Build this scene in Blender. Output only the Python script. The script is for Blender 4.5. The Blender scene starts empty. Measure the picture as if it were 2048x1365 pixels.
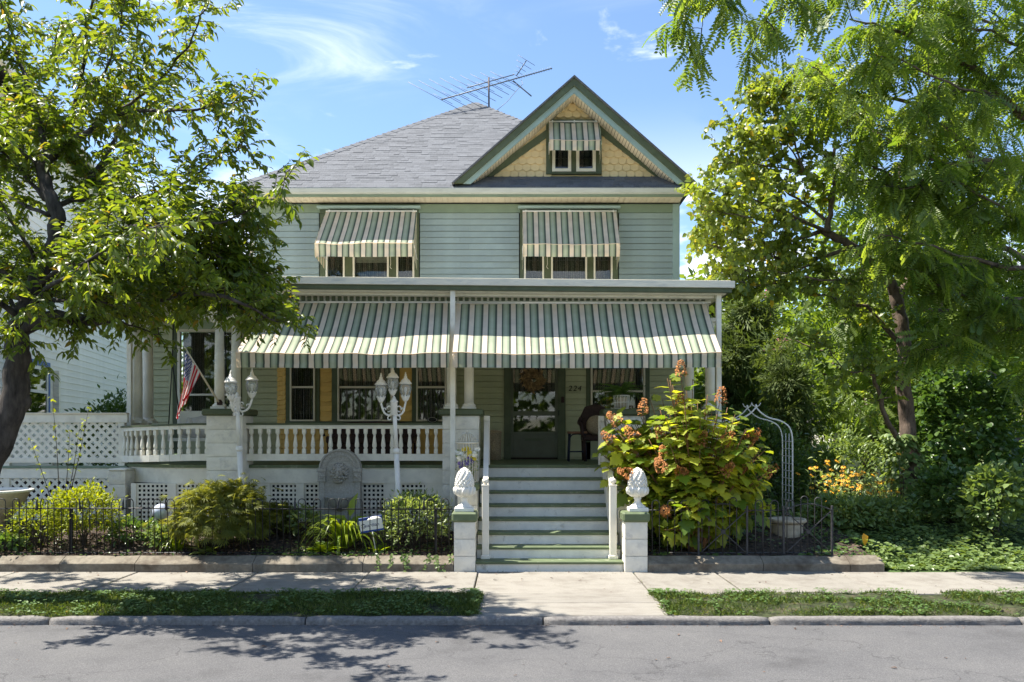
import bpy, math, random
import numpy as np
from mathutils import Vector, Matrix, noise as mnoise
random.seed(7)
C = bpy.context.scene.collection
S = bpy.context.scene
PI = math.pi

# ------------------------------------------------------------------ camera, sky, sun, exposure
FPX, HORIZON, EYE = 1740.0, 860.0, 1.806          # focal length in px of the 2048 px picture
cam_data = bpy.data.cameras.new('camera')
cam = bpy.data.objects.new('camera', cam_data); C.objects.link(cam)
cam.location = (0, 0, EYE); cam.rotation_euler = (math.radians(90), 0, 0)
cam_data.sensor_width = 36.0; cam_data.lens = FPX/2048*36.0
cam_data.shift_y = (HORIZON-682.5)/2048
cam_data.clip_start = 0.05; cam_data.clip_end = 3000
S.camera = cam

SUN_DIR = Vector((-0.47, 0.10, 0.86)).normalized()
elev = math.asin(SUN_DIR.z); rot = math.atan2(SUN_DIR.x, SUN_DIR.y)
world = bpy.data.worlds.new('World'); S.world = world; world.use_nodes = True
wn = world.node_tree.nodes; wl = world.node_tree.links
for n in list(wn): wn.remove(n)
def WN(t, **kw):
    n = wn.new(t)
    for k, v in kw.items(): setattr(n, k, v)
    return n
sky = WN('ShaderNodeTexSky'); sky.sky_type = 'NISHITA'; sky.sun_disc = False
sky.sun_elevation = elev; sky.sun_rotation = rot; sky.altitude = 0
sky.air_density = 1.0; sky.dust_density = 0.25; sky.ozone_density = 4.0
tc = WN('ShaderNodeTexCoord')
sep = WN('ShaderNodeSeparateXYZ'); wl.new(tc.outputs['Generated'], sep.inputs[0])
def wmath(op, a, b=None, c=None, clamp=False):
    n = WN('ShaderNodeMath', operation=op); n.use_clamp = clamp
    for i, v in enumerate((a, b, c)):
        if v is None: continue
        if isinstance(v, (int, float)): n.inputs[i].default_value = v
        else: wl.new(v, n.inputs[i])
    return n.outputs[0]
zc = wmath('ADD', wmath('MAXIMUM', sep.outputs[2], 0.0), 0.16)
comb = WN('ShaderNodeCombineXYZ')
wl.new(wmath('DIVIDE', sep.outputs[0], zc), comb.inputs[0]); wl.new(wmath('DIVIDE', sep.outputs[1], zc), comb.inputs[1])
def wnoise(scale, rotz, stretch, seed, detail=6, rough=.55, dist=0.0):
    mp = WN('ShaderNodeMapping'); mp.inputs['Rotation'].default_value = (0, 0, rotz)
    mp.inputs['Scale'].default_value = (scale, scale*stretch, 1); mp.inputs['Location'].default_value = (seed, seed*.37, seed*.11)
    wl.new(comb.outputs[0], mp.inputs[0])
    n = WN('ShaderNodeTexNoise'); n.inputs['Scale'].default_value = 1; n.inputs['Detail'].default_value = detail
    n.inputs['Roughness'].default_value = rough; n.inputs['Distortion'].default_value = dist
    wl.new(mp.outputs[0], n.inputs['Vector']); return n.outputs['Fac']
def wramp(v, a, b):
    n = WN('ShaderNodeMapRange'); n.interpolation_type = 'SMOOTHSTEP'
    n.inputs['From Min'].default_value = a; n.inputs['From Max'].default_value = b
    wl.new(v, n.inputs['Value']); return n.outputs[0]
cirrus = wmath('MULTIPLY', wramp(wnoise(1.5, .75, 2.6, 6.6, 8, .6, .7), .50, .80), wramp(wnoise(.8, 0, 1, 11.3, 3), .44, .66))
puff = wramp(wnoise(3.2, .2, 1.0, 21.7, 9, .58, .3), .60, .72)
lowc = wmath('MULTIPLY', wramp(wnoise(2.2, 0, 1.0, 5.2, 9, .56, .2), .47, .58), wramp(sep.outputs[2], .36, .12))
cl = wmath('MAXIMUM', wmath('MULTIPLY', cirrus, .85), wmath('MAXIMUM', wmath('MULTIPLY', puff, .7), lowc))
mixc = WN('ShaderNodeMix', data_type='RGBA')
wl.new(wmath('MULTIPLY', cl, .8), mixc.inputs['Factor']); wl.new(sky.outputs[0], mixc.inputs[6]); mixc.inputs[7].default_value = (8.3, 8.4, 8.7, 1)
bg = WN('ShaderNodeBackground'); bg.inputs['Strength'].default_value = 0.092
wl.new(mixc.outputs[2], bg.inputs[0])
wo = WN('ShaderNodeOutputWorld'); wl.new(bg.outputs[0], wo.inputs[0])

sun_data = bpy.data.lights.new('sun', 'SUN'); sun_data.energy = 4.6; sun_data.angle = math.radians(.53); sun_data.color = (1, .95, .86)
sun = bpy.data.objects.new('sun', sun_data); C.objects.link(sun)
sun.rotation_euler = SUN_DIR.to_track_quat('Z', 'Y').to_euler(); sun.location = SUN_DIR*60
S.view_settings.view_transform = 'Standard'; S.view_settings.look = 'None'
S.view_settings.exposure = 1.44; S.view_settings.gamma = 1; S.view_settings.use_curve_mapping = False
S.cycles.max_bounces = 8; S.cycles.transparent_max_bounces = 12
try: S.cycles.use_denoising = True
except Exception: pass

# ------------------------------------------------------------------ helpers
def at(px, py, Y): return Vector(((px-1024)*Y/FPX, Y, EYE-(py-HORIZON)*Y/FPX))
def PX(px, Y): return (px-1024)*Y/FPX
def PZ(py, Y): return EYE-(py-HORIZON)*Y/FPX

class MB:
    def __init__(s): s.v = []; s.f = []; s.sm = []
    def add(s, vs, fs, smooth=False):
        o = len(s.v); s.v.extend([tuple(p) for p in vs]); s.f.extend([tuple(i+o for i in f) for f in fs]); s.sm.extend([smooth]*len(fs)); return s
    def box(s, x0, x1, y0, y1, z0, z1):
        return s.add([(x0,y0,z0),(x1,y0,z0),(x1,y1,z0),(x0,y1,z0),(x0,y0,z1),(x1,y0,z1),(x1,y1,z1),(x0,y1,z1)],
              [(0,3,2,1),(4,5,6,7),(0,1,5,4),(1,2,6,5),(2,3,7,6),(3,0,4,7)])
    def cbox(s, x0, x1, y0, y1, z0, z1, c):
        """box with chamfered edges"""
        vs = []; idx = {}
        X = (x0,x1); Y = (y0,y1); Z = (z0,z1); sg = (1,-1)
        for i in (0,1):
            for j in (0,1):
                for k in (0,1):
                    for a in range(3):
                        p = [X[i]+sg[i]*c, Y[j]+sg[j]*c, Z[k]+sg[k]*c]
                        p[a] = (X[i],Y[j],Z[k])[a]
                        idx[(i,j,k,a)] = len(vs); vs.append(tuple(p))
        fs = []
        for a in range(3):
            b, d = (a+1)%3, (a+2)%3
            for e in (0,1):
                q = []
                for (m, n) in ((0,0),(1,0),(1,1),(0,1)):
                    key = [0,0,0]; key[a] = e; key[b] = m; key[d] = n
                    q.append(idx[(key[0],key[1],key[2],a)])
                fs.append(tuple(q if e else q[::-1]))
        for a in range(3):
            b, d = (a+1)%3, (a+2)%3
            for m in (0,1):
                for n in (0,1):
                    k0 = [0,0,0]; k0[a] = 0; k0[b] = m; k0[d] = n
                    k1 = list(k0); k1[a] = 1
                    fs.append((idx[(*k0,b)], idx[(*k1,b)], idx[(*k1,d)], idx[(*k0,d)]))
        for i in (0,1):
            for j in (0,1):
                for k in (0,1):
                    fs.append((idx[(i,j,k,0)], idx[(i,j,k,1)], idx[(i,j,k,2)]))
        return s.add(vs, fs)
    def prism(s, poly, y0, y1):
        """polygon in x,z extruded along y"""
        n = len(poly)
        vs = [(x,y0,z) for x,z in poly]+[(x,y1,z) for x,z in poly]
        fs = [tuple(range(n)), tuple(range(2*n-1, n-1, -1))]+[(i,(i+1)%n+0,(i+1)%n+n,i+n)[::-1] for i in range(n)]
        return s.add(vs, fs)
    def prism_x(s, poly, x0, x1):
        n = len(poly)
        vs = [(x0,y,z) for y,z in poly]+[(x1,y,z) for y,z in poly]
        fs = [tuple(range(n)), tuple(range(2*n-1, n-1, -1))]+[(i,(i+1)%n,(i+1)%n+n,i+n)[::-1] for i in range(n)]
        return s.add(vs, fs)
    def prism_z(s, poly, z0, z1, dz=None):
        n = len(poly); g = dz or (lambda x, y: 0)
        vs = [(x,y,z0+g(x,y)) for x,y in poly]+[(x,y,z1+g(x,y)) for x,y in poly]
        fs = [tuple(range(n-1,-1,-1)), tuple(range(n, 2*n))]+[(i,(i+1)%n,(i+1)%n+n,i+n) for i in range(n)]
        return s.add(vs, fs)
    def bar(s, a, b, w, h=None, up=Vector((0,0,1))):
        a = Vector(a); b = Vector(b); h = w if h is None else h
        d = (b-a).normalized()
        if abs(d.dot(up)) > .98: up = Vector((0,1,0))
        r = d.cross(up).normalized()*w/2; u = r.cross(d).normalized()*h/2
        vs = [a-r-u,a+r-u,a+r+u,a-r+u,b-r-u,b+r-u,b+r+u,b-r+u]
        return s.add(vs, [(0,1,2,3),(7,6,5,4),(0,4,5,1),(1,5,6,2),(2,6,7,3),(3,7,4,0)])
    def tube(s, pts, rad, n=6, cap=True):
        pts = [Vector(p) for p in pts]; m = len(pts)
        if not hasattr(rad, '__len__'): rad = [rad]*m
        vs = []; prev = None
        for i, p in enumerate(pts):
            d = (pts[min(i+1,m-1)]-pts[max(i-1,0)])
            d = d.normalized() if d.length > 1e-9 else Vector((0,0,1))
            if prev is None:
                a = d.orthogonal().normalized()
            else:
                a = prev-d*prev.dot(d); a = a.normalized() if a.length > 1e-6 else d.orthogonal().normalized()
            prev = a; b = d.cross(a)
            for k in range(n):
                t = 2*PI*k/n; vs.append(p+(a*math.cos(t)+b*math.sin(t))*rad[i])
        fs = [(i*n+k, i*n+(k+1)%n, (i+1)*n+(k+1)%n, (i+1)*n+k) for i in range(m-1) for k in range(n)]
        if cap: fs += [tuple(range(n-1,-1,-1)), tuple(range((m-1)*n, m*n))]
        return s.add(vs, fs, True)
    def lathe(s, prof, c=(0,0,0), n=16, f=None):
        """profile of (r, z); f(angle, i) scales the radius"""
        vs = []
        for i, (r, z) in enumerate(prof):
            for k in range(n):
                t = 2*PI*k/n; q = r*(f(t, i, z) if f else 1)
                vs.append((c[0]+q*math.cos(t), c[1]+q*math.sin(t), c[2]+z))
        m = len(prof)
        fs = [(i*n+k, i*n+(k+1)%n, (i+1)*n+(k+1)%n, (i+1)*n+k) for i in range(m-1) for k in range(n)]
        fs += [tuple(range(n-1,-1,-1)), tuple(range((m-1)*n, m*n))]
        return s.add(vs, fs, True)
    def ell(s, c, r, n=10, m=7):
        prof = [(max(math.sin(PI*i/m),.02), -math.cos(PI*i/m)) for i in range(m+1)]
        vs = []
        for (a, z) in prof:
            for k in range(n):
                t = 2*PI*k/n; vs.append((c[0]+r[0]*a*math.cos(t), c[1]+r[1]*a*math.sin(t), c[2]+r[2]*z))
        fs = [(i*n+k, i*n+(k+1)%n, (i+1)*n+(k+1)%n, (i+1)*n+k) for i in range(m) for k in range(n)]
        return s.add(vs, fs, True)
    def xf(s, M):
        s.v = [tuple(M @ Vector(p)) for p in s.v]; return s
    def mesh(s, name, m):
        me = bpy.data.meshes.new(name); me.from_pydata(s.v, [], s.f)
        me.polygons.foreach_set('use_smooth', s.sm); me.materials.append(m); me.update(); return me
    def build(s, name, m, parent=None, **kw):
        return link(name, s.mesh(name, m), parent, **kw)

def link(name, me, parent=None, loc=None, kind=None, label=None, rotz=None, scale=None, rot=None):
    o = bpy.data.objects.new(name, me); C.objects.link(o)
    if parent is not None: o.parent = parent
    if loc is not None: o.location = loc
    if rotz is not None: o.rotation_euler = (0,0,rotz)
    if rot is not None: o.rotation_euler = rot
    if scale is not None: o.scale = scale
    if kind: o['kind'] = kind
    if label: o['label'] = label
    return o
def part(name, parent, loc=(0,0,0), label=None, rotz=0):
    return link(name, None, parent, loc, label=label, rotz=rotz)
def thing(name, label, cat, loc=(0,0,0), rotz=0, group=None):
    o = link(name, None, None, loc, rotz=rotz); return tag(o, label, cat, group)
def tag(o, label, cat, group=None, kind=None):
    o['label'] = label; o['category'] = cat
    if group: o['group'] = group
    if kind: o['kind'] = kind
    return o
def struct(o, kind='structure', label=None):
    o['kind'] = kind
    if label: o['label'] = label
    return o
def copy_tree(o, parent=None):
    c = o.copy(); C.objects.link(c); c.parent = parent
    for ch in list(o.children): copy_tree(ch, c)
    return c

# ------------------------------------------------------------------ materials
def mat(name, col, rough=.6, var=.12, scale=8., bump=0., bscale=None, spec=.3, rand=0., attr=None, col2=None, metal=0., stain=None, coords='Object', stretch=None, coat=0.):
    m = bpy.data.materials.new(name); m.use_nodes = True
    N = m.node_tree.nodes; L = m.node_tree.links; b = N['Principled BSDF']
    b.inputs['Roughness'].default_value = rough; b.inputs['Specular IOR Level'].default_value = spec; b.inputs['Metallic'].default_value = metal
    b.inputs['Coat Weight'].default_value = coat
    tcn = N.new('ShaderNodeTexCoord'); vec = tcn.outputs[coords]
    if coords == 'World':
        pass
    if stretch:
        mp = N.new('ShaderNodeMapping'); mp.inputs['Scale'].default_value = stretch; L.new(vec, mp.inputs[0]); vec = mp.outputs[0]
    nz = N.new('ShaderNodeTexNoise'); nz.inputs['Scale'].default_value = scale; nz.inputs['Detail'].default_value = 6; nz.inputs['Roughness'].default_value = .6
    L.new(vec, nz.inputs['Vector'])
    def mix(fac, a, b_, blend='MIX'):
        x = N.new('ShaderNodeMix'); x.data_type = 'RGBA'; x.blend_type = blend
        if isinstance(fac, (int, float)): x.inputs[0].default_value = fac
        else: L.new(fac, x.inputs[0])
        for i, v in ((6, a), (7, b_)):
            if isinstance(v, tuple): x.inputs[i].default_value = (*v, 1)
            else: L.new(v, x.inputs[i])
        return x.outputs[2]
    def mr(v, a, b_, c=0., d=1.):
        x = N.new('ShaderNodeMapRange'); x.inputs[1].default_value = a; x.inputs[2].default_value = b_; x.inputs[3].default_value = c; x.inputs[4].default_value = d
        L.new(v, x.inputs[0]); return x.outputs[0]
    dk = tuple(max(0, c*(1-2.2*var)) for c in col); lt = tuple(min(.9, c*(1+1.1*var)) for c in col)
    if col2: lt = col2; dk = col
    out = mix(mr(nz.outputs[0], .3, .7), dk, lt)
    if stain:
        n2 = N.new('ShaderNodeTexNoise'); n2.inputs['Scale'].default_value = stain[1]; n2.inputs['Detail'].default_value = 8; n2.inputs['Roughness'].default_value = .68
        L.new(vec, n2.inputs['Vector'])
        out = mix(mr(n2.outputs[0], stain[2], stain[3]), out, stain[0])
    if rand:
        oi = N.new('ShaderNodeObjectInfo'); g = N.new('ShaderNodeHueSaturation'); L.new(out, g.inputs['Color'])
        L.new(mr(oi.outputs['Random'], 0, 1, 1-rand, 1+rand), g.inputs['Value']); out = g.outputs[0]
    if attr:
        at_ = N.new('ShaderNodeAttribute'); at_.attribute_name = 'rnd'; g = N.new('ShaderNodeHueSaturation'); L.new(out, g.inputs['Color'])
        L.new(mr(at_.outputs['Fac'], 0, 1, 1-attr, 1+attr), g.inputs['Value']); out = g.outputs[0]
    L.new(out, b.inputs['Base Color'])
    if bump:
        n3 = N.new('ShaderNodeTexNoise'); n3.inputs['Scale'].default_value = bscale or scale*4; n3.inputs['Detail'].default_value = 5
        L.new(vec, n3.inputs['Vector'])
        bp = N.new('ShaderNodeBump'); bp.inputs['Strength'].default_value = bump; bp.inputs['Distance'].default_value = .01
        L.new(n3.outputs[0], bp.inputs['Height']); L.new(bp.outputs[0], b.inputs['Normal'])
    return m

def leaf_mat(name, a, b_, trans=.4, tcol=None, rough=.45, spec=.4, rand=False, extra=None):
    """two-sided leaf: each leaf its own tint between a and b_"""
    m = bpy.data.materials.new(name); m.use_nodes = True
    N = m.node_tree.nodes; L = m.node_tree.links; p = N['Principled BSDF']; out = N['Material Output']
    p.inputs['Roughness'].default_value = rough; p.inputs['Specular IOR Level'].default_value = spec
    if rand:
        src = N.new('ShaderNodeObjectInfo').outputs['Random']
    else:
        at_ = N.new('ShaderNodeAttribute'); at_.attribute_name = 'rnd'; src = at_.outputs['Fac']
    cr = N.new('ShaderNodeValToRGB'); L.new(src, cr.inputs[0])
    cr.color_ramp.elements[0].color = (*a, 1); cr.color_ramp.elements[1].color = (*b_, 1)
    if extra:
        e = cr.color_ramp.elements.new(.965); e.color = (*b_, 1); cr.color_ramp.elements[-1].color = (*extra, 1)
    L.new(cr.outputs[0], p.inputs['Base Color'])
    t = N.new('ShaderNodeBsdfTranslucent')
    mx = N.new('ShaderNodeMix'); mx.data_type = 'RGBA'; mx.blend_type = 'MULTIPLY'; mx.inputs[0].default_value = 1
    L.new(cr.outputs[0], mx.inputs[6]); mx.inputs[7].default_value = (*(tcol or (2.2, 2.0, .7)), 1); L.new(mx.outputs[2], t.inputs[0])
    ms = N.new('ShaderNodeMixShader'); ms.inputs[0].default_value = trans
    L.new(p.outputs[0], ms.inputs[1]); L.new(t.outputs[0], ms.inputs[2]); L.new(ms.outputs[0], out.inputs[0])
    return m

def glass_mat(name, tint=(1,1,1), refl=.12, frost=0.):
    m = bpy.data.materials.new(name); m.use_nodes = True
    N = m.node_tree.nodes; L = m.node_tree.links; out = N['Material Output']; N.remove(N['Principled BSDF'])
    tr = N.new('ShaderNodeBsdfTransparent'); tr.inputs[0].default_value = (*tint, 1)
    gl = N.new('ShaderNodeBsdfGlossy'); gl.inputs['Roughness'].default_value = .02
    lw = N.new('ShaderNodeFresnel'); lw.inputs[0].default_value = 1.5
    ad = N.new('ShaderNodeMath'); ad.operation = 'ADD'; ad.inputs[1].default_value = refl; ad.use_clamp = True
    L.new(lw.outputs[0], ad.inputs[0])
    ms = N.new('ShaderNodeMixShader'); L.new(ad.outputs[0], ms.inputs[0]); L.new(tr.outputs[0], ms.inputs[1]); L.new(gl.outputs[0], ms.inputs[2]); res = ms.outputs[0]
    if frost:
        df = N.new('ShaderNodeBsdfDiffuse'); df.inputs[0].default_value = (.8,.82,.78,1); m2 = N.new('ShaderNodeMixShader'); m2.inputs[0].default_value = frost
        L.new(res, m2.inputs[1]); L.new(df.outputs[0], m2.inputs[2]); res = m2.outputs[0]
    L.new(res, out.inputs[0])
    return m

M = {}
M['siding'] = mat('painted siding', (.30,.365,.35), .55, .06, 3, bump=.15, bscale=40, rand=.05, stain=((.26,.315,.30), 1.3, .55, .8))
M['siding_low'] = mat('sage painted siding', (.45,.455,.28), .6, .06, 3, bump=.15, bscale=40, rand=.06)
M['green'] = mat('dark green paint', (.095,.115,.062), .5, .12, 5, bump=.1, stain=((.08,.105,.06), 3, .55, .8))
M['green_blue'] = mat('blue green trim paint', (.30,.40,.375), .5, .06, 4)
M['frieze'] = mat('green frieze paint', (.19,.25,.18), .5, .06, 4)
M['white'] = mat('white paint', (.80,.76,.65), .5, .05, 5, bump=.1, bscale=50, stain=((.56,.53,.45), 4, .52, .8))
M['white_trim'] = mat('white vinyl', (.80,.75,.64), .4, .03, 4, rand=.03)
M['white_worn'] = mat('worn white paint', (.80,.77,.69), .6, .06, 6, bump=.2, bscale=60, stain=((.36,.33,.27), 7, .58, .78), rand=.03)
M['step_green'] = mat('green step paint', (.13,.165,.085), .55, .1, 6, bump=.15, stain=((.36,.35,.27), 6, .58, .76), rand=.06)
M['soffit'] = mat('beige soffit vinyl', (.70,.62,.48), .5, .04, 5, rand=.05)
M['gutter'] = mat('white gutter metal', (.78,.72,.58), .35, .05, 3, stain=((.42,.43,.40), 2.2, .5, .8), stretch=(1,1,6))
M['gutter_grey'] = mat('grey gutter metal', (.45,.475,.45), .4, .05, 3, stain=((.33,.35,.33), 2.2, .5, .8), stretch=(1,1,6))
M['shingle'] = mat('slate grey shingle', (.155,.16,.17), .85, .2, 60, bump=.4, bscale=180, rand=.13, spec=.2)
M['shingle_field'] = mat('slate grey shingle field', (.155,.16,.17), .85, .2, 60, bump=.4, bscale=180, attr=.13, spec=.2)
M['scale'] = mat('cream yellow scale paint', (.86,.66,.36), .6, .05, 6, bump=.1, rand=.05)
M['ochre'] = mat('ochre scale paint', (.74,.46,.13), .6, .06, 6, bump=.1, rand=.06)
M['stone'] = mat('white painted stone', (.74,.70,.60), .75, .06, 5, bump=.5, bscale=28, rand=.05, stain=((.50,.475,.43), 6, .52, .74))
M['concrete'] = mat('concrete', (.40,.37,.325), .85, .12, 9, bump=.3, bscale=120, stain=((.24,.215,.18), 2.3, .5, .75), rand=.05)
M['walk'] = mat('sidewalk concrete', (.26,.24,.205), .85, .09, 26, bump=.3, bscale=220, stain=((.17,.15,.125), 1.6, .45, .72), rand=.045, coords='Generated', stretch=(4,4,1))
M['kerb'] = mat('kerb stone', (.20,.185,.17), .85, .2, 30, bump=.6, bscale=90, stain=((.17,.155,.14), 14, .5, .7), rand=.06)
M['wall_stone'] = mat('weathered concrete wall', (.22,.19,.145), .9, .15, 14, bump=.5, bscale=70, stain=((.09,.07,.05), 3, .46, .7), rand=.06)
M['iron'] = mat('black iron', (.018,.018,.02), .45, .2, 20, spec=.4)
M['iron_worn'] = mat('weathered iron', (.05,.048,.05), .6, .25, 30, spec=.4, stain=((.10,.085,.075), 25, .55, .75))
M['white_metal'] = mat('white enamel metal', (.80,.77,.71), .35, .04, 10, stain=((.6,.56,.5), 12, .64, .8))
M['alum'] = mat('weathered aluminium', (.16,.17,.19), .5, .1, 10, metal=.3)
M['mast'] = mat('rusty mast', (.12,.085,.07), .7, .3, 20)
M['bark'] = mat('dark cherry bark', (.065,.054,.045), .9, .35, 14, bump=.9, bscale=30, stretch=(1,1,.35), stain=((.10,.10,.075), 6, .58, .75))
M['bark2'] = mat('brown grey bark', (.17,.125,.095), .9, .3, 18, bump=.9, bscale=45, stretch=(1,1,.4), stain=((.075,.055,.045), 9, .5, .7))
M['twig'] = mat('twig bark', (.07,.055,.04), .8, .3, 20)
M['twig_warm'] = mat('hydrangea stem', (.22,.11,.05), .7, .2, 20)
M['grey_stone'] = mat('cast grey stone', (.36,.34,.295), .85, .12, 40, bump=.3, bscale=160, stain=((.30,.30,.285), 4, .55, .8))
M['urn'] = mat('sandstone urn', (.50,.42,.31), .8, .12, 14, bump=.3, bscale=60, stain=((.27,.23,.18), 5, .52, .75))
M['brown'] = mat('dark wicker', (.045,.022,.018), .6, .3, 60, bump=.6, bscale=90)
M['wood_top'] = mat('worn wood', (.22,.11,.06), .6, .25, 12, stretch=(1,8,8))
M['blue_wood'] = mat('dark blue paint', (.018,.024,.045), .5, .2, 12)
M['door'] = mat('dark olive door paint', (.11,.12,.08), .4, .08, 6)
M['cushion'] = mat('pale cushion', (.55,.52,.46), .9, .1, 12, bump=.2)
M['wicker'] = mat('tan wicker', (.42,.33,.21), .7, .25, 60, bump=.6, bscale=80)
M['wreath'] = mat('dry gold leaf', (.30,.19,.08), .5, .35, 12, rand=.25, attr=.3)
M['black'] = mat('black plaque', (.012,.012,.012), .4, .1, 10)
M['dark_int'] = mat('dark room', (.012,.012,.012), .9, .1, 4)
M['brick'] = mat('red brick', (.30,.09,.055), .85, .2, 10, bump=.4, rand=.15)
M['nb_white'] = mat('neighbour white siding', (.82,.78,.69), .5, .03, 3, rand=.025)
M['nb_blue'] = mat('blue window trim', (.035,.11,.32), .5, .08, 6)
M['nb_roof'] = mat('neighbour roof', (.10,.10,.105), .85, .2, 30)
M['pink'] = mat('pink blossom', (.75,.24,.38), .6, .15, 20, attr=.2)
M['yellow_fl'] = mat('orange yellow petals', (.85,.38,.02), .6, .15, 20, attr=.25)
M['white_fl'] = mat('white and yellow petals', (.80,.76,.62), .6, .05, 20, attr=.1)
M['lemon_fl'] = mat('lemon petals', (.80,.60,.05), .6, .1, 20, attr=.1)
M['purple_fl'] = mat('purple petals', (.20,.14,.32), .6, .2, 20, attr=.2)
M['hyd_fl'] = mat('faded hydrangea blossom', (.44,.18,.05), .75, .25, 60, attr=.35)
M['globe'] = mat('blue glazed globe', (.30,.36,.55), .08, .5, 9, spec=.6, col2=(.75,.78,.82), coat=.6)
M['glass'] = glass_mat('window glass', (.78,.81,.78), .015)
M['globe_glass'] = glass_mat('lantern glass', (.96,.97,.96), .03, .22)
M['screen'] = glass_mat('dark screen', (.22,.22,.22), .02)

def tex_mat(name, fn, rough=.8, trans=0., tmul=(1,1,1), spec=.2, bump=None):
    """fn(N, L, vec) -> colour socket"""
    m = bpy.data.materials.new(name); m.use_nodes = True
    N = m.node_tree.nodes; L = m.node_tree.links; p = N['Principled BSDF']; out = N['Material Output']
    p.inputs['Roughness'].default_value = rough; p.inputs['Specular IOR Level'].default_value = spec
    t = N.new('ShaderNodeTexCoord'); col = fn(N, L, t); L.new(col, p.inputs['Base Color'])
    if trans:
        tb = N.new('ShaderNodeBsdfTranslucent')
        mx = N.new('ShaderNodeMix'); mx.data_type = 'RGBA'; mx.blend_type = 'MULTIPLY'; mx.inputs[0].default_value = 1
        L.new(col, mx.inputs[6]); mx.inputs[7].default_value = (*tmul, 1); L.new(mx.outputs[2], tb.inputs[0])
        ms = N.new('ShaderNodeMixShader'); ms.inputs[0].default_value = trans
        L.new(p.outputs[0], ms.inputs[1]); L.new(tb.outputs[0], ms.inputs[2]); L.new(ms.outputs[0], out.inputs[0])
    return m
def ramp_const(N, L, v, stops, mode='CONSTANT'):
    cr = N.new('ShaderNodeValToRGB'); cr.color_ramp.interpolation = mode
    el = cr.color_ramp.elements
    while len(el) > 1: el.remove(el[-1])
    el[0].position = stops[0][0]; el[0].color = (*stops[0][1], 1)
    for p_, c in stops[1:]:
        e = el.new(p_); e.color = (*c, 1)
    L.new(v, cr.inputs[0]); return cr.outputs[0]
def nmath(N, L, op, a, b=None):
    n = N.new('ShaderNodeMath'); n.operation = op
    for i, v in enumerate((a, b)):
        if v is None: continue
        if isinstance(v, (int, float)): n.inputs[i].default_value = v
        else: L.new(v, n.inputs[i])
    return n.outputs[0]
def stripes(N, L, t):
    at_ = N.new('ShaderNodeAttribute'); at_.attribute_name = 'across'
    f = nmath(N, L, 'FRACT', nmath(N, L, 'DIVIDE', at_.outputs['Fac'], .2))
    pk, dk, sg, sl = (.80,.68,.53), (.10,.12,.09), (.315,.375,.255), (.48,.515,.37)
    c = ramp_const(N, L, f, [(0,pk),(.335,pk),(.345,dk),(.42,dk),(.435,sg),(.56,sl),(.68,sl),(.80,sg),(.845,sg),(.855,dk),(.985,dk),(1,pk)], 'LINEAR')
    nz = N.new('ShaderNodeTexNoise'); nz.inputs['Scale'].default_value = 6; nz.inputs['Detail'].default_value = 5; L.new(t.outputs['Object'], nz.inputs['Vector'])
    h = N.new('ShaderNodeHueSaturation'); L.new(c, h.inputs['Color'])
    L.new(nmath(N, L, 'ADD', nmath(N, L, 'MULTIPLY', nz.outputs[0], .45), .77), h.inputs['Value']); return h.outputs[0]
M['awning'] = tex_mat('striped awning canvas', stripes, .8, .28, (1.1,1.0,.8))
def lace(N, L, t):
    w = N.new('ShaderNodeTexWave'); w.inputs['Scale'].default_value = 9; w.inputs['Distortion'].default_value = 3.5; w.inputs['Detail'].default_value = 3
    mp = N.new('ShaderNodeMapping'); mp.inputs['Scale'].default_value = (1,1,.25); L.new(t.outputs['Object'], mp.inputs[0]); L.new(mp.outputs[0], w.inputs[0])
    nz = N.new('ShaderNodeTexNoise'); nz.inputs['Scale'].default_value = 38; nz.inputs['Detail'].default_value = 3; L.new(t.outputs['Object'], nz.inputs[0])
    v = nmath(N, L, 'MULTIPLY', nmath(N, L, 'ADD', w.outputs['Fac'], .35), nz.outputs[0])
    return ramp_const(N, L, v, [(.12,(.035,.032,.03)),(.5,(.12,.112,.10)),(.85,(.24,.23,.21))], 'LINEAR')
M['lace'] = tex_mat('lace curtain', lace, .9)
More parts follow.
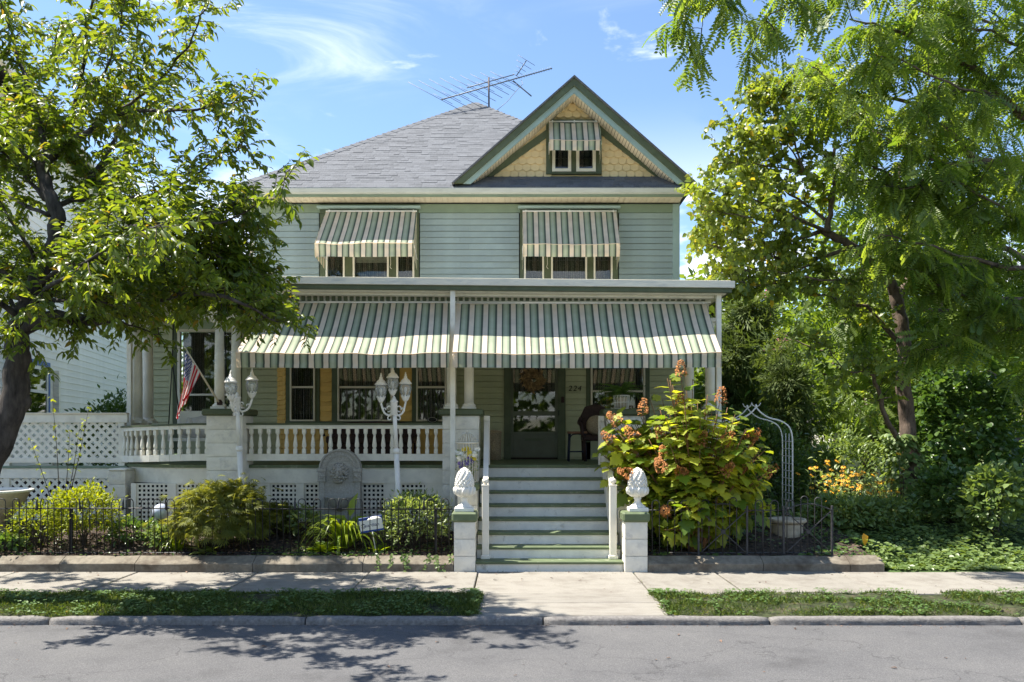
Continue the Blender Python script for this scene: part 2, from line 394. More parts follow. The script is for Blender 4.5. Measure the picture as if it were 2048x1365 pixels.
def asphalt(N, L, t):
    def nz(s, d=6, r=.6):
        n = N.new('ShaderNodeTexNoise'); n.inputs['Scale'].default_value = s; n.inputs['Detail'].default_value = d; n.inputs['Roughness'].default_value = r; L.new(t.outputs['Object'], n.inputs[0]); return n.outputs[0]
    base = ramp_const(N, L, nz(110, 4), [(.30,(.075,.075,.077)),(.5,(.108,.107,.109)),(.66,(.155,.152,.152)),(.78,(.25,.245,.24))], 'LINEAR')
    big = ramp_const(N, L, nz(.7, 9, .7), [(.32,(.62,.61,.60)),(.45,(.9,.89,.88)),(.7,(1.12,1.10,1.06))], 'LINEAR')
    v = N.new('ShaderNodeTexVoronoi'); v.feature = 'DISTANCE_TO_EDGE'; v.inputs['Scale'].default_value = .55
    mp = N.new('ShaderNodeMapping'); L.new(t.outputs['Object'], mp.inputs[0])
    ad = N.new('ShaderNodeVectorMath'); ad.operation = 'ADD'; n2 = N.new('ShaderNodeTexNoise'); n2.inputs['Scale'].default_value = 2.5; n2.inputs['Detail'].default_value = 6; L.new(t.outputs['Object'], n2.inputs[0])
    L.new(mp.outputs[0], ad.inputs[0]); L.new(n2.outputs['Color'], ad.inputs[1]); L.new(ad.outputs[0], v.inputs['Vector'])
    cr = ramp_const(N, L, v.outputs['Distance'], [(0,(.35,.35,.35)),(.006,(1,1,1))], 'LINEAR')
    x = N.new('ShaderNodeMix'); x.data_type = 'RGBA'; x.blend_type = 'MULTIPLY'; x.inputs[0].default_value = 1; L.new(base, x.inputs[6]); L.new(big, x.inputs[7])
    y = N.new('ShaderNodeMix'); y.data_type = 'RGBA'; y.blend_type = 'MULTIPLY'; y.inputs[0].default_value = .6; L.new(x.outputs[2], y.inputs[6]); L.new(cr, y.inputs[7])
    return y.outputs[2]
M['asphalt'] = tex_mat('asphalt', asphalt, .85)
M['soil'] = mat('dark mulch soil', (.07,.052,.04), .95, .4, 18, bump=.8, bscale=60, stain=((.12,.085,.06), 6, .5, .7))
M['turf'] = mat('turf soil', (.045,.055,.02), .95, .4, 12, bump=.8, bscale=60, stain=((.10,.08,.05), 5, .52, .7))
M['ground'] = mat('green ground', (.05,.085,.022), .95, .3, 3, bump=.6, bscale=20)
M['mulch'] = mat('mulch chips', (.16,.10,.07), .9, .3, 20, attr=.6)
M['grass'] = leaf_mat('grass blades', (.045,.09,.018), (.14,.185,.045), 0.3, rough=.5, extra=(.25,.2,.08))
M['clover'] = leaf_mat('clover leaves', (.06,.12,.028), (.13,.21,.055), 0.3, rough=.5)
M['cherry'] = leaf_mat('cherry leaves', (.065,.115,.014), (.155,.205,.03), 0.5, (2.3,2.0,.6), .38, .5, extra=(.20,.13,.025))
M['redbud'] = leaf_mat('rounded leaves', (.10,.15,.02), (.25,.31,.07), 0.5, (2.0,1.8,.6), .4, .5, extra=(.42,.30,.03))
M['locust'] = leaf_mat('pinnate leaflets', (.08,.14,.025), (.21,.27,.06), 0.55, (2.0,1.9,.6), .42, .5)
M['wood_far'] = leaf_mat('far leaves', (.06,.11,.02), (.17,.23,.05), 0.45, (2.0,1.9,.6), .5, .3)
M['evergreen'] = leaf_mat('evergreen sprays', (.06,.095,.03), (.15,.19,.06), 0.3, (1.6,1.6,.7), .6, .2)
M['ivy'] = leaf_mat('ivy leaves', (.05,.105,.025), (.15,.22,.06), .35, (1.8,1.8,.7), .32, .55)
M['cover'] = leaf_mat('ground cover leaves', (.09,.15,.035), (.22,.29,.10), 0.35, (1.8,1.7,.7), .4, .45)
M['azalea'] = leaf_mat('yellow green leaves', (.15,.20,.015), (.36,.40,.035), 0.45, (1.9,1.7,.5), .45, .35)
M['maple'] = leaf_mat('laceleaf leaves', (.10,.13,.022), (.27,.30,.065), 0.45, (1.8,1.5,.6), .5, .3)
M['box'] = leaf_mat('grey green leaves', (.12,.185,.05), (.32,.37,.15), 0.4, (1.8,1.7,.7), .38, .5)
M['lily'] = leaf_mat('strap leaves', (.13,.21,.015), (.28,.35,.03), 0.45, (2.0,1.8,.4), .4, .45)
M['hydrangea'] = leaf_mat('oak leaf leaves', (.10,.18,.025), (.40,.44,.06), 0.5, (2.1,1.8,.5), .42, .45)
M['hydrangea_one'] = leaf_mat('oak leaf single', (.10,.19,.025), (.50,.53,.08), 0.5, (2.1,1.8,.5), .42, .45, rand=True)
M['fern'] = leaf_mat('fern fronds', (.045,.10,.02), (.10,.18,.04), 0.35, rough=.5)
M['lawn'] = mat('lawn grass', (.08,.15,.03), .95, .3, 5, bump=.5, bscale=40)
M['lily_stem'] = mat('green stalk', (.10,.17,.04), .6, .15, 8)
M['sign_blue'] = mat('sign blue', (.03,.08,.30), .4, .05, 6)
M['sign_white'] = mat('sign white', (.82,.80,.70), .4, .03, 6)
M['sign_ink'] = mat('sign ink', (.012,.02,.10), .5, .05, 6)
M['cream_wire'] = mat('cream wire', (.66,.60,.46), .5, .08, 12)
def flagcol(N, L, t):
    a = N.new('ShaderNodeAttribute'); a.attribute_name = 'fly'; b = N.new('ShaderNodeAttribute'); b.attribute_name = 'hoist'; f, h = a.outputs['Fac'], b.outputs['Fac']
    red, wh, bl = (.48,.02,.03), (.72,.70,.66), (.03,.06,.22)
    st = nmath(N, L, 'GREATER_THAN', nmath(N, L, 'FRACT', nmath(N, L, 'MULTIPLY', h, 6.5)), .5)
    def mx(fac, p, q):
        x = N.new('ShaderNodeMix'); x.data_type = 'RGBA'; L.new(fac, x.inputs[0])
        for i, v in ((6, p), (7, q)):
            if isinstance(v, tuple): x.inputs[i].default_value = (*v, 1)
            else: L.new(v, x.inputs[i])
        return x.outputs[2]
    base = mx(st, red, wh)
    # five point stars on a staggered grid of the canton
    def cell(off):
        u = nmath(N, L, 'ADD', nmath(N, L, 'MULTIPLY', f, 6/.40), off); v = nmath(N, L, 'ADD', nmath(N, L, 'MULTIPLY', h, 5/.538), off)
        x = nmath(N, L, 'SUBTRACT', nmath(N, L, 'FRACT', u), .5); y = nmath(N, L, 'SUBTRACT', nmath(N, L, 'FRACT', v), .5)
        r_ = nmath(N, L, 'SQRT', nmath(N, L, 'ADD', nmath(N, L, 'MULTIPLY', x, x), nmath(N, L, 'MULTIPLY', y, y)))
        an_ = nmath(N, L, 'ARCTAN2', x, y); k = nmath(N, L, 'COSINE', nmath(N, L, 'MULTIPLY', an_, 5.0))
        return nmath(N, L, 'LESS_THAN', r_, nmath(N, L, 'ADD', .22, nmath(N, L, 'MULTIPLY', k, .09)))
    star = nmath(N, L, 'MAXIMUM', cell(0.), cell(.5))
    cant = mx(star, bl, wh)
    inc = nmath(N, L, 'MULTIPLY', nmath(N, L, 'LESS_THAN', f, .40), nmath(N, L, 'LESS_THAN', h, .538))
    return mx(inc, base, cant)
M['flag'] = tex_mat('flag cloth', flagcol, .8, .3, (1.2,1.1,1.1))
def lettering(name, txt, size, m, parent, loc, extrude, shear=0., space=1.):
    cu = bpy.data.curves.new(name, 'FONT'); cu.body = txt; cu.size = size; cu.extrude = extrude; cu.shear = shear; cu.space_character = space
    tmp = bpy.data.objects.new(name, cu); C.objects.link(tmp); me = bpy.data.meshes.new_from_object(tmp); bpy.data.objects.remove(tmp); me.materials.clear(); me.materials.append(m)
    return link(name, me, parent, loc, rot=(PI/2, 0, 0))
# ------------------------------------------------------------------ ground, road, sidewalk
def sstep(a, b, x):
    t = min(1, max(0, (x-a)/(b-a))); return t*t*(3-2*t)
def gz(x, y):
    """height of the garden soil"""
    left = .165+.24*sstep(11.3, 12.9, y)
    right = .01+.36*sstep(11.1, 13.4, y)
    k = sstep(4.70, 4.82, x)
    h = left*(1-k)+right*k
    h += .025*mnoise.noise((x*1.3, y*1.3, 2.0))*sstep(11.2, 11.6, y)
    return h
def axis(fine0, fine1, step, far):
    a = list(np.arange(fine0, fine1+1e-6, step)); d = step; x = fine1; 
    while x < far: d *= 1.5; x += d; a.append(x)
    d = step; x = fine0; pre = []
    while x > -far: d *= 1.5; x -= d; pre.append(x)
    return pre[::-1]+a
xs = axis(-11, 12, .2, 900); ys = axis(10.6, 22, .15, 1200)
mb = MB(); nx, ny = len(xs), len(ys)
def gfull(x, y):
    if y < 11.3 and x < 4.72: return -.16
    if y < 11.05: return -.16
    if -1.0 < x < 2.0 and y < 12.9: return -.16
    return gz(x, y) if y < 40 else .4
mb.add([(x, y, gfull(x, y)) for y in ys for x in xs], [(j*nx+i, j*nx+i+1, (j+1)*nx+i+1, (j+1)*nx+i) for j in range(ny-1) for i in range(nx-1)], True)
struct(mb.build('ground', M['ground']))
# soil bed of the left garden and along the right fence
def sheet(x0, x1, y0, y1, st, f):
    X = np.arange(x0, x1+1e-6, st); Y = np.arange(y0, y1+1e-6, st); m = MB()
    m.add([(x, y, f(x, y)) for y in Y for x in X], [(j*len(X)+i, j*len(X)+i+1, (j+1)*len(X)+i+1, (j+1)*len(X)+i) for j in range(len(Y)-1) for i in range(len(X)-1)], True); return m
bump = lambda x, y: gz(x, y)+.012+.02*mnoise.noise((x*6, y*6, 1))+.012*mnoise.noise((x*17, y*17, 4))
struct(sheet(-9.4, -.75, 11.24, 13.1, .06, bump).build('garden_soil', M['soil']))
struct(sheet(1.74, 4.7, 11.24, 13.6, .06, bump).build('garden_soil', M['soil']))
mb = MB(); mb.box(-120, 120, -5, 8.36, -.35, -.07); struct(mb.build('road', M['asphalt']))
# sidewalk: one slab per pour
walk = struct(link('sidewalk', None)); jx = [-12.3,-10.8,-9.3,-7.8,-6.28,-4.76,-3.23,-1.81,-.43,1.54,2.58,4.12,5.62,7.14,8.62,10.2,11.7,13.2]
rs = random.Random(3)
for i in range(len(jx)-1):
    g = .008; m = MB(); y0 = 9.6
    dz = rs.uniform(-.006, .004)
    m.cbox(jx[i]+g, jx[i+1]-g, y0, 11.085, -.12, dz, .008); m.build('slab', M['walk'], walk)
for y0, y1 in ((8.45, 9.06), (9.07, 9.592)):
    m = MB(); k0 = .012*(9.1-y0)
    x0a, x1a = -.40, 1.555
    m.cbox(x0a-.02*(y0 < 9), x1a+.03*(y0 < 9), y0, y1, -.12, .004, .008); m.build('slab', M['walk'], walk)
kerb = struct(link('kerb', None)); kx = [-12, -9.2, -6.6, -4.46, -1.99, .30, 2.48, 4.9, 7.4, 9.9, 12.5]
for i in range(len(kx)-1):
    m = MB(); n = 26; L_ = kx[i+1]-kx[i]
    pr = [(8.345,-.2),(8.345,-.032),(8.355,-.012),(8.375,.0),(8.42,.004),(8.445,.0),(8.445,-.2)]
    vs = []
    for j in range(n+1):
        x = kx[i]+.008+(L_-.016)*j/n; e = .02*max(0, 1-min(j, n-j)/1.5)
        for (y, z) in pr:
            q = Vector((x*4, y*9, z*9)); w = mnoise.noise(q)*.012+mnoise.noise(q*4)*.005
            vs.append((x, y+(w+e*(y < 8.41) if y < 8.44 else 0), z+(w*.6-e*.7 if z > -.1 else 0)))
    k = len(pr); fs = [(j*k+a, j*k+a+1, (j+1)*k+a+1, (j+1)*k+a)[::-1] for j in range(n) for a in range(k-1)]
    fs += [tuple(range(k)), tuple(range((n+1)*k-1, n*k-1, -1))]
    m.add(vs, fs, True); m.build('kerb_stone', M['kerb'], kerb)
# planting strip turf
def strip(x0, x1):
    m = sheet(x0, x1, 8.44, 9.62, .05, lambda x, y: -.012+.03*sstep(8.44, 8.75, y)*sstep(9.63, 9.4, y)+.022*mnoise.noise((x*3, y*3, 0))+.012*mnoise.noise((x*12, y*12, 5)))
    return struct(m.build('verge_soil', M['turf']))
strip(-9.4, -.41); strip(1.57, 9.5)
# low retaining walls
def low_wall(xsj, label):
    t = thing('retaining_wall', label, 'wall', ((xsj[0]+xsj[-1])/2, 11.2, 0), group='low walls along the sidewalk')
    for i in range(len(xsj)-1):
        m = MB(); n = 20; pr = [(11.062,-.1),(11.062,.095),(11.072,.105),(11.225,.178),(11.24,.18),(11.26,.17),(11.26,-.1)]; vs = []
        for j in range(n+1):
            x = xsj[i]+.004+(xsj[i+1]-xsj[i]-.008)*j/n
            for (y, z) in pr:
                q = Vector((x*3, y*7, z*7)); w = mnoise.noise(q)*.007+mnoise.noise(q*5)*.003
                vs.append((x-t.location.x, y-11.2+w, z+(w if z > 0 else 0)))
        k = len(pr); fs = [(j*k+a, j*k+a+1, (j+1)*k+a+1, (j+1)*k+a)[::-1] for j in range(n) for a in range(k-1)]+[tuple(range(k)), tuple(range((n+1)*k-1, n*k-1, -1))]
        m.add(vs, fs); m.build('coping_stone', M['wall_stone'], t)
low_wall([-9.4,-7.5,-5.76,-4.8,-3.3,-1.9,-.745], 'long weathered concrete retaining wall below the black hairpin fence')
low_wall([1.73, 3.2, 4.3, 4.74], 'short weathered retaining wall below the cross braced fence, with squared end')

# ------------------------------------------------------------------ house
YW = 15.54                       # front wall plane
XL, XR = PX(510, YW), PX(1358, YW)
house = thing('house', 'two storey sage green clapboard house with striped awnings and grey hip roof', 'house', ((XL+XR)/2, YW, 0))
HX, HY = house.location.x, house.location.y
house.location = (0, 0, 0)
body = MB()
body.box(XL+.02, XR-.02, YW+.2, 23.6, .1, 5.86); body.build('wall_core', M['dark_int'], house)
bd = MB()
for x0, x1 in ((XL, XL+.02), (XR-.02, XR)): bd.box(x0, x1, YW+.02, 23.6, .1, 5.86)
bd.build('side_wall', M['siding'], house)

_cb = {}
def clapboards(parent, x0, x1, z0, z1, pitch, y, m, top=None):
    """boards of one wall field, each a wedge proud at its lower edge"""
    rb_ = random.Random(int((x0+20)*997)); z = z1
    bk = MB(); bk.box(x0, x1, y+.02, y+.03, z0, z1); bk.build('sheathing', m, parent)
    while z-pitch > z0-.03:
        z -= pitch; cuts = [x0, x1]
        if x1-x0 > 1.2 and rb_.random() < .55: cuts = [x0, x0+(x1-x0)*round(rb_.uniform(.2, .8), 1), x1]
        for q0, q1 in zip(cuts, cuts[1:]):
            L_ = round(q1-q0-(.003 if q1 < x1 else 0), 3); key = (L_, pitch, m.name)
            if key not in _cb:
                q = MB(); q.prism_x([(-.020,.0),(-.002,pitch-.007),(.014,pitch-.007),(.014,.0)][::-1], 0, L_); _cb[key] = q.mesh('clapboard', m)
            link('clapboard', _cb[key], parent, (q0, y+rb_.uniform(-.002, .002), z), rot=(rb_.gauss(0, .012), rb_.gauss(0, .0008)/max(1, L_), 0))

upper = part('upper_wall', house)
P12 = .1095
zt = PZ(426, YW)
for a, b_ in ((522, 638), (840, 1038), (1238, 1345)):
    clapboards(upper, PX(a, YW), PX(b_, YW), 3.9, zt, P12, YW, M['siding'])
m = MB(); m.cbox(PX(522, YW), PX(1345, YW), YW-.016, YW+.03, zt, 5.85, .003); m.build('frieze_board', M['frieze'], upper)
for a, b_ in ((509, 522), (1345, 1359)):
    m = MB(); m.cbox(PX(a, YW), PX(b_, YW), YW-.022, YW+.1, 3.8, 5.848, .004); m.build('corner_board', M['green_blue'], upper)

# ---- windows
def dh_window(parent, x0, x1, z0, z1, y, frame_w=.04, rail=None, frame_m='white_trim', curtain=True, gl='glass', depth=.13):
    """frame, sashes, panes and a lace curtain; the frame stands at y"""
    w = part('window', house)
    f = MB(); fw = frame_w
    for q in ((x0, x0+fw, z0, z1), (x1-fw, x1, z0, z1), (x0+fw, x1-fw, z1-fw, z1), (x0+fw, x1-fw, z0, z0+fw)):
        f.cbox(q[0], q[1], y-.03, y+.05, q[2], q[3], .004)
    f.build('frame', M[frame_m], w)
    if rail:
        r = MB(); r.cbox(x0+fw, x1-fw, y-.012, y+.04, rail-.018, rail+.018, .003); r.build('meeting_rail', M[frame_m], w)
        zs = [(z0+fw, rail-.018, .02), (rail+.018, z1-fw, .0)]
    else: zs = [(z0+fw, z1-fw, .01)]
    for a, b_, d in zs:
        g = MB(); g.box(x0+fw, x1-fw, y+d, y+d+.006, a, b_); g.build('pane', M[gl], w)
    if curtain:
        c = MB(); n = 40; vs = []
        for i in range(n+1):
            x = x0+fw+(x1-x0-2*fw)*i/n; yy = y+depth-.02+.018*math.sin(i*1.1+x*7)+.008*math.sin(i*2.7)
            vs += [(x, yy, z0+fw), (x, yy, z1-fw)]
        c.add(vs, [(2*i, 2*i+2, 2*i+3, 2*i+1) for i in range(n)], True); c.build('curtain', M['lace'], w)
    return w
def casing(parent, x0, x1, z0, z1, y, m='green', name='casing'):
    c = MB(); c.cbox(x0, x1, y-.024, y+.06, z0, z1, .005); return c.build(name, M[m], parent)

def second_floor_window(pa):
    a = lambda p: PX(p, YW)
    g = part('window_group', house)
    L0, R0 = pa['l'], pa['r']
    zT, zB = PZ(415, YW), 3.95
    m = MB(); m.cbox(a(L0-4), a(R0+4), YW-.12, YW+.05, PZ(419.5, YW), PZ(414.5, YW), .006); m.build('drip_cap', M['green_blue'], g)
    casing(g, a(L0), a(R0), PZ(428, YW), PZ(419.5, YW)-.002, YW)
    zz = PZ(428, YW)-.002
    casing(g, a(L0), a(pa['w'][0][0]), zB, zz, YW); casing(g, a(pa['w'][-1][1]), a(R0), zB, zz, YW)
    for i in range(len(pa['w'])-1): casing(g, a(pa['w'][i][1]), a(pa['w'][i+1][0]), zB, zz, YW)
    for (q0, q1) in pa['w']:
        dh_window(g, a(q0), a(q1), zB, zz, YW-.01, .032, PZ(497, YW))
    # roller blinds half drawn and a pull cord
    b = MB(); q0, q1 = pa['w'][1]
    b.box(a(q0)+.05, a(q1)-.05, YW+.055, YW+.06, PZ(pa['blind'], YW), zz-.05); b.build('blind', M['cushion'], g)
    if 'cord' in pa:
        c = MB(); x = a(pa['cord']); c.tube([(x, YW-.07, PZ(500, YW)), (x+.004, YW-.07, PZ(530, YW)), (x-.01, YW-.07, PZ(536, YW)), (x+.02, YW-.07, PZ(540, YW))], .005, 5); c.build('pull_cord', M['white'], g)
second_floor_window(dict(l=640, r=838, w=[(652,690),(706,778),(793,829)], blind=525, cord=782))
second_floor_window(dict(l=1040, r=1236, w=[(1048,1088),(1102,1174),(1187,1225)], blind=512, cord=1094))

# ---- eaves
YE = 15.1
gx0, gx1 = PX(463, YE), PX(1371, YE)
ev = part('eave', house)
m = MB(); m.prism_x([(YE,PZ(388,YE)),(YE-.03,PZ(386,YE)),(YE-.055,PZ(379,YE)),(YE-.055,PZ(377.5,YE)),(YE-.04,PZ(377.5,YE)),(YE-.04,PZ(380,YE)),(YE+.0,PZ(380,YE)),(YE+.05,PZ(383,YE)),(YE+.05,PZ(388,YE))], gx0, gx1); m.build('gutter', M['gutter_grey'], ev)
m = MB(); m.cbox(gx0+.03, gx1-.03, YE+.03, YE+.08, 5.865, PZ(388.4, YE)+.03, .003); m.build('fascia', M['frieze'], ev)
m = MB(); m.box(gx0+.03, gx1-.03, YE+.1, YW+.1, 5.87, 5.885); m.build('soffit_backing', M['soffit'], ev)
nsl = 78; slat_me = None
for i in range(nsl):
    w = (gx1-gx0-.06)/nsl
    if slat_me is None:
        q = MB(); q.cbox(.004, w-.004, 0, YW-YE-.085, 0, .012, .003); slat_me = q.mesh('soffit_slat', M['soffit'])
    link('soffit_slat', slat_me, ev, (gx0+.03+i*w, YE+.082, 5.856))
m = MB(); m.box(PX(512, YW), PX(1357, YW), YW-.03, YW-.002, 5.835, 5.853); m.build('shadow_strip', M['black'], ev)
for sx, x0, x1 in ((-1, gx0+.02, XL-.03), (1, XR+.005, gx1-.02)):
    m = MB(); m.box(min(x0, x1), max(x0, x1), YW-.1, 23.5, 5.86, 5.95); m.build('side_soffit', M['white'], ev)
# white bracket board at the left eave corner
m = MB(); m.prism([(gx0+.04, 5.86), (XL-.002, 5.86), (XL-.002, 5.62)], YW-.06, YW+.02); m.build('corner_return', M['white'], ev)
m = MB(); x = XL-.05; m.tube([(gx0+.06, YE+.02, 5.9), (gx0+.06, YE+.05, 5.78), (x, YW-.02, 5.55), (x, YW-.02, 3.95)], .035, 8); m.build('downspout', M['white'], ev)

# ---- hip roof with shingles
Z0 = PZ(377, YE)
apex = Vector((-.80, 19.2, 0)); pitch = .735
apex.z = Z0+pitch*(apex.y-YE)
rf = part('roof', house)
e0, e1 = Vector((gx0-.02, YE-.02, Z0)), Vector((gx1+.02, YE-.02, Z0))
b0, b1 = Vector((gx0-.02, 2*apex.y-YE, Z0)), Vector((gx1+.02, 2*apex.y-YE, Z0))
def roof_plane(mesh_b, a, b, c, th=.05):
    n = (b-a).cross(c-a).normalized(); d = n*th
    mesh_b.add([a,b,c,a-d,b-d,c-d], [(0,1,2),(5,4,3),(0,3,4,1),(1,4,5,2),(2,5,3,0)])
dk = MB()
for a, b in ((e0, e1), (e1, b1), (b1, b0), (b0, e0)): roof_plane(dk, a, b, apex)
dk.build('roof_deck', M['shingle_field'], rf)
_sh = {}
def shingles(parent, org, u, v, ulen, vlen, bounds, exposure=.112, keep=300, name='shingle', seed=1, off=.0):
    """courses from the eave up; bounds(v) -> (u0, u1). The lowest ones are single objects, the rest one mesh of kind stuff"""
    r = random.Random(seed); n = u.cross(v).normalized(); rest = MB(); att = []; k = 0
    rotm = Matrix((u, v, n)).transposed().to_4x4()
    nc = int(vlen/exposure)+1
    for c in range(nc):
        vv = c*exposure
        a, b = bounds(vv+exposure*.4)
        if b-a < .1: continue
        x = a-r.uniform(0, .25)
        while x < b:
            w = r.choice((.10,.14,.18,.22,.28)); x0, x1 = max(a, x), min(b, x+w); x += w
            if x1-x0 < .03: continue
            th = r.choice((.004,.004,.006,.010)); drop = 0.0
            key = (round(x1-x0, 2), th)
            if k < keep:
                if key not in _sh:
                    q = MB(); ww = key[0]-.001
                    q.add([(.0005,0,0),(ww,0,0),(ww,exposure*1.5,-.004),(.0005,exposure*1.5,-.004),(.001,.001,th),(ww-.0005,.001,th),(ww-.0005,exposure*1.5,.002),(.001,exposure*1.5,.002)],
                          [(0,3,2,1),(4,5,6,7),(0,1,5,4),(1,2,6,5),(3,0,4,7)])
                    _sh[key] = q.mesh('shingle', M['shingle'])
                o = link(name, _sh[key], parent); o.matrix_local = Matrix.Translation(org+u*x0+v*(vv-drop)+n*(.006+off)) @ rotm
                k += 1
            else:
                ww = x1-x0-.001; y0, y1 = vv-drop, vv+exposure*1.5
                L_ = [(.0005,y0,0),(ww,y0,0),(ww,y1,-.004),(.0005,y1,-.004),(.001,y0+.001,th),(ww-.0005,y0+.001,th),(ww-.0005,y1,.002),(.001,y1,.002)]
                rest.add([org+u*(x0+p[0])+v*p[1]+n*(p[2]+.006+off) for p in L_], [(0,3,2,1),(4,5,6,7),(0,1,5,4),(1,2,6,5),(3,0,4,7)]); att += [r.random()]*5
    if rest.f:
        o = rest.build('shingle_courses', M['shingle_field'], parent, kind='stuff')
        a = o.data.attributes.new('rnd', 'FLOAT', 'FACE'); a.data.foreach_set('value', att)
u = Vector((1,0,0)); v = (Vector((0, apex.y-YE, apex.z-Z0))).normalized(); vlen = (Vector((0, apex.y-YE, apex.z-Z0))).length
wE = e1.x-e0.x; ax = apex.x-e0.x
def hb(t):
    f = t/vlen; return (ax*f, wE-(wE-ax)*f) if f < 1 else (0, 0)
# gable (dormer) numbers
GC = PX(1148, YE); GH = PX(1392, YE)-GC; GZT = PZ(155, YE); GZB = PZ(369, YE)
def hb_main(t):
    a, b = hb(t)
    # cut the field where the front gable stands
    z = Z0+v.z*t
    if z < GZT-.02:
        half = GH*(GZT-z)/(GZT-GZB); b = min(b, GC-half+.02-e0.x)
    return a, b
shingles(rf, e0.copy(), u, v, wE, vlen, hb_main, seed=4)
def hb_right(t):
    a, b = hb(t); z = Z0+v.z*t
    return (max(a, ax), b) if z >= GZT-.02 else (0, 0)
for a, b, sgn in ((e0, apex, 1), (e1, apex, -1)):
    d = b-a; dn = d.normalized(); nf = Vector((0, -v.z, v.y)); ns = Vector((-sgn*pitch, 0, 1)).normalized(); n = 30; m = MB()
    w1 = dn.cross(nf); w1 *= (1 if w1.x*sgn > 0 else -1); w2 = dn.cross(ns); w2 *= (1 if w2.y > 0 else -1); up = (nf+ns).normalized()
    for i in range(n):
        p, q = a+d*(i/n)+up*.034, a+d*((i+1)/n)+up*.022
        for w_, nn in ((w1, nf), (w2, ns)):
            r0_, r1_ = p+w_*.13-up*.006, q+w_*.13-up*.006; k = Vector((0, 0, -.02))
            quad = [p, q, r1_, r0_]
            m.add(quad+[x_+k for x_ in quad], [(0,1,2,3),(0,3,7,4),(3,2,6,7)])
    o = m.build('hip_ridge', M['shingle_field'], rf, kind='stuff'); at_ = o.data.attributes.new('rnd', 'FLOAT', 'FACE'); rr_ = random.Random(3); at_.data.foreach_set('value', [.3+.4*rr_.random() for _ in o.data.polygons])

# ---- front gable
gb = part('gable', house)
GY = YE-.06                                     # plane of the rake boards
slope = (GZT-GZB)/GH
def rake(parent, name, m, t0, t1, y0, y1, sides=(-1, 1), zmin=None, c=None):
    """band of the gable between perpendicular-vertical offsets t0 < t1 below the roof line"""
    zb = zmin if zmin is not None else GZB
    for s in sides:
        q = MB(); zt0, zt1 = GZT-t0, GZT-t1
        xa = (zt0-zb)/slope; xb = (zt1-zb)/slope
        q.prism([(GC, zt0), (GC+s*xa, zb), (GC+s*xb, zb), (GC, zt1)] if s > 0 else [(GC, zt0), (GC, zt1), (GC+s*xb, zb), (GC+s*xa, zb)], y0, y1)
        q.build(name, M[m], parent)
GYW = 15.5                                      # gable wall plane
rake(gb, 'roof_edge', 'shingle_field', 0, .035, GY-.05, 18.2)
rake(gb, 'rake_fascia', 'green', .037, .172, GY-.02, GY+.05)
rake(gb, 'rake_board', 'green_blue', .168, .285, GY+.03, GY+.07)
# soffit slats under the rake
for s in (-1, 1):
    q0 = Vector((GC, 0, GZT-.268)); dirv = Vector((s, 0, -slope)).normalized(); ln = (GZT-.268-6.12)/slope/abs(dirv.x); n = 36; w = ln/n
    me_ = None
    for i in range(n):
        if me_ is None:
            q = MB(); q.cbox(.0045, w-.0045, GY+.05, GYW+.02, -.012, 0, .004); me_ = q.mesh('soffit_slat', M['soffit'])
        o = link('soffit_slat', me_, gb)
        ux = dirv; uz = Vector((s*slope, 0, 1)).normalized() if s > 0 else Vector((-slope, 0, 1)).normalized()
        if s > 0: o.matrix_local = Matrix.Translation(q0+dirv*(i*w)) @ Matrix((ux, Vector((0,1,0)), ux.cross(Vector((0,1,0))))).transposed().to_4x4()
        else: o.matrix_local = Matrix.Translation(q0+dirv*((i+1)*w)) @ Matrix((-ux, Vector((0,1,0)), (-ux).cross(Vector((0,1,0))))).transposed().to_4x4()
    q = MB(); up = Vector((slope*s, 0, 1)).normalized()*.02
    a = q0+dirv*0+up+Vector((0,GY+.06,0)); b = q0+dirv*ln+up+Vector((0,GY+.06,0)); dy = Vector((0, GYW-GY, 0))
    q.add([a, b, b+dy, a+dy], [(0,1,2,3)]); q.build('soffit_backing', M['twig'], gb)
# wall of the gable
zWT = PZ(200, GYW); zWB = PZ(354, GYW)
hwB = (zWT-zWB)/slope+.12
m = MB(); m.prism([(GC-hwB-.3, zWB-.25), (GC+hwB+.3, zWB-.25), (GC, zWT+.25)], GYW+.02, GYW+.1); m.build('gable_sheathing', M['scale'], gb)
# green trim along the wall under the soffit
wx0, wx1 = PX(1092, GYW), PX(1203, GYW); wzt = PZ(241, GYW)
for s in (-1, 1):
    zt_ = PZ(262, GYW) if s < 0 else PZ(256, GYW)
    xw = wx0 if s < 0 else wx1
    q = MB(); xe = PX(963, GYW) if s < 0 else PX(1331, GYW); zb = PZ(355, GYW); sl2 = (zt_-zb)/abs(xe-xw); hh = .14
    q.prism([(xw, zt_), (xe, zb), (xe-s*hh/sl2, zb), (xw, zt_-hh)] if s > 0 else [(xw, zt_), (xw, zt_-hh), (xe-s*hh/sl2, zb), (xe, zb)], GYW-.05, GYW+.02)
    q.build('rake_trim', M['green'], gb)
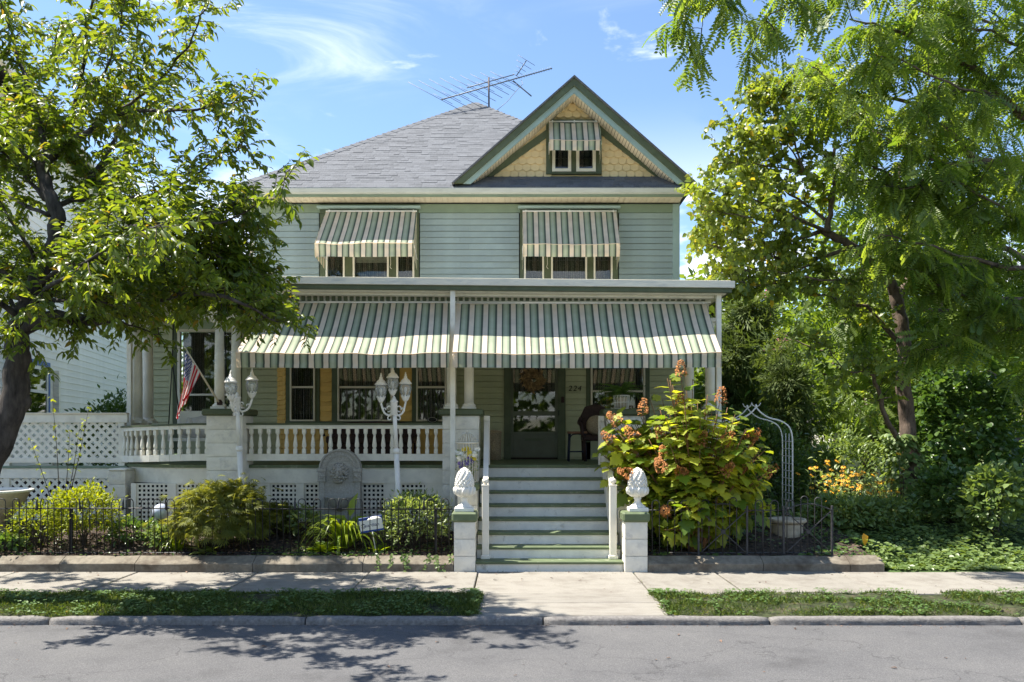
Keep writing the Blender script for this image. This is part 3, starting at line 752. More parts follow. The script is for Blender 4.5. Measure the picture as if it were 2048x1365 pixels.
# fish scale shingles
def scale_mesh(w, h, m, kind):
    q = MB(); pts = []
    if kind == 'round':
        pts = [(-w/2, h*.55)]+[(w/2*math.cos(PI+PI*i/8), h*.42+h*.42*math.sin(PI+PI*i/8)) for i in range(9)]+[(w/2, h*.55), (w/2, h*1.15), (-w/2, h*1.15)]
    else:
        pts = [(-w/2, h*.16), (-w*.36, h*.16), (-w*.28, 0), (w*.28, 0), (w*.36, h*.16), (w/2, h*.16), (w/2, h*1.15), (-w/2, h*1.15)]
    n = len(pts); c = .96
    vs = [(x*c, -.028+.025*min(1, z/h/1.1), z) for x, z in pts]+[(x*c, .003, z) for x, z in pts]
    q.add(vs, [tuple(range(n)), *[(i, i+n, (i+1) % n+n, (i+1) % n) for i in range(n)]]); return q.mesh('fish_scale', m)
SW, SH = .148, .118
sm_r = scale_mesh(SW, SH, M['scale'], 'round'); sm_w = scale_mesh(SW, SH, M['scale'], 'wave')
sc = part('fish_scale_field', gb); row = 0; z = zWB-.02
while z < zWT+.15:
    half = (zWT+.02-z)/slope+.0
    x = GC-6*SW*2-(SW/2 if row % 2 else 0)
    while x < GC+14*SW:
        if abs(x-GC) < half+.02 and not (wx0+.03 < x < wx1-.03 and z < wzt-.03):
            link('fish_scale', sm_w if row in (1, 2, 3) else sm_r, sc, (x, GYW, z))
        x += SW
    z += SH; row += 1
# attic window
aw = part('attic_window', gb)
zwb = PZ(350, GYW); a = lambda p: PX(p, GYW)
casing(aw, wx0, a(1104), zwb, wzt, GYW-.03); casing(aw, a(1191), wx1, zwb, wzt, GYW-.03); casing(aw, a(1142), a(1152), zwb+.04, wzt-.08, GYW-.03)
casing(aw, a(1104), a(1191), wzt-.08, wzt, GYW-.03); casing(aw, a(1104), a(1191), zwb, zwb+.04, GYW-.03)
for q0, q1 in ((1104, 1142), (1152, 1191)):
    dh_window(aw, a(q0), a(q1), zwb+.04, wzt-.08, GYW-.04, .055, None, curtain=False)
    m = MB(); m.box(a(q0)+.05, a(q1)-.05, GYW+.0, GYW+.012, zwb+.09, wzt-.13); m.build('insect_screen', M['dark_int'], aw)
# pent roof below the gable
pn = part('pent_roof', gb)
pv = Vector((0, GYW-YE+.02, zWB-.01-Z0)).normalized(); pl = math.hypot(GYW-YE+.02, zWB-.01-Z0)
m = MB(); m.prism_x([(YE-.04, Z0-.005), (GYW, zWB-.01), (GYW, zWB-.05), (YE-.0, Z0-.04)], PX(900, YE), PX(1368, YE)); m.build('roof_deck', M['shingle_field'], pn)
shingles(pn, Vector((PX(900, YE), YE-.04, Z0)), u, pv, 0, pl, lambda t: (0.06+t*.55, PX(1368, YE)-PX(900, YE)-.02-t*.3) if t < pl else (0, 0), exposure=.12, seed=9)

# ---- front porch roof
def sag(x, y): return -.0094*(x+3.63)
pr = part('porch_roof', house)
YP = 12.3; xr = PX(1470, YP)
def outline(off):
    """porch roof edge: front run, right return and the rounded left corner"""
    pts = []; cx, cy, r = -4.6, 14.2, 14.2-YP-off
    pts.append((xr-off, YW)); pts.append((xr-off, YP+off))
    for i in range(0, 11):
        t = -PI/2-PI/2*i/10; pts.append((cx+(r+.3)*math.cos(t), cy+r*math.sin(t)))
    pts.append((cx-r-.3, 20)); pts.append((XL-.005, 20)); pts.append((XL-.005, YW))
    return pts[::-1]
for nm, off, z0, z1, mm in (('roof_membrane', .05, 3.925, 3.99, 'gutter'), ('porch_gutter', 0, 3.88, 3.975, 'gutter'), ('porch_fascia', .035, 3.815, 3.878, 'green'), ('porch_soffit', .10, 3.80, 3.813, 'white'), ('white_frieze', .24, 3.765, 3.798, 'white')):
    m = MB(); m.prism_z(outline(off), z0, z1, sag); m.build(nm, M[mm], pr)
# frieze with dentils over the awnings
fz = part('dentil_frieze', house)
YD = 12.72; zt_, zb_ = PZ(588, YD), PZ(607, YD)
fx0, fx1 = -4.6, PX(1421, YD)
m = MB(); m.box(fx0, fx1, YD, YD+.12, zb_, zt_-.002); m.build('frieze_board', M['white'], fz)
m = MB(); m.box(fx0, fx1, YD-.03, YD, PZ(592.5, YD), zt_+.03); m.build('frieze_band', M['green'], fz)
m = MB(); m.box(fx0, fx1, YD-.02, YD, zb_, PZ(604, YD)); m.build('bead_strip', M['white'], fz)
de = MB(); de.cbox(0, .055, 0, .028, 0, PZ(588, YD)-PZ(603, YD), .004); dme = de.mesh('dentil', M['green'])
x = fx0+.02
while x < fx1-.05:
    link('dentil', dme, fz, (x, YD-.034, PZ(602.5, YD))); x += .0885
m = MB(); m.box(-4.9, xr-.3, YD+.13, YW, 3.70, 3.73); m.build('porch_ceiling', M['white'], house)
m = MB(); m.box(-4.6, PX(1421, YD), YD+.12, YD+.3, 3.45, 3.70); m.build('porch_beam', M['white'], house)
m = MB(); m.box(PX(1421, YD)-.2, PX(1421, YD), YD+.3, YW-.02, 3.45, 3.70); m.build('porch_beam', M['white'], house)

# ---- porch floor, skirt, lattice
ZF = 1.28
fl = part('porch_floor', house)
YFR = 13.05
def fl_outline(off=0):
    pts = [(3.06, YW), (3.06, YFR+off)]; cx, cy, r = -4.7, 14.35, 14.35-YFR-off
    for i in range(11):
        t = -PI/2-PI/2*i/10; pts.append((cx+(r+.35)*math.cos(t), cy+r*math.sin(t)))
    pts += [(cx-r-.35, 20), (XL, 20), (XL, YW)]; return pts[::-1]
m = MB(); m.prism_z(fl_outline(), ZF-.045, ZF); m.build('floor_boards', M['step_green'], fl)
m = MB(); m.prism_z(fl_outline(.03), 1.0, ZF-.047); m.build('skirt_board', M['white'], fl)
YS = YFR+.05
def lattice_grid(parent, x0, x1, z0, z1, y, pitch=.066, w=.03):
    q = MB(); x = x0
    while x < x1: q.box(x, min(x+w, x1), y, y+.006, z0, z1); x += pitch
    z = z0
    while z < z1: q.box(x0, x1, y-.007, y-.001, z, min(z+w, z1)); z += pitch
    return q.build('lattice_panel', M['white'], parent, kind='stuff')
stiles = [(262,272),(335,352),(409,491),(512,540),(592,608),(640,652),(705,723),(767,800),(850,890)]
for i in range(len(stiles)-1):
    lattice_grid(fl, PX(stiles[i][1], YS), PX(stiles[i+1][0], YS), .38, 1.0, YS+.02)
for a0, a1 in stiles:
    m = MB(); m.box(PX(a0, YS), PX(a1, YS), YS-.006, YS+.03, .30, 1.0); m.build('stile', M['white'], fl)
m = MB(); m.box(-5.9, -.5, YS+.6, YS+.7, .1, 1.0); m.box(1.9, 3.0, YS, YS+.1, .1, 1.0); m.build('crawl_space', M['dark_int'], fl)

# ---- stone piers and columns
def pier(x0, x1, y0, y1, z0, z1, cap=.10, over=.06, course=.205, seed=0, name='porch_pier', label=None, capm='green'):
    p = part(name, house, label=label); r = random.Random(seed); z = z0; n = max(1, round((z1-cap-z0)/course)); h = (z1-cap-z0)/n
    for i in range(n):
        q = MB(); nx_, nz_ = 7, 5; g = .004
        # rough face towards the street, other sides plain
        def face(px, pz):
            e = min(px, 1-px, pz, 1-pz)*4; w = min(1, e)
            return -.014*w*(.5+mnoise.noise((px*3.1+seed, pz*2.2+i*3.7, seed)))-.006*w*mnoise.noise((px*9, pz*9+i, seed+3))
        za, zb = z0+i*h+g, z0+(i+1)*h-g
        vs = [(x0+(x1-x0)*a/nx_, y0+face(a/nx_, b/nz_), za+(zb-za)*b/nz_) for b in range(nz_+1) for a in range(nx_+1)]
        fs = [(b*(nx_+1)+a, b*(nx_+1)+a+1, (b+1)*(nx_+1)+a+1, (b+1)*(nx_+1)+a) for b in range(nz_) for a in range(nx_)]
        q.add(vs, fs, True)
        for sx in (0, 1):
            xx = (x0, x1)[sx]; vs = [(xx+(1 if sx else -1)*(-face(b/nz_, a/nx_)*.6), y0+(y1-y0)*a/nx_, za+(zb-za)*b/nz_) for b in range(nz_+1) for a in range(nx_+1)]
            q.add(vs, [f if sx else f[::-1] for f in fs], True)
        q.box(x0+.004, x1-.004, y0+.01, y1, za, zb)
        q.build('stone_block', M['stone'], p)
    m = MB(); m.box(x0+.01, x1-.01, y0+.015, y1-.01, z0, z1-cap); m.build('mortar', M['stone'], p)
    m = MB(); m.cbox(x0-over, x1+over, y0-over, y1+over, z1-cap, z1, .022); m.build('cap', M[capm], p)
    return p
def column(x, y, z0, z1, r=.072):
    c = part('column', house, (x, y, 0))
    s = MB(); s.lathe([(r, z0+.06), (r*1.0, z0+(z1-z0)*.4), (r*.86, z1-.08)], n=20); s.build('shaft', M['white'], c)
    b = MB(); b.cbox(-r*1.45, r*1.45, -r*1.45, r*1.45, z0, z0+.035, .004); b.lathe([(r*1.35, z0+.035), (r*1.42, z0+.05), (r*1.3, z0+.07), (r*1.05, z0+.075), (r*1.05, z0+.09)], n=20); b.build('base', M['white'], c)
    k = MB(); k.lathe([(r*.88, z1-.12), (r*1.0, z1-.11), (r*1.0, z1-.09), (r*1.2, z1-.06)], n=20); k.cbox(-r*1.4, r*1.4, -r*1.4, r*1.4, z1-.06, z1, .004); k.build('capital', M['white'], c)
    return c
YPI = 12.75
P1 = (PX(413, YPI), PX(485, YPI)); P2 = (PX(885, YPI), PX(958, YPI)); P3 = (1.40, 1.92); P4 = (2.50, 3.03)
for i, (a0, a1) in enumerate((P1, P2, P3, P4)):
    pier(a0, a1, YPI, YPI+.53, .2, PZ(818, YPI), seed=i*11+2)
ZC = PZ(818, YPI)
for px in (439, 472): column(PX(px, YPI+.2), YPI+.2, ZC, 3.46)
for px in (903, 938): column(PX(px, YPI+.2), YPI+.2, ZC, 3.46)
for px in (1378, 1420): column(PX(px, YPI+.2), YPI+.2, ZC, 3.46)
for px, yy in ((274, 14.1), (296, 14.45)): column(PX(px, yy), yy, PZ(847, yy), 3.7, .085)
q = pier(PX(226, 14.0), PX(302, 14.4), 14.02, 14.5, ZF, PZ(847, 14.1), seed=80, name='corner_pedestal', capm='white', over=.0)
pier(PX(229, 13.3), PX(262, 13.3), 13.1, 13.5, .2, ZF-.06, cap=.04, over=.01, seed=91, name='corner_pier', capm='white')
# slender posts at the porch edge
for px, yy, zb in ((905.5, 12.42, .3), (1437, 12.5, .3)):
    m = MB(); w = .036; m.cbox(PX(px, yy)-w, PX(px, yy)+w, yy-w, yy+w, zb, 3.80, .006); m.build('edge_post', M['white'], house)
m = MB(); m.cbox(PX(253, 13.9), PX(262, 13.9), 13.9, 13.97, .3, 3.8, .006); m.build('edge_post', M['white'], house)

# ---- turned balustrades
def baluster_mesh(h):
    q = MB(); s = .028
    q.cbox(-s, s, -s, s, 0, h*.20, .003)
    pf = [(.020,.20),(.026,.215),(.020,.235),(.030,.27),(.034,.32),(.033,.38),(.026,.52),(.019,.68),(.017,.74),(.026,.76),(.018,.785),(.024,.80)]
    q.lathe([(r, h*t) for r, t in pf], n=10)
    q.cbox(-s, s, -s, s, h*.80, h, .003); return q.mesh('baluster', M['white'])
YR = 12.97; zr0, zr1 = PZ(908, YR), PZ(858, YR); bal = baluster_mesh(zr1-zr0)
rl = part('porch_railing', house)
def rails(p0, p1):
    p0 = Vector((*p0, 0)); p1 = Vector((*p1, 0))
    s0 = -.05*max(0, -4.75-p0.x)/1.5; s1 = -.05*max(0, -4.75-p1.x)/1.5; p0.z = s0; p1.z = s1
    for nm, z, w, h, mm in (('top_rail', zr1+.028, .075, .055, 'white'), ('rail_cap', zr1+.07, .11, .028, 'green'), ('bottom_rail', zr0-.052, .07, .10, 'white')):
        m = MB(); m.bar(p0+Vector((0,0,z)), p1+Vector((0,0,z)), w, h); m.build(nm, M[mm], rl)
rails((P1[1], YR), (P2[0], YR))
n = 22
for i in range(n):
    link('baluster', bal, rl, (PX(503, YR)+(PX(872, YR)-PX(503, YR))*i/(n-1), YR, zr0))
rl = part('curved_railing', house)
arc = [Vector((P1[0], YR))]+[Vector((-4.75+1.58*math.cos(-PI/2-PI/2*i/14), 14.35+(14.35-YR)*math.sin(-PI/2-PI/2*i/14))) for i in range(15)]
for i in range(len(arc)-1): rails(arc[i], arc[i+1])
tot = sum((arc[i+1]-arc[i]).length for i in range(len(arc)-1)); n = int(tot/.131)
for k in range(n):
    d = (k+.5)*tot/n; i = 0
    while d > (arc[i+1]-arc[i]).length: d -= (arc[i+1]-arc[i]).length; i += 1
    p = arc[i].lerp(arc[i+1], d/(arc[i+1]-arc[i]).length); e = arc[i+1]-arc[i]
    link('baluster', bal, rl, (p.x, p.y, zr0-.05*max(0, -4.75-p.x)/1.5), rotz=math.atan2(e.y, e.x))
rl = part('right_railing', house); 
rails((P3[1], YR), (P4[0], YR))
for i in range(4): link('baluster', bal, rl, (P3[1]+.08+i*.131, YR, zr0))

# ---- ground floor wall behind the porch
low = part('porch_wall', house)
YL = YW
for a0, a1 in ((300, 340), (494, 557), (893, 1008), (1131, 1172), (1299, 1372)):
    clapboards(low, PX(a0, YL), PX(a1, YL), ZF-.02, 3.72, .1045, YL, M['siding_low'])
# left part of the wall round the corner window
for a0, a1, mm in ((338, 346, 'green_blue'), ):
    m = MB(); m.cbox(PX(a0, YL), PX(a1, YL), YL-.02, YL+.05, ZF, 3.72, .003); m.build('corner_board', M['siding_low'], low)
a = lambda p: PX(p, YL)
m = MB(); m.box(a(485), a(495), YL-.02, YL+.05, ZF, 3.72); m.build('corner_board', M['siding_low'], low)
cw = part('corner_window', house)
casing(cw, a(346), a(356), ZF+.1, 3.7, YL); casing(cw, a(474), a(484), ZF+.1, 3.7, YL)
dh_window(cw, a(356), a(474), PZ(848, YL), 3.6, YL-.01, .05, PZ(790, YL))
m = MB(); m.box(a(356), a(474), YL-.02, YL+.05, ZF, PZ(848, YL)-.003); m.build('apron_panel', M['siding_low'], low)
# bay with ochre scales
by = part('bay_window', house); YB = 15.22
a = lambda p: PX(p, YB)
zs = PZ(843, YB)
m = MB(); m.prism_z([(PX(557, YL), YL), (a(572), YB+.03), (a(892), YB+.03), (PX(897, YL), YL)], ZF, 3.70); m.build('bay_core', M['dark_int'], by)
wins = [(581, 631), (676, 785), (833, 893)]
gr = [(572, 581), (631, 640), (664, 676), (785, 799), (824, 833)]
for q0, q1 in gr: casing(by, a(q0), a(q1), zs-.03, 3.7, YB)
for q0, q1 in wins:
    dh_window(by, a(q0), a(q1), zs, 3.6, YB-.03, .028, PZ(775, YB), frame_m='soffit', depth=.05)
m = MB(); m.box(a(572), a(892), YB-.06, YB+.02, zs-.055, zs-.002); m.build('sill', M['green'], by)
ochre = scale_mesh(.148, .085, M['ochre'], 'round')
for q0, q1, zb in ((640, 664, zs), (799, 824, zs), (572, 893, ZF)):
    ztop = 3.65 if zb == zs else zs-.06
    m = MB(); m.box(a(q0), a(q1), YB, YB+.02, zb, ztop); m.build('panel', M['ochre'], by)
    row = 0; z = zb; n = max(1, round((a(q1)-a(q0))/.148)); w = (a(q1)-a(q0))/n
    while z < min(ztop-.05, 3.2):
        for k in range(n if row % 2 == 0 else n-1):
            o = link('fish_scale', ochre, by, (a(q0)+(k+.5+(.5 if row % 2 else 0))*w, YB-.004, z)); o.scale = (w/.15, 1, 1)
        z += .085; row += 1
# angled left cheek
m = MB(); A = Vector((PX(556, YL), YL-.01, 0)); B = Vector((a(572), YB+.0, 0))
row = 0; z = ZF+.02; d = B-A; ang = math.atan2(d.y, d.x)
while z < 3.1:
    for k in range(3):
        p = A+d*((k+.5)/3); o = link('fish_scale', ochre, by, (p.x, p.y, z), rotz=ang); o.scale = (d.length/3/.15, 1, 1)
    z += .085
m.add([A+Vector((0,0,ZF)), B+Vector((0,0,ZF)), B+Vector((0,0,3.7)), A+Vector((0,0,3.7))], [(0,1,2,3)]); m.build('cheek', M['ochre'], by)

# ---- front door
dr = part('front_door', house)
a = lambda p: PX(p, YL)
ztop = 3.45
casing(dr, a(1008), a(1022), ZF, ztop, YL-.02); casing(dr, a(1115), a(1130), ZF, ztop, YL-.02); casing(dr, a(1022), a(1115), ztop-.1, ztop, YL-.02)
yd = YL-.01; zA, zB, zC, zD = PZ(823, YL), PZ(832, YL), PZ(864, YL), PZ(870, YL)
m = MB()
for q in ((1022, 1027, ZF+.03, ztop-.1), (1110, 1115, ZF+.03, ztop-.1)): m.cbox(a(q[0]), a(q[1]), yd-.02, yd+.03, q[2], q[3], .003)
m.cbox(a(1027), a(1110), yd-.02, yd+.03, zB, zA, .003); m.cbox(a(1027), a(1110), yd-.02, yd+.03, zD-.0, zC, .003); m.cbox(a(1027), a(1110), yd-.02, yd+.03, ztop-.18, ztop-.1, .003)
m.build('stile_and_rail', M['door'], dr)
m = MB(); m.cbox(a(1027), a(1110), yd-.008, yd+.03, ZF+.03, zD, .003); m.build('kick_panel', M['door'], dr)
m = MB(); m.cbox(a(1050), a(1087), yd-.018, yd-.006, PZ(882, YL), PZ(877, YL), .002); m.build('mail_slot', M['green'], dr)
m = MB(); m.box(a(1027), a(1110), yd, yd+.006, zA, ztop-.18); m.build('upper_pane', M['glass'], dr)
m = MB(); m.box(a(1027), a(1110), yd, yd+.006, zC, zB); m.build('lower_pane', M['glass'], dr)
m = MB(); m.box(a(1024), a(1112), yd+.06, yd+.08, ZF, ztop); m.build('inner_door', M['brown'], dr)
m = MB(); m.tube([(a(1117), yd-.03, PZ(832, YL)), (a(1117), yd-.07, PZ(830, YL)), (a(1117), yd-.07, PZ(822, YL)), (a(1117), yd-.03, PZ(820, YL))], .008, 6); m.build('handle', M['iron'], dr)
m = MB(); m.cbox(a(1122), a(1128), yd-.07, yd-.04, PZ(806, YL), PZ(794, YL), .004); m.build('bell_box', M['brown'], dr)
# numerals
for ch, px in (('2', 1136), ('2', 1145.5), ('4', 1154.5)):
    lettering('numeral', ch, .135, M['black'], house, (a(px), YL-.03, PZ(782.5, YL)), .004, .2)
# right porch window
rw = part('porch_window', house)
casing(rw, a(1172), a(1181), ZF+.3, 3.6, YL); casing(rw, a(1290), a(1299), ZF+.3, 3.6, YL)
dh_window(rw, a(1181), a(1290), PZ(848, YL), 3.55, YL-.01, .035, PZ(783, YL), frame_m='soffit')
m = MB(); m.box(a(1181), a(1290), YL-.03, YL+.05, ZF, PZ(848, YL)-.003); m.build('apron_panel', M['siding_low'], low)

# ---- front steps
st = part('front_steps', house)
sx0, sx1 = PX(952, 11.18), PX(1246, 11.18)
zt_ = [.116, .268, .425, .585, .752, .920, 1.096, 1.276]
for i in range(8):
    y0 = 11.18+.27*i; zlow = zt_[i-1] if i else -.03
    m = MB(); m.cbox(sx0, sx1, y0, y0+.03, zlow-.02, zt_[i]-.03, .003); m.build('riser', M['white_worn'], st)
    y1 = y0+.29 if i < 7 else YFR+.1
    m = MB(); m.cbox(sx0-.005, sx1+.005, y0-.03, y1, zt_[i]-.034, zt_[i], .008); m.build('tread', M['step_green'], st)
m = MB(); m.box(sx0+.02, sx1-.02, 11.25, 13.05, -.1, .1); m.build('step_base', M['white_worn'], st)
# knee walls and piers beside the steps
for s, x0, x1 in ((0, PX(908, 11.06), sx0-.008), (1, sx1+.012, PX(1295, 11.06))):
    pier(x0, x1, 11.06, 11.42, -.02, PZ(1025, 11.06), cap=.125, over=.03, course=.2, seed=31+s*7, name='step_pier', capm='step_green')
    pier(x0, x1, 11.78, 12.25, -.02, PZ(967, 11.75), cap=.10, over=.03, course=.2, seed=41+s*7, name='step_pier', capm='step_green')
    kw = part('knee_wall', house)
    m = MB(); m.box(x0+.02, x1-.01, 11.42, 11.78, -.05, .55); m.box(x0+.02, x1-.01, 12.25, 13.05, -.05, 1.0); m.build('wall_stone', M['stone'], kw)
# handrails
for s in (0, 1):
    h = part('step_railing', house); w = .045
    xl = PX(971, 11.4) if s == 0 else PX(1226, 11.4); xu = PX(973.5, 13.0) if s == 0 else PX(1203, 13.0)
    zl0 = zt_[0]; zl1 = PZ(972, 11.4)
    m = MB(); m.cbox(xl-w, xl+w, 11.36, 11.36+2*w, zl0, zl1, .006); m.build('newel', M['white_trim'], h)
    m = MB(); m.cbox(xl-w-.016, xl+w+.016, 11.36-.016, 11.36+2*w+.016, zl0, zl0+.05, .008); m.build('newel_base', M['white_trim'], h)
    m = MB(); m.cbox(xl-w-.006, xl+w+.006, 11.354, 11.366+2*w, zl1, zl1+.015, .004); m.lathe([(.02, zl1+.015), (.03, zl1+.03), (.045, zl1+.055), (.04, zl1+.085), (.015, zl1+.1)], (xl, 11.36+w, 0), 14); m.build('newel_ball', M['white_trim'], h)
    zu0, zu1 = 1.28, PZ(832, 13.0)
    m = MB(); m.cbox(xu-w, xu+w, 12.98, 12.98+2*w, zu0, zu1, .006); m.build('newel', M['white_trim'], h)
    A, B = Vector((xl, 11.45, zl1-.05)), Vector((xu, 12.98, zu1-.10))
    m = MB(); m.bar(A, B, .07, .06); m.build('handrail', M['white_trim'], h)
    A2, B2 = Vector((xl, 11.45, zl0+.22)), Vector((xu, 12.98, zu0+.18))
    m = MB(); m.bar(A2, B2, .05, .05); m.build('lower_rail', M['white_trim'], h)
    for i in range(1, 13):
        f = i/13; p, q = A2.lerp(B2, f), A.lerp(B, f)
        m = MB(); m.bar(p, q, .028, .028); m.build('picket', M['white_trim'], h)
# ------------------------------------------------------------------ awnings
def awning(name, label, xt0, xt1, yt, zt, xb0, xb1, yb, zb, zv, group, wings=True, sagz=.03, seed=0):
    t = thing(name, label, 'awning', ((xt0+xt1)/2, yt, zt), group=group); o = t.location
    nx_, nv, nl = 90, 14, 6; vs = []; ac = []; r = random.Random(seed)
    W = xb1-xb0
    for j in range(nv+1):
        f = j/nv
        for i in range(nx_+1):
            g = i/nx_; x = (xt0+(xt1-xt0)*g)*(1-f)+(xb0+W*g)*f
            s = sagz*math.sin(PI*f)*(.6+.4*math.sin(PI*g))+.010*mnoise.noise((g*W*4, f*3, seed))+.022*mnoise.noise((g*W*1.3, f*1.6, seed+5))
            vs.append((x-o.x, yt+(yb-yt)*f+s*.2-o.y, zt+(zb-zt)*f-s-.012*math.sin(PI*g)*f-o.z)); ac.append(g*W)
    for j in range(1, nl+1):
        f = j/nl
        for i in range(nx_+1):
            g = i/nx_
            wv = .03*f*mnoise.noise((g*W*5, f*2.0, seed+9))+.012*mnoise.noise((g*W*2.2+f, f*4, seed+4))
            edge = .05*f*math.exp(-min(g, 1-g)*W/.12)
            vs.append((xb0+W*g-o.x, yb+wv+edge-.004*f-o.y, zb+(zv-zb)*f-.012*math.sin(PI*g)-o.z)); ac.append(g*W)
    n = nx_+1; fs = [(j*n+i, (j+1)*n+i, (j+1)*n+i+1, j*n+i+1) for j in range(nv+nl) for i in range(nx_)]
    ct = MB(); ct.add(vs[:n*(nv+1)], fs[:nx_*nv], True); c = ct.build('canopy', M['awning'], t)
    a = c.data.attributes.new('across', 'FLOAT', 'POINT'); a.data.foreach_set('value', ac[:n*(nv+1)])
    vl = MB(); k = n*nv; vl.add(vs[k:], [tuple(q-k for q in f) for f in fs[nx_*nv:]], True); c = vl.build('valance', M['awning'], t)
    a = c.data.attributes.new('across', 'FLOAT', 'POINT'); a.data.foreach_set('value', ac[k:])
    sm = MB(); sm.tube([Vector(vs[n*nv+i])+Vector((0,-.006,.002)) for i in range(0, nx_+1, 3)], .005, 5); sm.build('seam', M['awning'], t)
    if wings:
        for xx, xbb in ((xt0, xb0), (xt1, xb1)):
            w = MB(); vv = []; aa = []; m = 10
            for j in range(m+1):
                f = j/m; x = xx+(xbb-xx)*f
                for i in range(m+1):
                    g = i/m; top = zt+(zb-zt)*f; bot = zv-.14*(1-f) if f > 0 else zv-.14
                    y = yt+(yb-yt)*f; z = top+(bot-top)*g
                    vv.append((x-o.x+.012*mnoise.noise((f*3, g*3, seed)), y-o.y, z-o.z)); aa.append(f*.8+xx)
            w.add(vv, [(j*(m+1)+i, j*(m+1)+i+1, (j+1)*(m+1)+i+1, (j+1)*(m+1)+i) for j in range(m) for i in range(m)], True)
            q = w.build('side_wing', M['awning'], t); a = q.data.attributes.new('across', 'FLOAT', 'POINT'); a.data.foreach_set('value', aa)
    fr = MB(); e = .012
    fr.tube([(xt0-o.x, -.01, .01), (xt1-o.x, -.01, .01)], .014, 6)
    for xx, xbb in ((xt0, xb0), (xt1, xb1)):
        fr.tube([(xx-o.x, 0, zv-zt+.05), (xbb-o.x, yb-o.y+.03, zb-zt-.03)], .01, 6)
    fr.tube([(xb0-o.x, yb-o.y+.025, zb-zt-.028), (xb1-o.x, yb-o.y+.025, zb-zt-.028)], .01, 6)
    fr.build('awning_frame', M['white_metal'], t, kind='stuff')
    hk = MB()
    nh = max(3, int((xt1-xt0)/.65))
    for i in range(nh):
        hx = xt0+.06+(xt1-xt0-.12)*i/(nh-1)-o.x; hk.cbox(hx-.012, hx+.012, -.03, -.005, -.012, .03, .003)
    hk.build('hook_row', M['white_metal'], t, kind='stuff')
    return t
G1 = 'striped awnings on the house'
a1, a2 = 12.70, 11.86
awning('porch_awning', 'wide striped porch awning over the long balustrade and bay window', -3.66, PX(901, a1), a1, PZ(606.5, a1), -3.77, PX(897.5, a2), a2, PZ(706, a2), PZ(735, a2), G1, wings=False, seed=3, sagz=.06)
awning('porch_awning', 'wide striped porch awning over the front door and steps', PX(913, a1), PX(1414, a1), a1, PZ(608, a1), PX(905, a2), PX(1444, a2), a2, PZ(706, a2), PZ(735, a2), G1, wings=False, seed=8, sagz=.06)
b1_, b2_ = 15.42, 14.88
awning('window_awning', 'striped awning over the upper window nearest the cherry tree', PX(652, b1_), PX(834, b1_), b1_, PZ(424, b1_), PX(629, b2_), PX(827, b2_), b2_, PZ(486, b2_), PZ(513, b2_), G1, seed=14)
awning('window_awning', 'striped awning over the upper window below the yellow gable', PX(1045, b1_), PX(1233, b1_), b1_, PZ(424, b1_), PX(1046, b2_), PX(1240, b2_), b2_, PZ(488, b2_), PZ(513, b2_), G1, seed=21)
awning('attic_awning', 'small striped awning over the attic window in the yellow gable', PX(1098, 15.42), PX(1199, 15.42), 15.42, PZ(245, 15.42), PX(1099, 15.0), PX(1203, 15.0), 15.0, PZ(281, 15.0), PZ(300, 15.0), G1, seed=25, sagz=.015)

# ------------------------------------------------------------------ television antenna on the roof
YA = 19.0
an = thing('tv_antenna', 'large metal television antenna on a mast above the hip roof', 'antenna', at(978, 214, YA)); O = an.location
def L3(p): return Vector(p)-O
m = MB(); m.tube([L3(at(978, 225, YA)), L3(at(977.5, 156, YA))], .018, 8); m.build('mast', M['mast'], an)
e = Vector((0, .0, 0))
bd_ = MB()
p0, p1 = at(882, 200, YA-.5), at(1104, 137, YA+.9)
bd_.tube([L3(p0), L3(p1)], .013, 6)
bd_.tube([L3(p0.lerp(p1, .22)+Vector((0,0,.10))), L3(p0.lerp(p1, .64)+Vector((0,0,.10)))], .011, 6)
bd_.build('boom', M['alum'], an)
el = MB(); bm_dir = (p1-p0).normalized()
for i in range(9):
    c = p0.lerp(p1, .0+.073*i); ln = .80-.045*i
    q = at(1024, 0, 1); d = (at(828, 171, YA)-at(882, 200, YA)).normalized()
    el_ = MB(); el_.tube([L3(c+d*ln), L3(c-d*ln*.82)], .0055, 5); el_.build('element', M['alum'], an)
    el_ = MB(); c2 = c+bm_dir*.06; el_.tube([L3(c2+d*.25), L3(c2-d*.22)], .005, 5); el_.build('element', M['alum'], an)
for i in range(15):
    c = p0.lerp(p1, .66+.0235*i); el_ = MB(); el_.tube([L3(c+Vector((-.02, 0, .045))), L3(c-Vector((-.02, 0, .03)))], .0045, 4); el_.build('short_element', M['alum'], an)
m = MB(); c0, c1 = at(1033, 152, YA+.4), at(1053, 121, YA+.4); m.tube([L3(c0), L3(c1)], .012, 6); m.build('side_boom', M['alum'], an)
for f, ln in ((0, .10), (.22, .10), (.45, .12), (.72, .2), (1, .22)):
    c = c0.lerp(c1, f); d = Vector((-.8, 0, .5)).normalized(); m = MB(); m.tube([L3(c+d*ln), L3(c-d*ln)], .005, 5); m.build('short_element', M['alum'], an)
m = MB(); m.tube([L3(at(1026, 162, YA+.4)), L3(at(1056, 187, YA+.4)), L3(at(1063, 193, YA+.4))], .014, 6); m.build('side_boom', M['alum'], an)
m = MB(); m.tube([L3(at(1042, 160, YA+.4)), L3(at(1046, 168, YA+.3)), L3(at(1036, 178, YA+.1)), L3(at(1015, 203, YA-.2)), L3(at(994, 221, YA-.3))], .006, 5); m.build('cable', M['alum'], an)

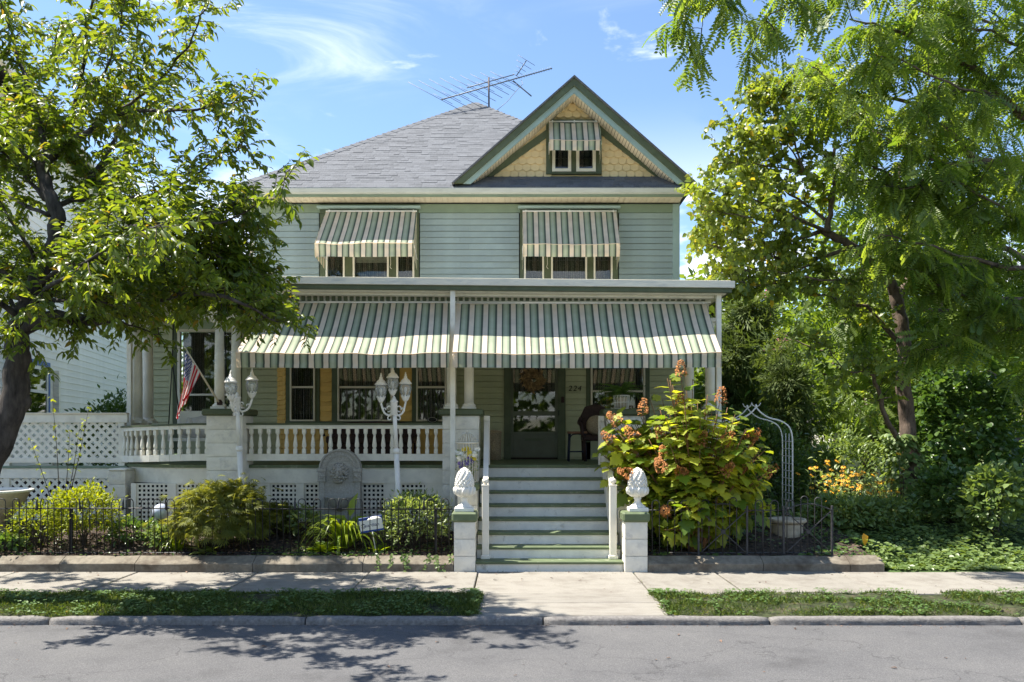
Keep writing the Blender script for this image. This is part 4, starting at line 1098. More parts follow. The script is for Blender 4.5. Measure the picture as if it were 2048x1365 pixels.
# ------------------------------------------------------------------ lamp posts
def lantern(parent, c):
    ln = part('lantern', parent, c)
    q = MB(); q.lathe([(.012,-.07),(.03,-.05),(.05,-.02),(.052,-.005),(.058,0),(.058,.012)], n=14); 
    for k in range(8):
        t = 2*PI*k/8; q.ell((.054*math.cos(t), .054*math.sin(t), .02), (.012,.012,.018), 6, 4)
    q.build('holder', M['white_metal'], ln)
    q = MB(); q.lathe([(.045,.012),(.068,.05),(.082,.10),(.083,.135),(.074,.17),(.066,.185)], n=24, f=lambda t, i, z: 1+.045*abs(math.cos(4*t))); q.build('glass_globe', M['globe_glass'], ln)
    q = MB(); q.lathe([(.006,.012),(.012,.03),(.012,.07),(.022,.10),(.02,.125),(.004,.14)], n=8); q.build('bulb', M['white_metal'], ln)
    q = MB(); q.lathe([(.06,.183),(.088,.186),(.090,.196),(.074,.214),(.066,.222),(.06,.240),(.035,.258),(.024,.275),(.022,.30),(.012,.305),(.016,.322),(.008,.335),(.008,.352),(.001,.358)], n=20); q.build('cap', M['white_metal'], ln)
def lamp_post(label, base, top, lans, skew, group):
    t = thing('lamp_post', label, 'lamp', base, group=group); o = Vector(base); T = Vector(top)-o
    p = MB(); p.tube([(0,0,0), T*.62], .038, 12); p.tube([T*.60, T*.615, T*.63, T*.64], [.04,.05,.05,.036], 12); p.tube([T*.64, T*.99], .03, 12); p.build('post', M['white_metal'], t)
    h = MB(); h.lathe([(.035,-.20),(.05,-.19),(.048,-.02),(.058,-.01),(.058,.0),(.035,.02),(.02,.06),(.006,.075)], n=14); h.xf(Matrix.Translation(T)); h.build('hub', M['white_metal'], t)
    for lx in lans:
        lp = Vector(lx)-o; d = lp-T; hd = Vector((d.x, d.y, 0)); s = hd.length
        if s > .06:
            hd.normalize()
            pts = [T+hd*.03+Vector((0,0,-.16)), T+hd*s*.35+Vector((0,0,-.20)), T+hd*s*.75+Vector((0,0,-.16)), T+hd*s*.98+Vector((0,0,-.04)), lp+Vector((0,0,-.07))]
            a_ = MB(); a_.tube(smooth(pts, 16), .015, 8)
            def curl(c, r, a0, a1, sgn=1):
                q = []
                for i in range(10):
                    tt = a0+(a1-a0)*i/9; rr = r*(1-.55*i/9); q.append(c+hd*math.cos(tt)*rr*sgn+Vector((0,0,math.sin(tt)*rr)))
                a_.tube(q, .009, 6)
            curl(T+hd*.075+Vector((0,0,-.10)), .05, -PI*.6, PI*1.0, -1)
            curl(T+hd*s*.72+Vector((0,0,-.12)), .035, -PI*.4, PI*1.1, 1)
            curl(T+hd*.06+Vector((0,0,-.24)), .035, PI*.5, -PI*.9, 1)
            a_.build('scroll_arm', M['white_metal'], t)
        lantern(t, lp)
def smooth(pts, n):
    """Catmull-Rom through the points"""
    pts = [Vector(p) for p in pts]; P = [pts[0]*2-pts[1]]+pts+[pts[-1]*2-pts[-2]]; out = []
    segs = len(pts)-1
    for k in range(n+1):
        u_ = k/n*segs; i = min(int(u_), segs-1); f = u_-i; a, b, c, d = P[i:i+4]
        out.append(.5*((2*b)+(c-a)*f+(2*a-5*b+4*c-d)*f*f+(3*b-a-3*c+d)*f**3))
    return out
GL = 'white garden lamp posts'
Yl = 12.25
lamp_post('white scroll lamp post by the stone pier, partly hidden by cherry leaves', (PX(487, Yl), Yl, .36), at(474, 795, Yl), [at(504, 788, Yl-.05), at(461, 790, Yl+.10), at(462, 793, Yl-.22)], 0, GL)
lamp_post('white leaning lamp post with three lanterns in front of the bay window', (PX(800, Yl), Yl, .36), at(788, 803, Yl), [at(762, 797, Yl), at(785.5, 783, Yl), at(811, 795, Yl)], 0, GL)

# ------------------------------------------------------------------ wall fountain with lion head
Yf = 12.55
fo = thing('wall_fountain', 'grey cast stone wall fountain with a lion head', 'fountain', (PX(680, Yf), Yf, .34))
k = Yf/FPX; zz = lambda py: PZ(py, Yf)-.34
def arch(w, zb, zs, n=20): return [(-w, zb), (w, zb)]+[(w*math.cos(PI*i/n), zs+w*math.sin(PI*i/n)) for i in range(n+1)]
R_ = 41.5*k; zsp = zz(940)
q = MB(); q.prism(arch(R_, 0, zsp), -.02, .12); q.build('slab', M['grey_stone'], fo)
def ring(r0, r1, y, m, zs, n=24, y1=-.015):
    for i in range(n):
        a0, a1 = PI*i/n, PI*(i+1)/n
        m.prism([(r0*math.cos(a0), zs+r0*math.sin(a0)), (r1*math.cos(a0), zs+r1*math.sin(a0)), (r1*math.cos(a1), zs+r1*math.sin(a1)), (r0*math.cos(a1), zs+r0*math.sin(a1))], y, y1)
for r0_, r1_, yy_ in ((.92, 1.0, -.05), (.66, .70, -.035)):
    q = MB(); ring(R_*r0_, R_*r1_, yy_, q, zsp); q.build('arch_moulding', M['grey_stone'], fo)
for i in range(15):
    t = PI*(i+.5)/15; q = MB(); c, s_ = math.cos(t), math.sin(t); hw = PI*R_*.8/15*.46
    q.prism([(R_*.71*c-hw*-s_, zsp+R_*.71*s_-hw*c), (R_*.91*c-hw*-s_, zsp+R_*.91*s_-hw*c), (R_*.91*c+hw*-s_, zsp+R_*.91*s_+hw*c), (R_*.71*c+hw*-s_, zsp+R_*.71*s_+hw*c)], -.03, -.018); q.build('voussoir', M['grey_stone'], fo)
for s_ in (-1, 1):
    q = MB(); c = s_*R_*.86; q.cbox(c-R_*.22, c+R_*.22, -.06, 0, zsp-.03, zsp+.02, .006); q.cbox(c-R_*.19, c+R_*.19, -.05, 0, zsp-.15, zsp-.03, .006); q.cbox(c-R_*.21, c+R_*.21, -.055, 0, zsp-.17, zsp-.15, .005)
    for i in range(7): q.ell((c+random.Random(i).uniform(-.04,.04), -.052, zsp-.09+random.Random(i+9).uniform(-.04,.04)), (.018,.01,.013), 6, 4)
    q.build('impost', M['grey_stone'], fo)
    q = MB(); q.cbox(c-R_*.14, c+R_*.14, -.035, 0, 0, zsp-.17, .004); q.build('pilaster', M['grey_stone'], fo)
# lion head: mane tufts, brow, muzzle, nose, eyes
q = MB(); lc = Vector((0, -.03, zz(946))); lk = 1.25; r = random.Random(5)
for ring_, (rr, nn, L_) in enumerate(((.082, 18, .04), (.062, 15, .04), (.048, 11, .034))):
    for i in range(nn):
        t = 2*PI*(i+.5*(ring_ % 2))/nn; d = Vector((math.cos(t), 0, math.sin(t)*1.12)); side = Vector((-math.sin(t), 0, math.cos(t)))
        p0_ = lc+d*rr*.75+Vector((0, -.012*ring_, 0)); tw = side*r.choice((-.022, .022))
        q.tube([p0_, p0_+d*L_*.45+tw*.3+Vector((0,-.018,0)), p0_+d*L_*.9+tw+Vector((0,-.004,0)), p0_+d*L_*1.15+tw*1.6+Vector((0,.01,0))], [.013,.016,.011,.003], 6)
q.ell(lc+Vector((0,-.03,.012)), (.055,.045,.062), 12, 8)
q.ell(lc+Vector((0,-.07,.0)), (.017,.03,.042), 8, 6); q.ell(lc+Vector((0,-.092,-.028)), (.019,.014,.012), 8, 5)
for s_ in (-1, 1):
    q.ell(lc+Vector((s_*.017,-.078,-.047)), (.021,.02,.017), 8, 5); q.ell(lc+Vector((s_*.026,-.066,.024)), (.019,.014,.009), 8, 5); q.ell(lc+Vector((s_*.025,-.068,.008)), (.008,.008,.006), 6, 4); q.ell(lc+Vector((s_*.05,-.05,.058)), (.014,.012,.017), 6, 5)
q.ell(lc+Vector((0,-.065,-.074)), (.026,.022,.018), 8, 5)
for i in range(7):
    x = (i-3)*.011; q.tube([lc+Vector((x,-.062,-.08)), lc+Vector((x*1.3,-.06,-.105)), lc+Vector((x*1.2,-.045,-.128+abs(x)*.5))], [.009,.008,.002], 5)
q.xf(Matrix.Translation(lc) @ Matrix.Diagonal((1.25,1.9,1.25,1)) @ Matrix.Translation(-lc)); q.build('lion_head', M['grey_stone'], fo)
# scalloped bowl
q = MB(); bz = zz(993); n = 20
q.lathe([(.04,-.20),(.09,-.17),(.16,-.09),(.20,-.01),(.205,.0),(.19,.0),(.15,-.06)], (0,-.06,bz), 32, f=lambda t, i, z: 1+(.05*math.cos(12*t) if i in (3,4,5) else 0)); q.build('scalloped_bowl', M['grey_stone'], fo)
q = MB(); q.cbox(-R_*1.1, R_*1.1, -.14, .12, -.06, .05, .01); q.build('plinth', M['grey_stone'], fo)

# ------------------------------------------------------------------ pineapple finials on the step piers
def finial(px, label):
    Y = 11.23; base = PZ(1025, 11.06)
    t = thing('pineapple_finial', label, 'finial', (PX(px, Y), Y, base), group='pineapple finials on the step piers')
    q = MB(); q.cbox(-.125, .125, -.125, .125, 0, .05, .006); q.build('plinth', M['white_worn'], t)
    q = MB(); q.lathe([(.105,.05),(.10,.065),(.07,.085),(.045,.115),(.038,.145),(.05,.16),(.05,.172),(.04,.178)], n=20); q.build('pedestal', M['white_worn'], t)
    q = MB(); q.lathe([(.05,.178),(.09,.205),(.112,.24),(.118,.28),(.12,.305),(.105,.31)], n=32, f=lambda th, i, z: 1+.05*abs(math.sin(4*th))); 
    for kk in range(8):
        th = 2*PI*kk/8; d = Vector((math.cos(th), math.sin(th), 0)); q.tube([d*.07+Vector((0,0,.19)), d*.118+Vector((0,0,.24)), d*.128+Vector((0,0,.285)), d*.135+Vector((0,0,.31))], [.012,.03,.024,.004], 6)
    q.build('leaf_cup', M['white_worn'], t)
    q = MB(); prof = [(.108,.30),(.113,.33),(.112,.37),(.103,.42),(.085,.475),(.06,.52),(.03,.553),(.004,.565)]
    q.lathe(prof, n=24)
    rows = 10
    for j in range(rows):
        f = j/rows; z = .315+f*.235
        for (ra, za), (rb, zb_) in zip(prof, prof[1:]):
            if za <= z <= zb_: rr = ra+(rb-ra)*(z-za)/(zb_-za); break
        nn = max(5, int(13*rr/.112))
        for i in range(nn):
            th = 2*PI*(i+.5*(j % 2))/nn; q.ell((rr*math.cos(th), rr*math.sin(th), z), (.017*(.5+rr/.22),.017*(.5+rr/.22),.017), 6, 4)
    q.build('cone', M['white_worn'], t)
finial(929, 'white pineapple finial below the flower cage')
finial(1275, 'white pineapple finial in front of the big hydrangea')

# ------------------------------------------------------------------ instanced small leaves, tufts
def np_mesh(name, V, F, m, rnd=None, smooth_=True):
    me = bpy.data.meshes.new(name); V = np.asarray(V, np.float32); F = np.asarray(F, np.int32)
    nf, kf = F.shape
    me.vertices.add(len(V)); me.vertices.foreach_set('co', V.ravel())
    me.loops.add(nf*kf); me.loops.foreach_set('vertex_index', F.ravel())
    me.polygons.add(nf); me.polygons.foreach_set('loop_start', np.arange(0, nf*kf, kf, dtype=np.int32))
    me.update(calc_edges=True)
    if smooth_: me.polygons.foreach_set('use_smooth', np.ones(nf, bool))
    if rnd is not None:
        a = me.attributes.new('rnd', 'FLOAT', 'FACE'); a.data.foreach_set('value', np.asarray(rnd, np.float32))
    me.materials.append(m); me.update(); return me
# templates: (verts, tri faces), leaf along +x, width y, up z, length 1
def T_ovate(w=.42, fold=.10, droop=.18):
    v = [(0,0,0),(.28,w*.5,fold),(.62,w*.42,fold*.7-droop*.3),(1,0,-droop),(.62,-w*.42,fold*.7-droop*.3),(.28,-w*.5,fold),(.5,0,-droop*.12)]
    return np.array(v), np.array([(0,6,1),(1,6,2),(2,6,3),(3,6,4),(4,6,5),(5,6,0)])
def T_rhomb(w=.5, fold=.08, droop=.12):
    return np.array([(0,0,0),(.45,w*.5,fold),(1,0,-droop),(.45,-w*.5,fold)]), np.array([(0,2,1),(0,3,2)])
def T_round(w=.9, fold=.08):
    v = [(0,0,0),(.18,w*.42,fold),(.55,w*.5,fold),(.85,w*.28,0),(1,0,-.1),(.85,-w*.28,0),(.55,-w*.5,fold),(.18,-w*.42,fold),(.5,0,-.04)]
    return np.array(v), np.array([(8,i,(i+1)%8) for i in range(8)][::-1])[:, ::-1]
def T_pinnate(n=9, w=.16, ll=.2, droop=.35):
    V = []; F = []
    for i in range(n):
        x = .12+.88*i/n; z = -droop*x*x
        for s_ in (-1, 1):
            o = len(V); l = ll*(1-.35*abs(i/n-.45))
            V += [(x, 0, z), (x+l*.42, s_*l*.45, z+.01), (x+l*.42, s_*l, z-.03), (x-l*.06, s_*l*.6, z-.0)]; F += [(o,o+1,o+2),(o,o+2,o+3)] if s_ < 0 else [(o,o+2,o+1),(o,o+3,o+2)]
    return np.array(V), np.array(F)
def T_strap(n=7, w=.05, droop=.55):
    V = []; F = []
    for i in range(n+1):
        f = i/n; ww = w*(1-f**2.2)*.5+.001; z = .55*math.sin(f*PI*.62)-droop*f*f*f; V += [(f*.8, -ww, z+.006), (f*.8, ww, z+.006)]
        if i: o = 2*i; F += [(o-2,o-1,o+1),(o-2,o+1,o)]
    return np.array(V), np.array(F)
def T_lobed():
    """oak leaf hydrangea: five pointed lobes, folded along the midrib"""
    half = [(0,0),(.10,.10),(.22,.20),(.20,.33),(.36,.30),(.48,.40),(.60,.34),(.58,.22),(.74,.26),(.80,.14),(1.0,0)]
    mid = [(0,0),(.25,0),(.5,0),(.75,0)]
    V = [(x, 0, -.14*x*x) for x, _ in mid]; F = []
    zf = lambda x, y: .16*y-.16*x*x-.25*y*y
    for s_ in (-1, 1):
        o = len(V); V += [(x, s_*y, zf(x, y)) for x, y in half]
        for i in range(1, 10):
            c = min(3, int((half[i][0]+half[i+1][0])/2*4)); F.append((c, o+i, o+i+1) if s_ > 0 else (c, o+i+1, o+i))
        for c in range(3):
            j = max(range(11), key=lambda q: -abs(half[q][0]-(mid[c+1][0]))-(.5 if half[q][1] == 0 else 0))
            F.append((c, o+j, c+1) if s_ > 0 else (c, c+1, o+j))
    return np.array(V), np.array(F)
def T_star():
    """palmate laceleaf: seven narrow fingers"""
    V = []; F = []
    for i in range(7):
        t = (i-3)*.42; l = 1-.13*abs(i-3); d = (math.cos(t), math.sin(t)); p = (-d[1], d[0]); o = len(V)
        V += [(0,0,0), (d[0]*l*.5+p[0]*.055, d[1]*l*.5+p[1]*.055, -.03), (d[0]*l, d[1]*l, -.18), (d[0]*l*.5-p[0]*.055, d[1]*l*.5-p[1]*.055, -.03)]; F += [(o,o+2,o+1),(o,o+3,o+2)]
    return np.array(V), np.array(F)
def T_spray():
    V = []; F = []; r = random.Random(2)
    for i in range(10):
        t = r.uniform(-.7, .7); x = .08*i; l = r.uniform(.3, .5); d = (math.cos(t)*l, math.sin(t)*l, r.uniform(-.1, .1)); o = len(V); p = (-math.sin(t)*.035, math.cos(t)*.035, 0)
        V += [(x, 0, 0), (x+d[0]*.5+p[0], d[1]*.5+p[1], d[2]*.5), (x+d[0], d[1], d[2]), (x+d[0]*.5-p[0], d[1]*.5-p[1], d[2]*.5)]; F += [(o,o+2,o+1),(o,o+3,o+2)]
    return np.array(V), np.array(F)
class Leaves:
    def __init__(s): s.c = []; s.d = []; s.n = []; s.s = []; s.r = []
    def add(s, c, d, n, size, r): s.c.append(tuple(c)); s.d.append(tuple(d)); s.n.append(tuple(n)); s.s.append(size); s.r.append(r)
    def arrays(s, tmpl):
        TV, TF = tmpl; c = np.array(s.c); d = np.array(s.d); n = np.array(s.n); z = np.array(s.s)
        d /= np.linalg.norm(d, axis=1, keepdims=True)+1e-9
        b = np.cross(n, d); b /= np.linalg.norm(b, axis=1, keepdims=True)+1e-9; n = np.cross(d, b)
        V = c[:, None, :]+z[:, None, None]*(TV[None, :, 0, None]*d[:, None, :]+TV[None, :, 1, None]*b[:, None, :]+TV[None, :, 2, None]*n[:, None, :])
        F = TF[None]+(np.arange(len(c))*len(TV))[:, None, None]
        return V.reshape(-1, 3), F.reshape(-1, 3), np.repeat(np.array(s.r), len(TF))
    def build(s, name, m, tmpl, parent=None, kind=None):
        if not s.c: return None
        V, F, r = s.arrays(tmpl); return link(name, np_mesh(name, V, F, m, r), parent, kind=kind)
RV = lambda r, k=1.0: Vector((r.gauss(0, k), r.gauss(0, k), r.gauss(0, k)))

class Tree:
    """limbs given as polylines; side branches, twigs and leaves grow from them"""
    def __init__(s, seed): s.r = random.Random(seed); s.w = MB(); s.t = MB(); s.L = Leaves()
    def limb(s, pts, r0, r1, n=None, wob=.03):
        pts = smooth(pts, n or max(8, len(pts)*5)); m = len(pts); r = s.r
        o = r.uniform(0, 50)
        pts = [p+Vector((mnoise.noise((o+i*.35,0,0)), mnoise.noise((o+i*.35,5,0)), mnoise.noise((o+i*.35,9,0))))*wob*min(1, i/3) for i, p in enumerate(pts)]
        s.w.tube(pts, [r0+(r1-r0)*(i/(m-1))**.8 for i in range(m)], 9 if r0 > .06 else 6); return pts
    def twigs(s, pts, density, length, leaf, spacing, start=.2, up=.25, level=1, spread=1.0, droop=.5, tw=.006, sub=(5, .35), jitter=.4, leafup=.7, along=.55):
        r = s.r; tot = sum((pts[i+1]-pts[i]).length for i in range(len(pts)-1)); k = max(1, int(tot*density))
        for q in range(k):
            f = start+(1-start)*(q+r.random())/k; u_ = f*(len(pts)-1); i = min(int(u_), len(pts)-2); p = pts[i].lerp(pts[i+1], u_-i); tg = (pts[i+1]-pts[i]).normalized()
            d = RV(r); d -= tg*d.dot(tg); d = (d.normalized()*spread+tg*along+Vector((0,0,up))).normalized()
            L_ = length*r.uniform(.45, 1.15)*(1.1-.4*f); m = 6; tp = [p]; dd = d.copy()
            for j in range(m):
                dd = (dd+RV(r, .13)+Vector((0,0,-.05*droop))).normalized(); tp.append(tp[-1]+dd*L_/m)
            s.t.tube(tp, [tw*(1.15-.9*j/m) for j in range(m+1)], 4, cap=False)
            if level > 1: s.twigs(tp, sub[0], sub[1], leaf, spacing, .1, up*.6, level-1, spread, droop, tw*.6, sub, jitter, leafup, along)
            s.leaves(tp, leaf, spacing, droop, jitter, leafup)
        if level == 1 and False: s.leaves(pts, leaf, spacing, droop, jitter, leafup)
    def leaves(s, tp, leaf, spacing, droop, jitter=.4, leafup=.7):
        r = s.r; tot = sum((tp[i+1]-tp[i]).length for i in range(len(tp)-1)); k = max(2, int(tot/spacing)); sg = 1
        for q in range(k):
            f = (q+.6)/k; u_ = f*(len(tp)-1); i = min(int(u_), len(tp)-2); p = tp[i].lerp(tp[i+1], u_-i); tg = (tp[i+1]-tp[i]).normalized()
            sd = tg.cross(Vector((0,0,1))); sd = sd.normalized() if sd.length > .1 else RV(r).normalized(); sg = -sg
            d = (tg*.55+sd*sg*.8+RV(r, jitter)*.6+Vector((0,0,-droop))).normalized(); n = (Vector((0,0,leafup))+RV(r, jitter)).normalized()
            s.L.add(p, d, n, leaf*r.uniform(.6, 1.2), r.random())
    def build(s, root, trunk_m, twig_m, leaf_m, tmpl, crown='crown'):
        s.w.build('trunk', M[trunk_m], root); s.t.build('twigs', M[twig_m], root, kind='stuff'); s.L.build(crown, M[leaf_m], tmpl, root)

# ------------------------------------------------------------------ cherry tree at the kerb
ch = thing('cherry_tree', 'dark barked cherry tree with pointed leaves leaning over the sidewalk', 'tree', (0, 0, 0))
T = Tree(11)
def PP(*a): return [at(*q) for q in a]
Yc = 9.15
limbs = [
 (PP((-75,1060,Yc),(-38,960,Yc),(-2,885,Yc),(24,815,Yc),(36,745,Yc),(34,690,Yc),(46,640,Yc),(60,610,Yc)), .165, .11, 0),
 (PP((50,640,Yc),(75,560,Yc+.1),(105,500,Yc+.2),(115,440,Yc+.2),(100,390,Yc+.2),(85,340,Yc+.2),(95,320,Yc+.2)), .10, .06, 0),
 (PP((52,655,Yc),(110,632,Yc-.1),(165,645,Yc-.2),(225,638,Yc-.3),(300,608,Yc-.4),(380,588,Yc-.5),(470,600,Yc-.6),(560,648,Yc-.7)), .08, .008, .8),
 (PP((95,325,Yc+.2),(120,295,Yc+.2),(150,210,Yc+.3),(170,110,Yc+.4),(185,-20,Yc+.5)), .05, .012, 1),
 (PP((98,322,Yc+.2),(80,250,Yc),(50,160,Yc-.2),(20,60,Yc-.3),(-20,-60,Yc-.4)), .045, .01, 1),
 (PP((105,312,Yc+.2),(160,275,Yc),(215,235,Yc-.2),(290,222,Yc-.4),(370,222,Yc-.5),(440,208,Yc-.6),(508,203,Yc-.7)), .04, .006, 1),
 (PP((215,235,Yc-.2),(270,200,Yc-.1),(320,160,Yc),(370,100,Yc+.1),(400,40,Yc+.1),(422,-5,Yc+.1)), .025, .006, 1),
 (PP((95,430,Yc+.2),(140,400,Yc+.5),(190,345,Yc+.6),(225,290,Yc+.7),(245,240,Yc+.8),(262,150,Yc+.9),(275,60,Yc+1),(280,-10,Yc+1)), .035, .006, 1),
 (PP((140,400,Yc+.5),(220,400,Yc+.3),(300,390,Yc+.1),(380,360,Yc-.1),(440,310,Yc-.2),(495,295,Yc-.3)), .025, .005, 1),
 (PP((110,480,Yc+.2),(180,470,Yc),(260,455,Yc-.3),(350,440,Yc-.5),(430,420,Yc-.7),(500,400,Yc-.8)), .03, .005, 1.6),
 (PP((300,445,Yc-.4),(400,452,Yc-.7),(480,430,Yc-.9),(545,385,Yc-1.),(583,340,Yc-1.05)), .016, .004, 0.45),
 (PP((80,560,Yc),(170,550,Yc+.3),(270,545,Yc+.4),(370,560,Yc+.3),(440,575,Yc+.2),(520,590,Yc+.1)), .03, .005, 1.7),
 (PP((165,645,Yc-.2),(230,610,Yc),(320,580,Yc+.1),(410,590,Yc+.1),(500,625,Yc),(595,655,Yc-.1)), .025, .004, 1),
 (PP((225,638,Yc-.3),(290,660,Yc-.5),(330,680,Yc-.6)), .014, .004, .3),
 (PP((60,610,Yc),(20,560,Yc-.2),(-40,520,Yc-.3),(-120,500,Yc-.4)), .05, .01, 1),
 (PP((85,560,Yc),(60,500,Yc-.3),(20,440,Yc-.5),(-30,400,Yc-.6)), .03, .006, 1),
 (PP((75,570,Yc),(140,530,Yc-.5),(200,520,Yc-.9),(270,510,Yc-1.2),(340,520,Yc-1.4)), .03, .005, 1),
 (PP((90,400,Yc+.2),(40,340,Yc+.1),(-10,290,Yc),(-60,220,Yc-.1)), .03, .006, 1),
 (PP((60,610,Yc),(140,600,Yc-.6),(220,610,Yc-1),(290,620,Yc-1.2)), .025, .005, .8),
 (PP((150,210,Yc+.3),(200,160,Yc+.2),(230,90,Yc+.1),(250,0,Yc)), .02, .005, 1),
 (PP((60,610,Yc),(40,650,Yc-.4),(-5,680,Yc-.6),(-60,690,Yc-.7)), .02, .005, .8),
 (PP((370,560,Yc+.3),(420,520,Yc+.1),(470,480,Yc),(500,455,Yc-.1)), .012, .004, 1.6),
]
def spread_depth(p):
    px, py = 1024+p.x*FPX/p.y, HORIZON-(p.z-EYE)*FPX/p.y
    k = sstep(60, 260, math.hypot(px-85, (py-470)*.8))*(1 if py < 640 or px > 150 else 0)
    return at(px, py, p.y+k*(.45+2.6*mnoise.noise((px/210, py/210, 3.3))))
limbs += [
 (PP((270,545,Yc+.4),(340,510,Yc+.2),(420,510,Yc),(490,540,Yc-.2),(540,575,Yc-.3)), .016, .004, 1.5),
 (PP((260,455,Yc-.3),(330,480,Yc-.2),(400,490,Yc),(460,510,Yc+.1)), .016, .004, 1.4),
 (PP((60,610,Yc),(-60,520,Yc+.6),(-180,470,Yc+1.2),(-320,430,Yc+1.8)), .05, .006, .9),
 (PP((-60,520,Yc+.6),(-150,420,Yc+.8),(-260,330,Yc+1.0),(-380,260,Yc+1.0)), .035, .006, .9),
 (PP((85,340,Yc+.2),(-20,250,Yc+.8),(-130,180,Yc+1.4),(-240,130,Yc+1.9)), .035, .006, .9),
 (PP((-60,520,Yc+.6),(-160,530,Yc+.2),(-300,540,Yc-.2)), .03, .006, .8),
 (PP((34,690,Yc),(90,600,Yc+.5),(150,560,Yc+1.1),(230,560,Yc+1.5),(330,590,Yc+1.8),(420,600,Yc+1.9)), .035, .005, 1),
 (PP((48,640,Yc),(20,590,Yc+.6),(60,520,Yc+1.2),(120,470,Yc+1.6),(210,430,Yc+1.8)), .035, .005, 1),
 (PP((85,340,Yc+.2),(40,280,Yc+.8),(60,200,Yc+1.3),(100,120,Yc+1.6),(120,40,Yc+1.7)), .03, .005, 1),
 (PP((50,640,Yc),(-30,590,Yc-.6),(-100,560,Yc-1.3),(-180,540,Yc-1.9)), .04, .006, 1),
 (PP((60,610,Yc),(120,560,Yc-.9),(180,520,Yc-1.5),(260,470,Yc-1.9),(330,450,Yc-2.1)), .03, .005, .8),
 (PP((95,430,Yc+.2),(30,400,Yc+.6),(-30,360,Yc+1.0),(-80,330,Yc+1.2)), .025, .005, 1),
]
for pts, r0, r1, dn in limbs:
    pts = [spread_depth(q) for q in pts]
    p = T.limb(pts, r0, r1, wob=.035)
    if dn: T.twigs(p, 9.6*dn, .56, .10, .023, start=.12, up=.22, level=2, droop=.42, sub=(8, .28), tw=.006)
T.build(ch, 'bark', 'twig', 'cherry', T_ovate(.40, .10, .2))
# burls on the old trunk
for px, py, rr in ((22,820,.115),(44,805,.09),(8,868,.12)):
    m = MB(); p = at(px, py, Yc+.03); m.ell((0,0,0), (rr, rr*.9, rr*1.3), 16, 12); m.v = [tuple(Vector(v)*(1+.25*mnoise.noise(Vector(v)*9+p))+p) for v in m.v]; m.build('burl', M['bark'], ch)
# ------------------------------------------------------------------ trees on the right
rb = thing('round_leaved_tree', 'grey brown forked tree with rounded yellow green leaves beside the house corner', 'tree')
T = Tree(23); Y = 14.6
limbs = [
 (PP((1810,1045,Y),(1811,1000,Y),(1822,930,Y),(1815,850,Y),(1808,780,Y),(1808,690,Y),(1800,630,Y),(1790,580,Y)), .155, .105, 0),
 (PP((1792,590,Y),(1772,550,Y-.1),(1745,522,Y-.2),(1715,500,Y-.3),(1680,480,Y-.4),(1645,462,Y-.5)), .095, .06, .3),
 (PP((1800,620,Y),(1806,580,Y+.1),(1818,540,Y+.2),(1820,480,Y+.3),(1812,430,Y+.4),(1800,330,Y+.5)), .06, .02, .5),
 (PP((1655,465,Y-.5),(1660,420,Y-.5),(1668,380,Y-.5),(1666,320,Y-.5),(1672,240,Y-.5),(1655,180,Y-.5),(1640,125,Y-.5)), .05, .008, 1),
 (PP((1660,390,Y-.5),(1640,372,Y-.6),(1610,345,Y-.7),(1590,285,Y-.8),(1572,220,Y-.8),(1560,180,Y-.8)), .035, .006, 1),
 (PP((1590,290,Y-.8),(1550,285,Y-.9),(1510,275,Y-1),(1450,268,Y-1)), .015, .004, 1.6),
 (PP((1607,337,Y-.7),(1560,270,Y-.5),(1520,215,Y-.4),(1500,190,Y-.4)), .015, .004, 1.5),
 (PP((1668,250,Y-.5),(1620,190,Y-.6),(1570,170,Y-.7),(1530,175,Y-.7)), .015, .004, 1.5),
 (PP((1610,345,Y-.7),(1550,335,Y-.9),(1480,325,Y-1.1),(1430,330,Y-1.2)), .015, .004, 1.5),
 (PP((1600,330,Y-.7),(1560,310,Y-.5),(1520,310,Y-.4),(1480,296,Y-.4)), .015, .004, 1.5),
 (PP((1645,462,Y-.5),(1580,482,Y-.7),(1520,485,Y-.9),(1460,470,Y-1.1),(1400,440,Y-1.3)), .04, .005, 1.1),
 (PP((1690,500,Y-.4),(1640,515,Y-.6),(1580,520,Y-.9),(1520,510,Y-1.2),(1450,500,Y-1.5),(1380,475,Y-1.7)), .04, .005, 1.1),
 (PP((1660,465,Y-.5),(1600,440,Y-1),(1540,410,Y-1.4),(1470,390,Y-1.7),(1400,375,Y-1.9)), .035, .005, 1.1),
 (PP((1650,440,Y-.5),(1600,400,Y-.4),(1540,370,Y-.4),(1480,375,Y-.5)), .03, .005, 1),
 (PP((1780,560,Y),(1700,560,Y-.8),(1640,560,Y-1.2),(1560,545,Y-1.5),(1480,540,Y-1.7)), .03, .005, .8),
 (PP((1803,690,Y),(1770,655,Y-.2),(1735,618,Y-.3),(1680,600,Y-.5),(1615,586,Y-.7)), .055, .01, .7),
 (PP((1802,890,Y),(1770,830,Y-.3),(1755,775,Y-.5),(1730,740,Y-.7),(1700,725,Y-.8)), .05, .02, .6),
 (PP((1735,745,Y-.7),(1690,740,Y-1.),(1650,690,Y-1.2),(1620,690,Y-1.3)), .015, .005, .7),
 (PP((1660,330,Y-.5),(1620,260,Y-.2),(1600,230,Y-.1)), .015, .004, .9),
 (PP((1640,515,Y-.6),(1570,560,Y-1.2),(1500,570,Y-1.7),(1430,540,Y-2)), .02, .004, 1),
 (PP((1580,482,Y-.7),(1520,450,Y-.5),(1460,440,Y-.3),(1410,420,Y-.2)), .018, .004, 1.1),
 (PP((1645,462,Y-.5),(1570,430,Y-.2),(1510,410,Y),(1450,420,Y+.1)), .02, .004, 1.1),
 (PP((1600,440,Y-1),(1540,440,Y-1.4),(1470,430,Y-1.8),(1400,420,Y-2)), .02, .004, 1),
]
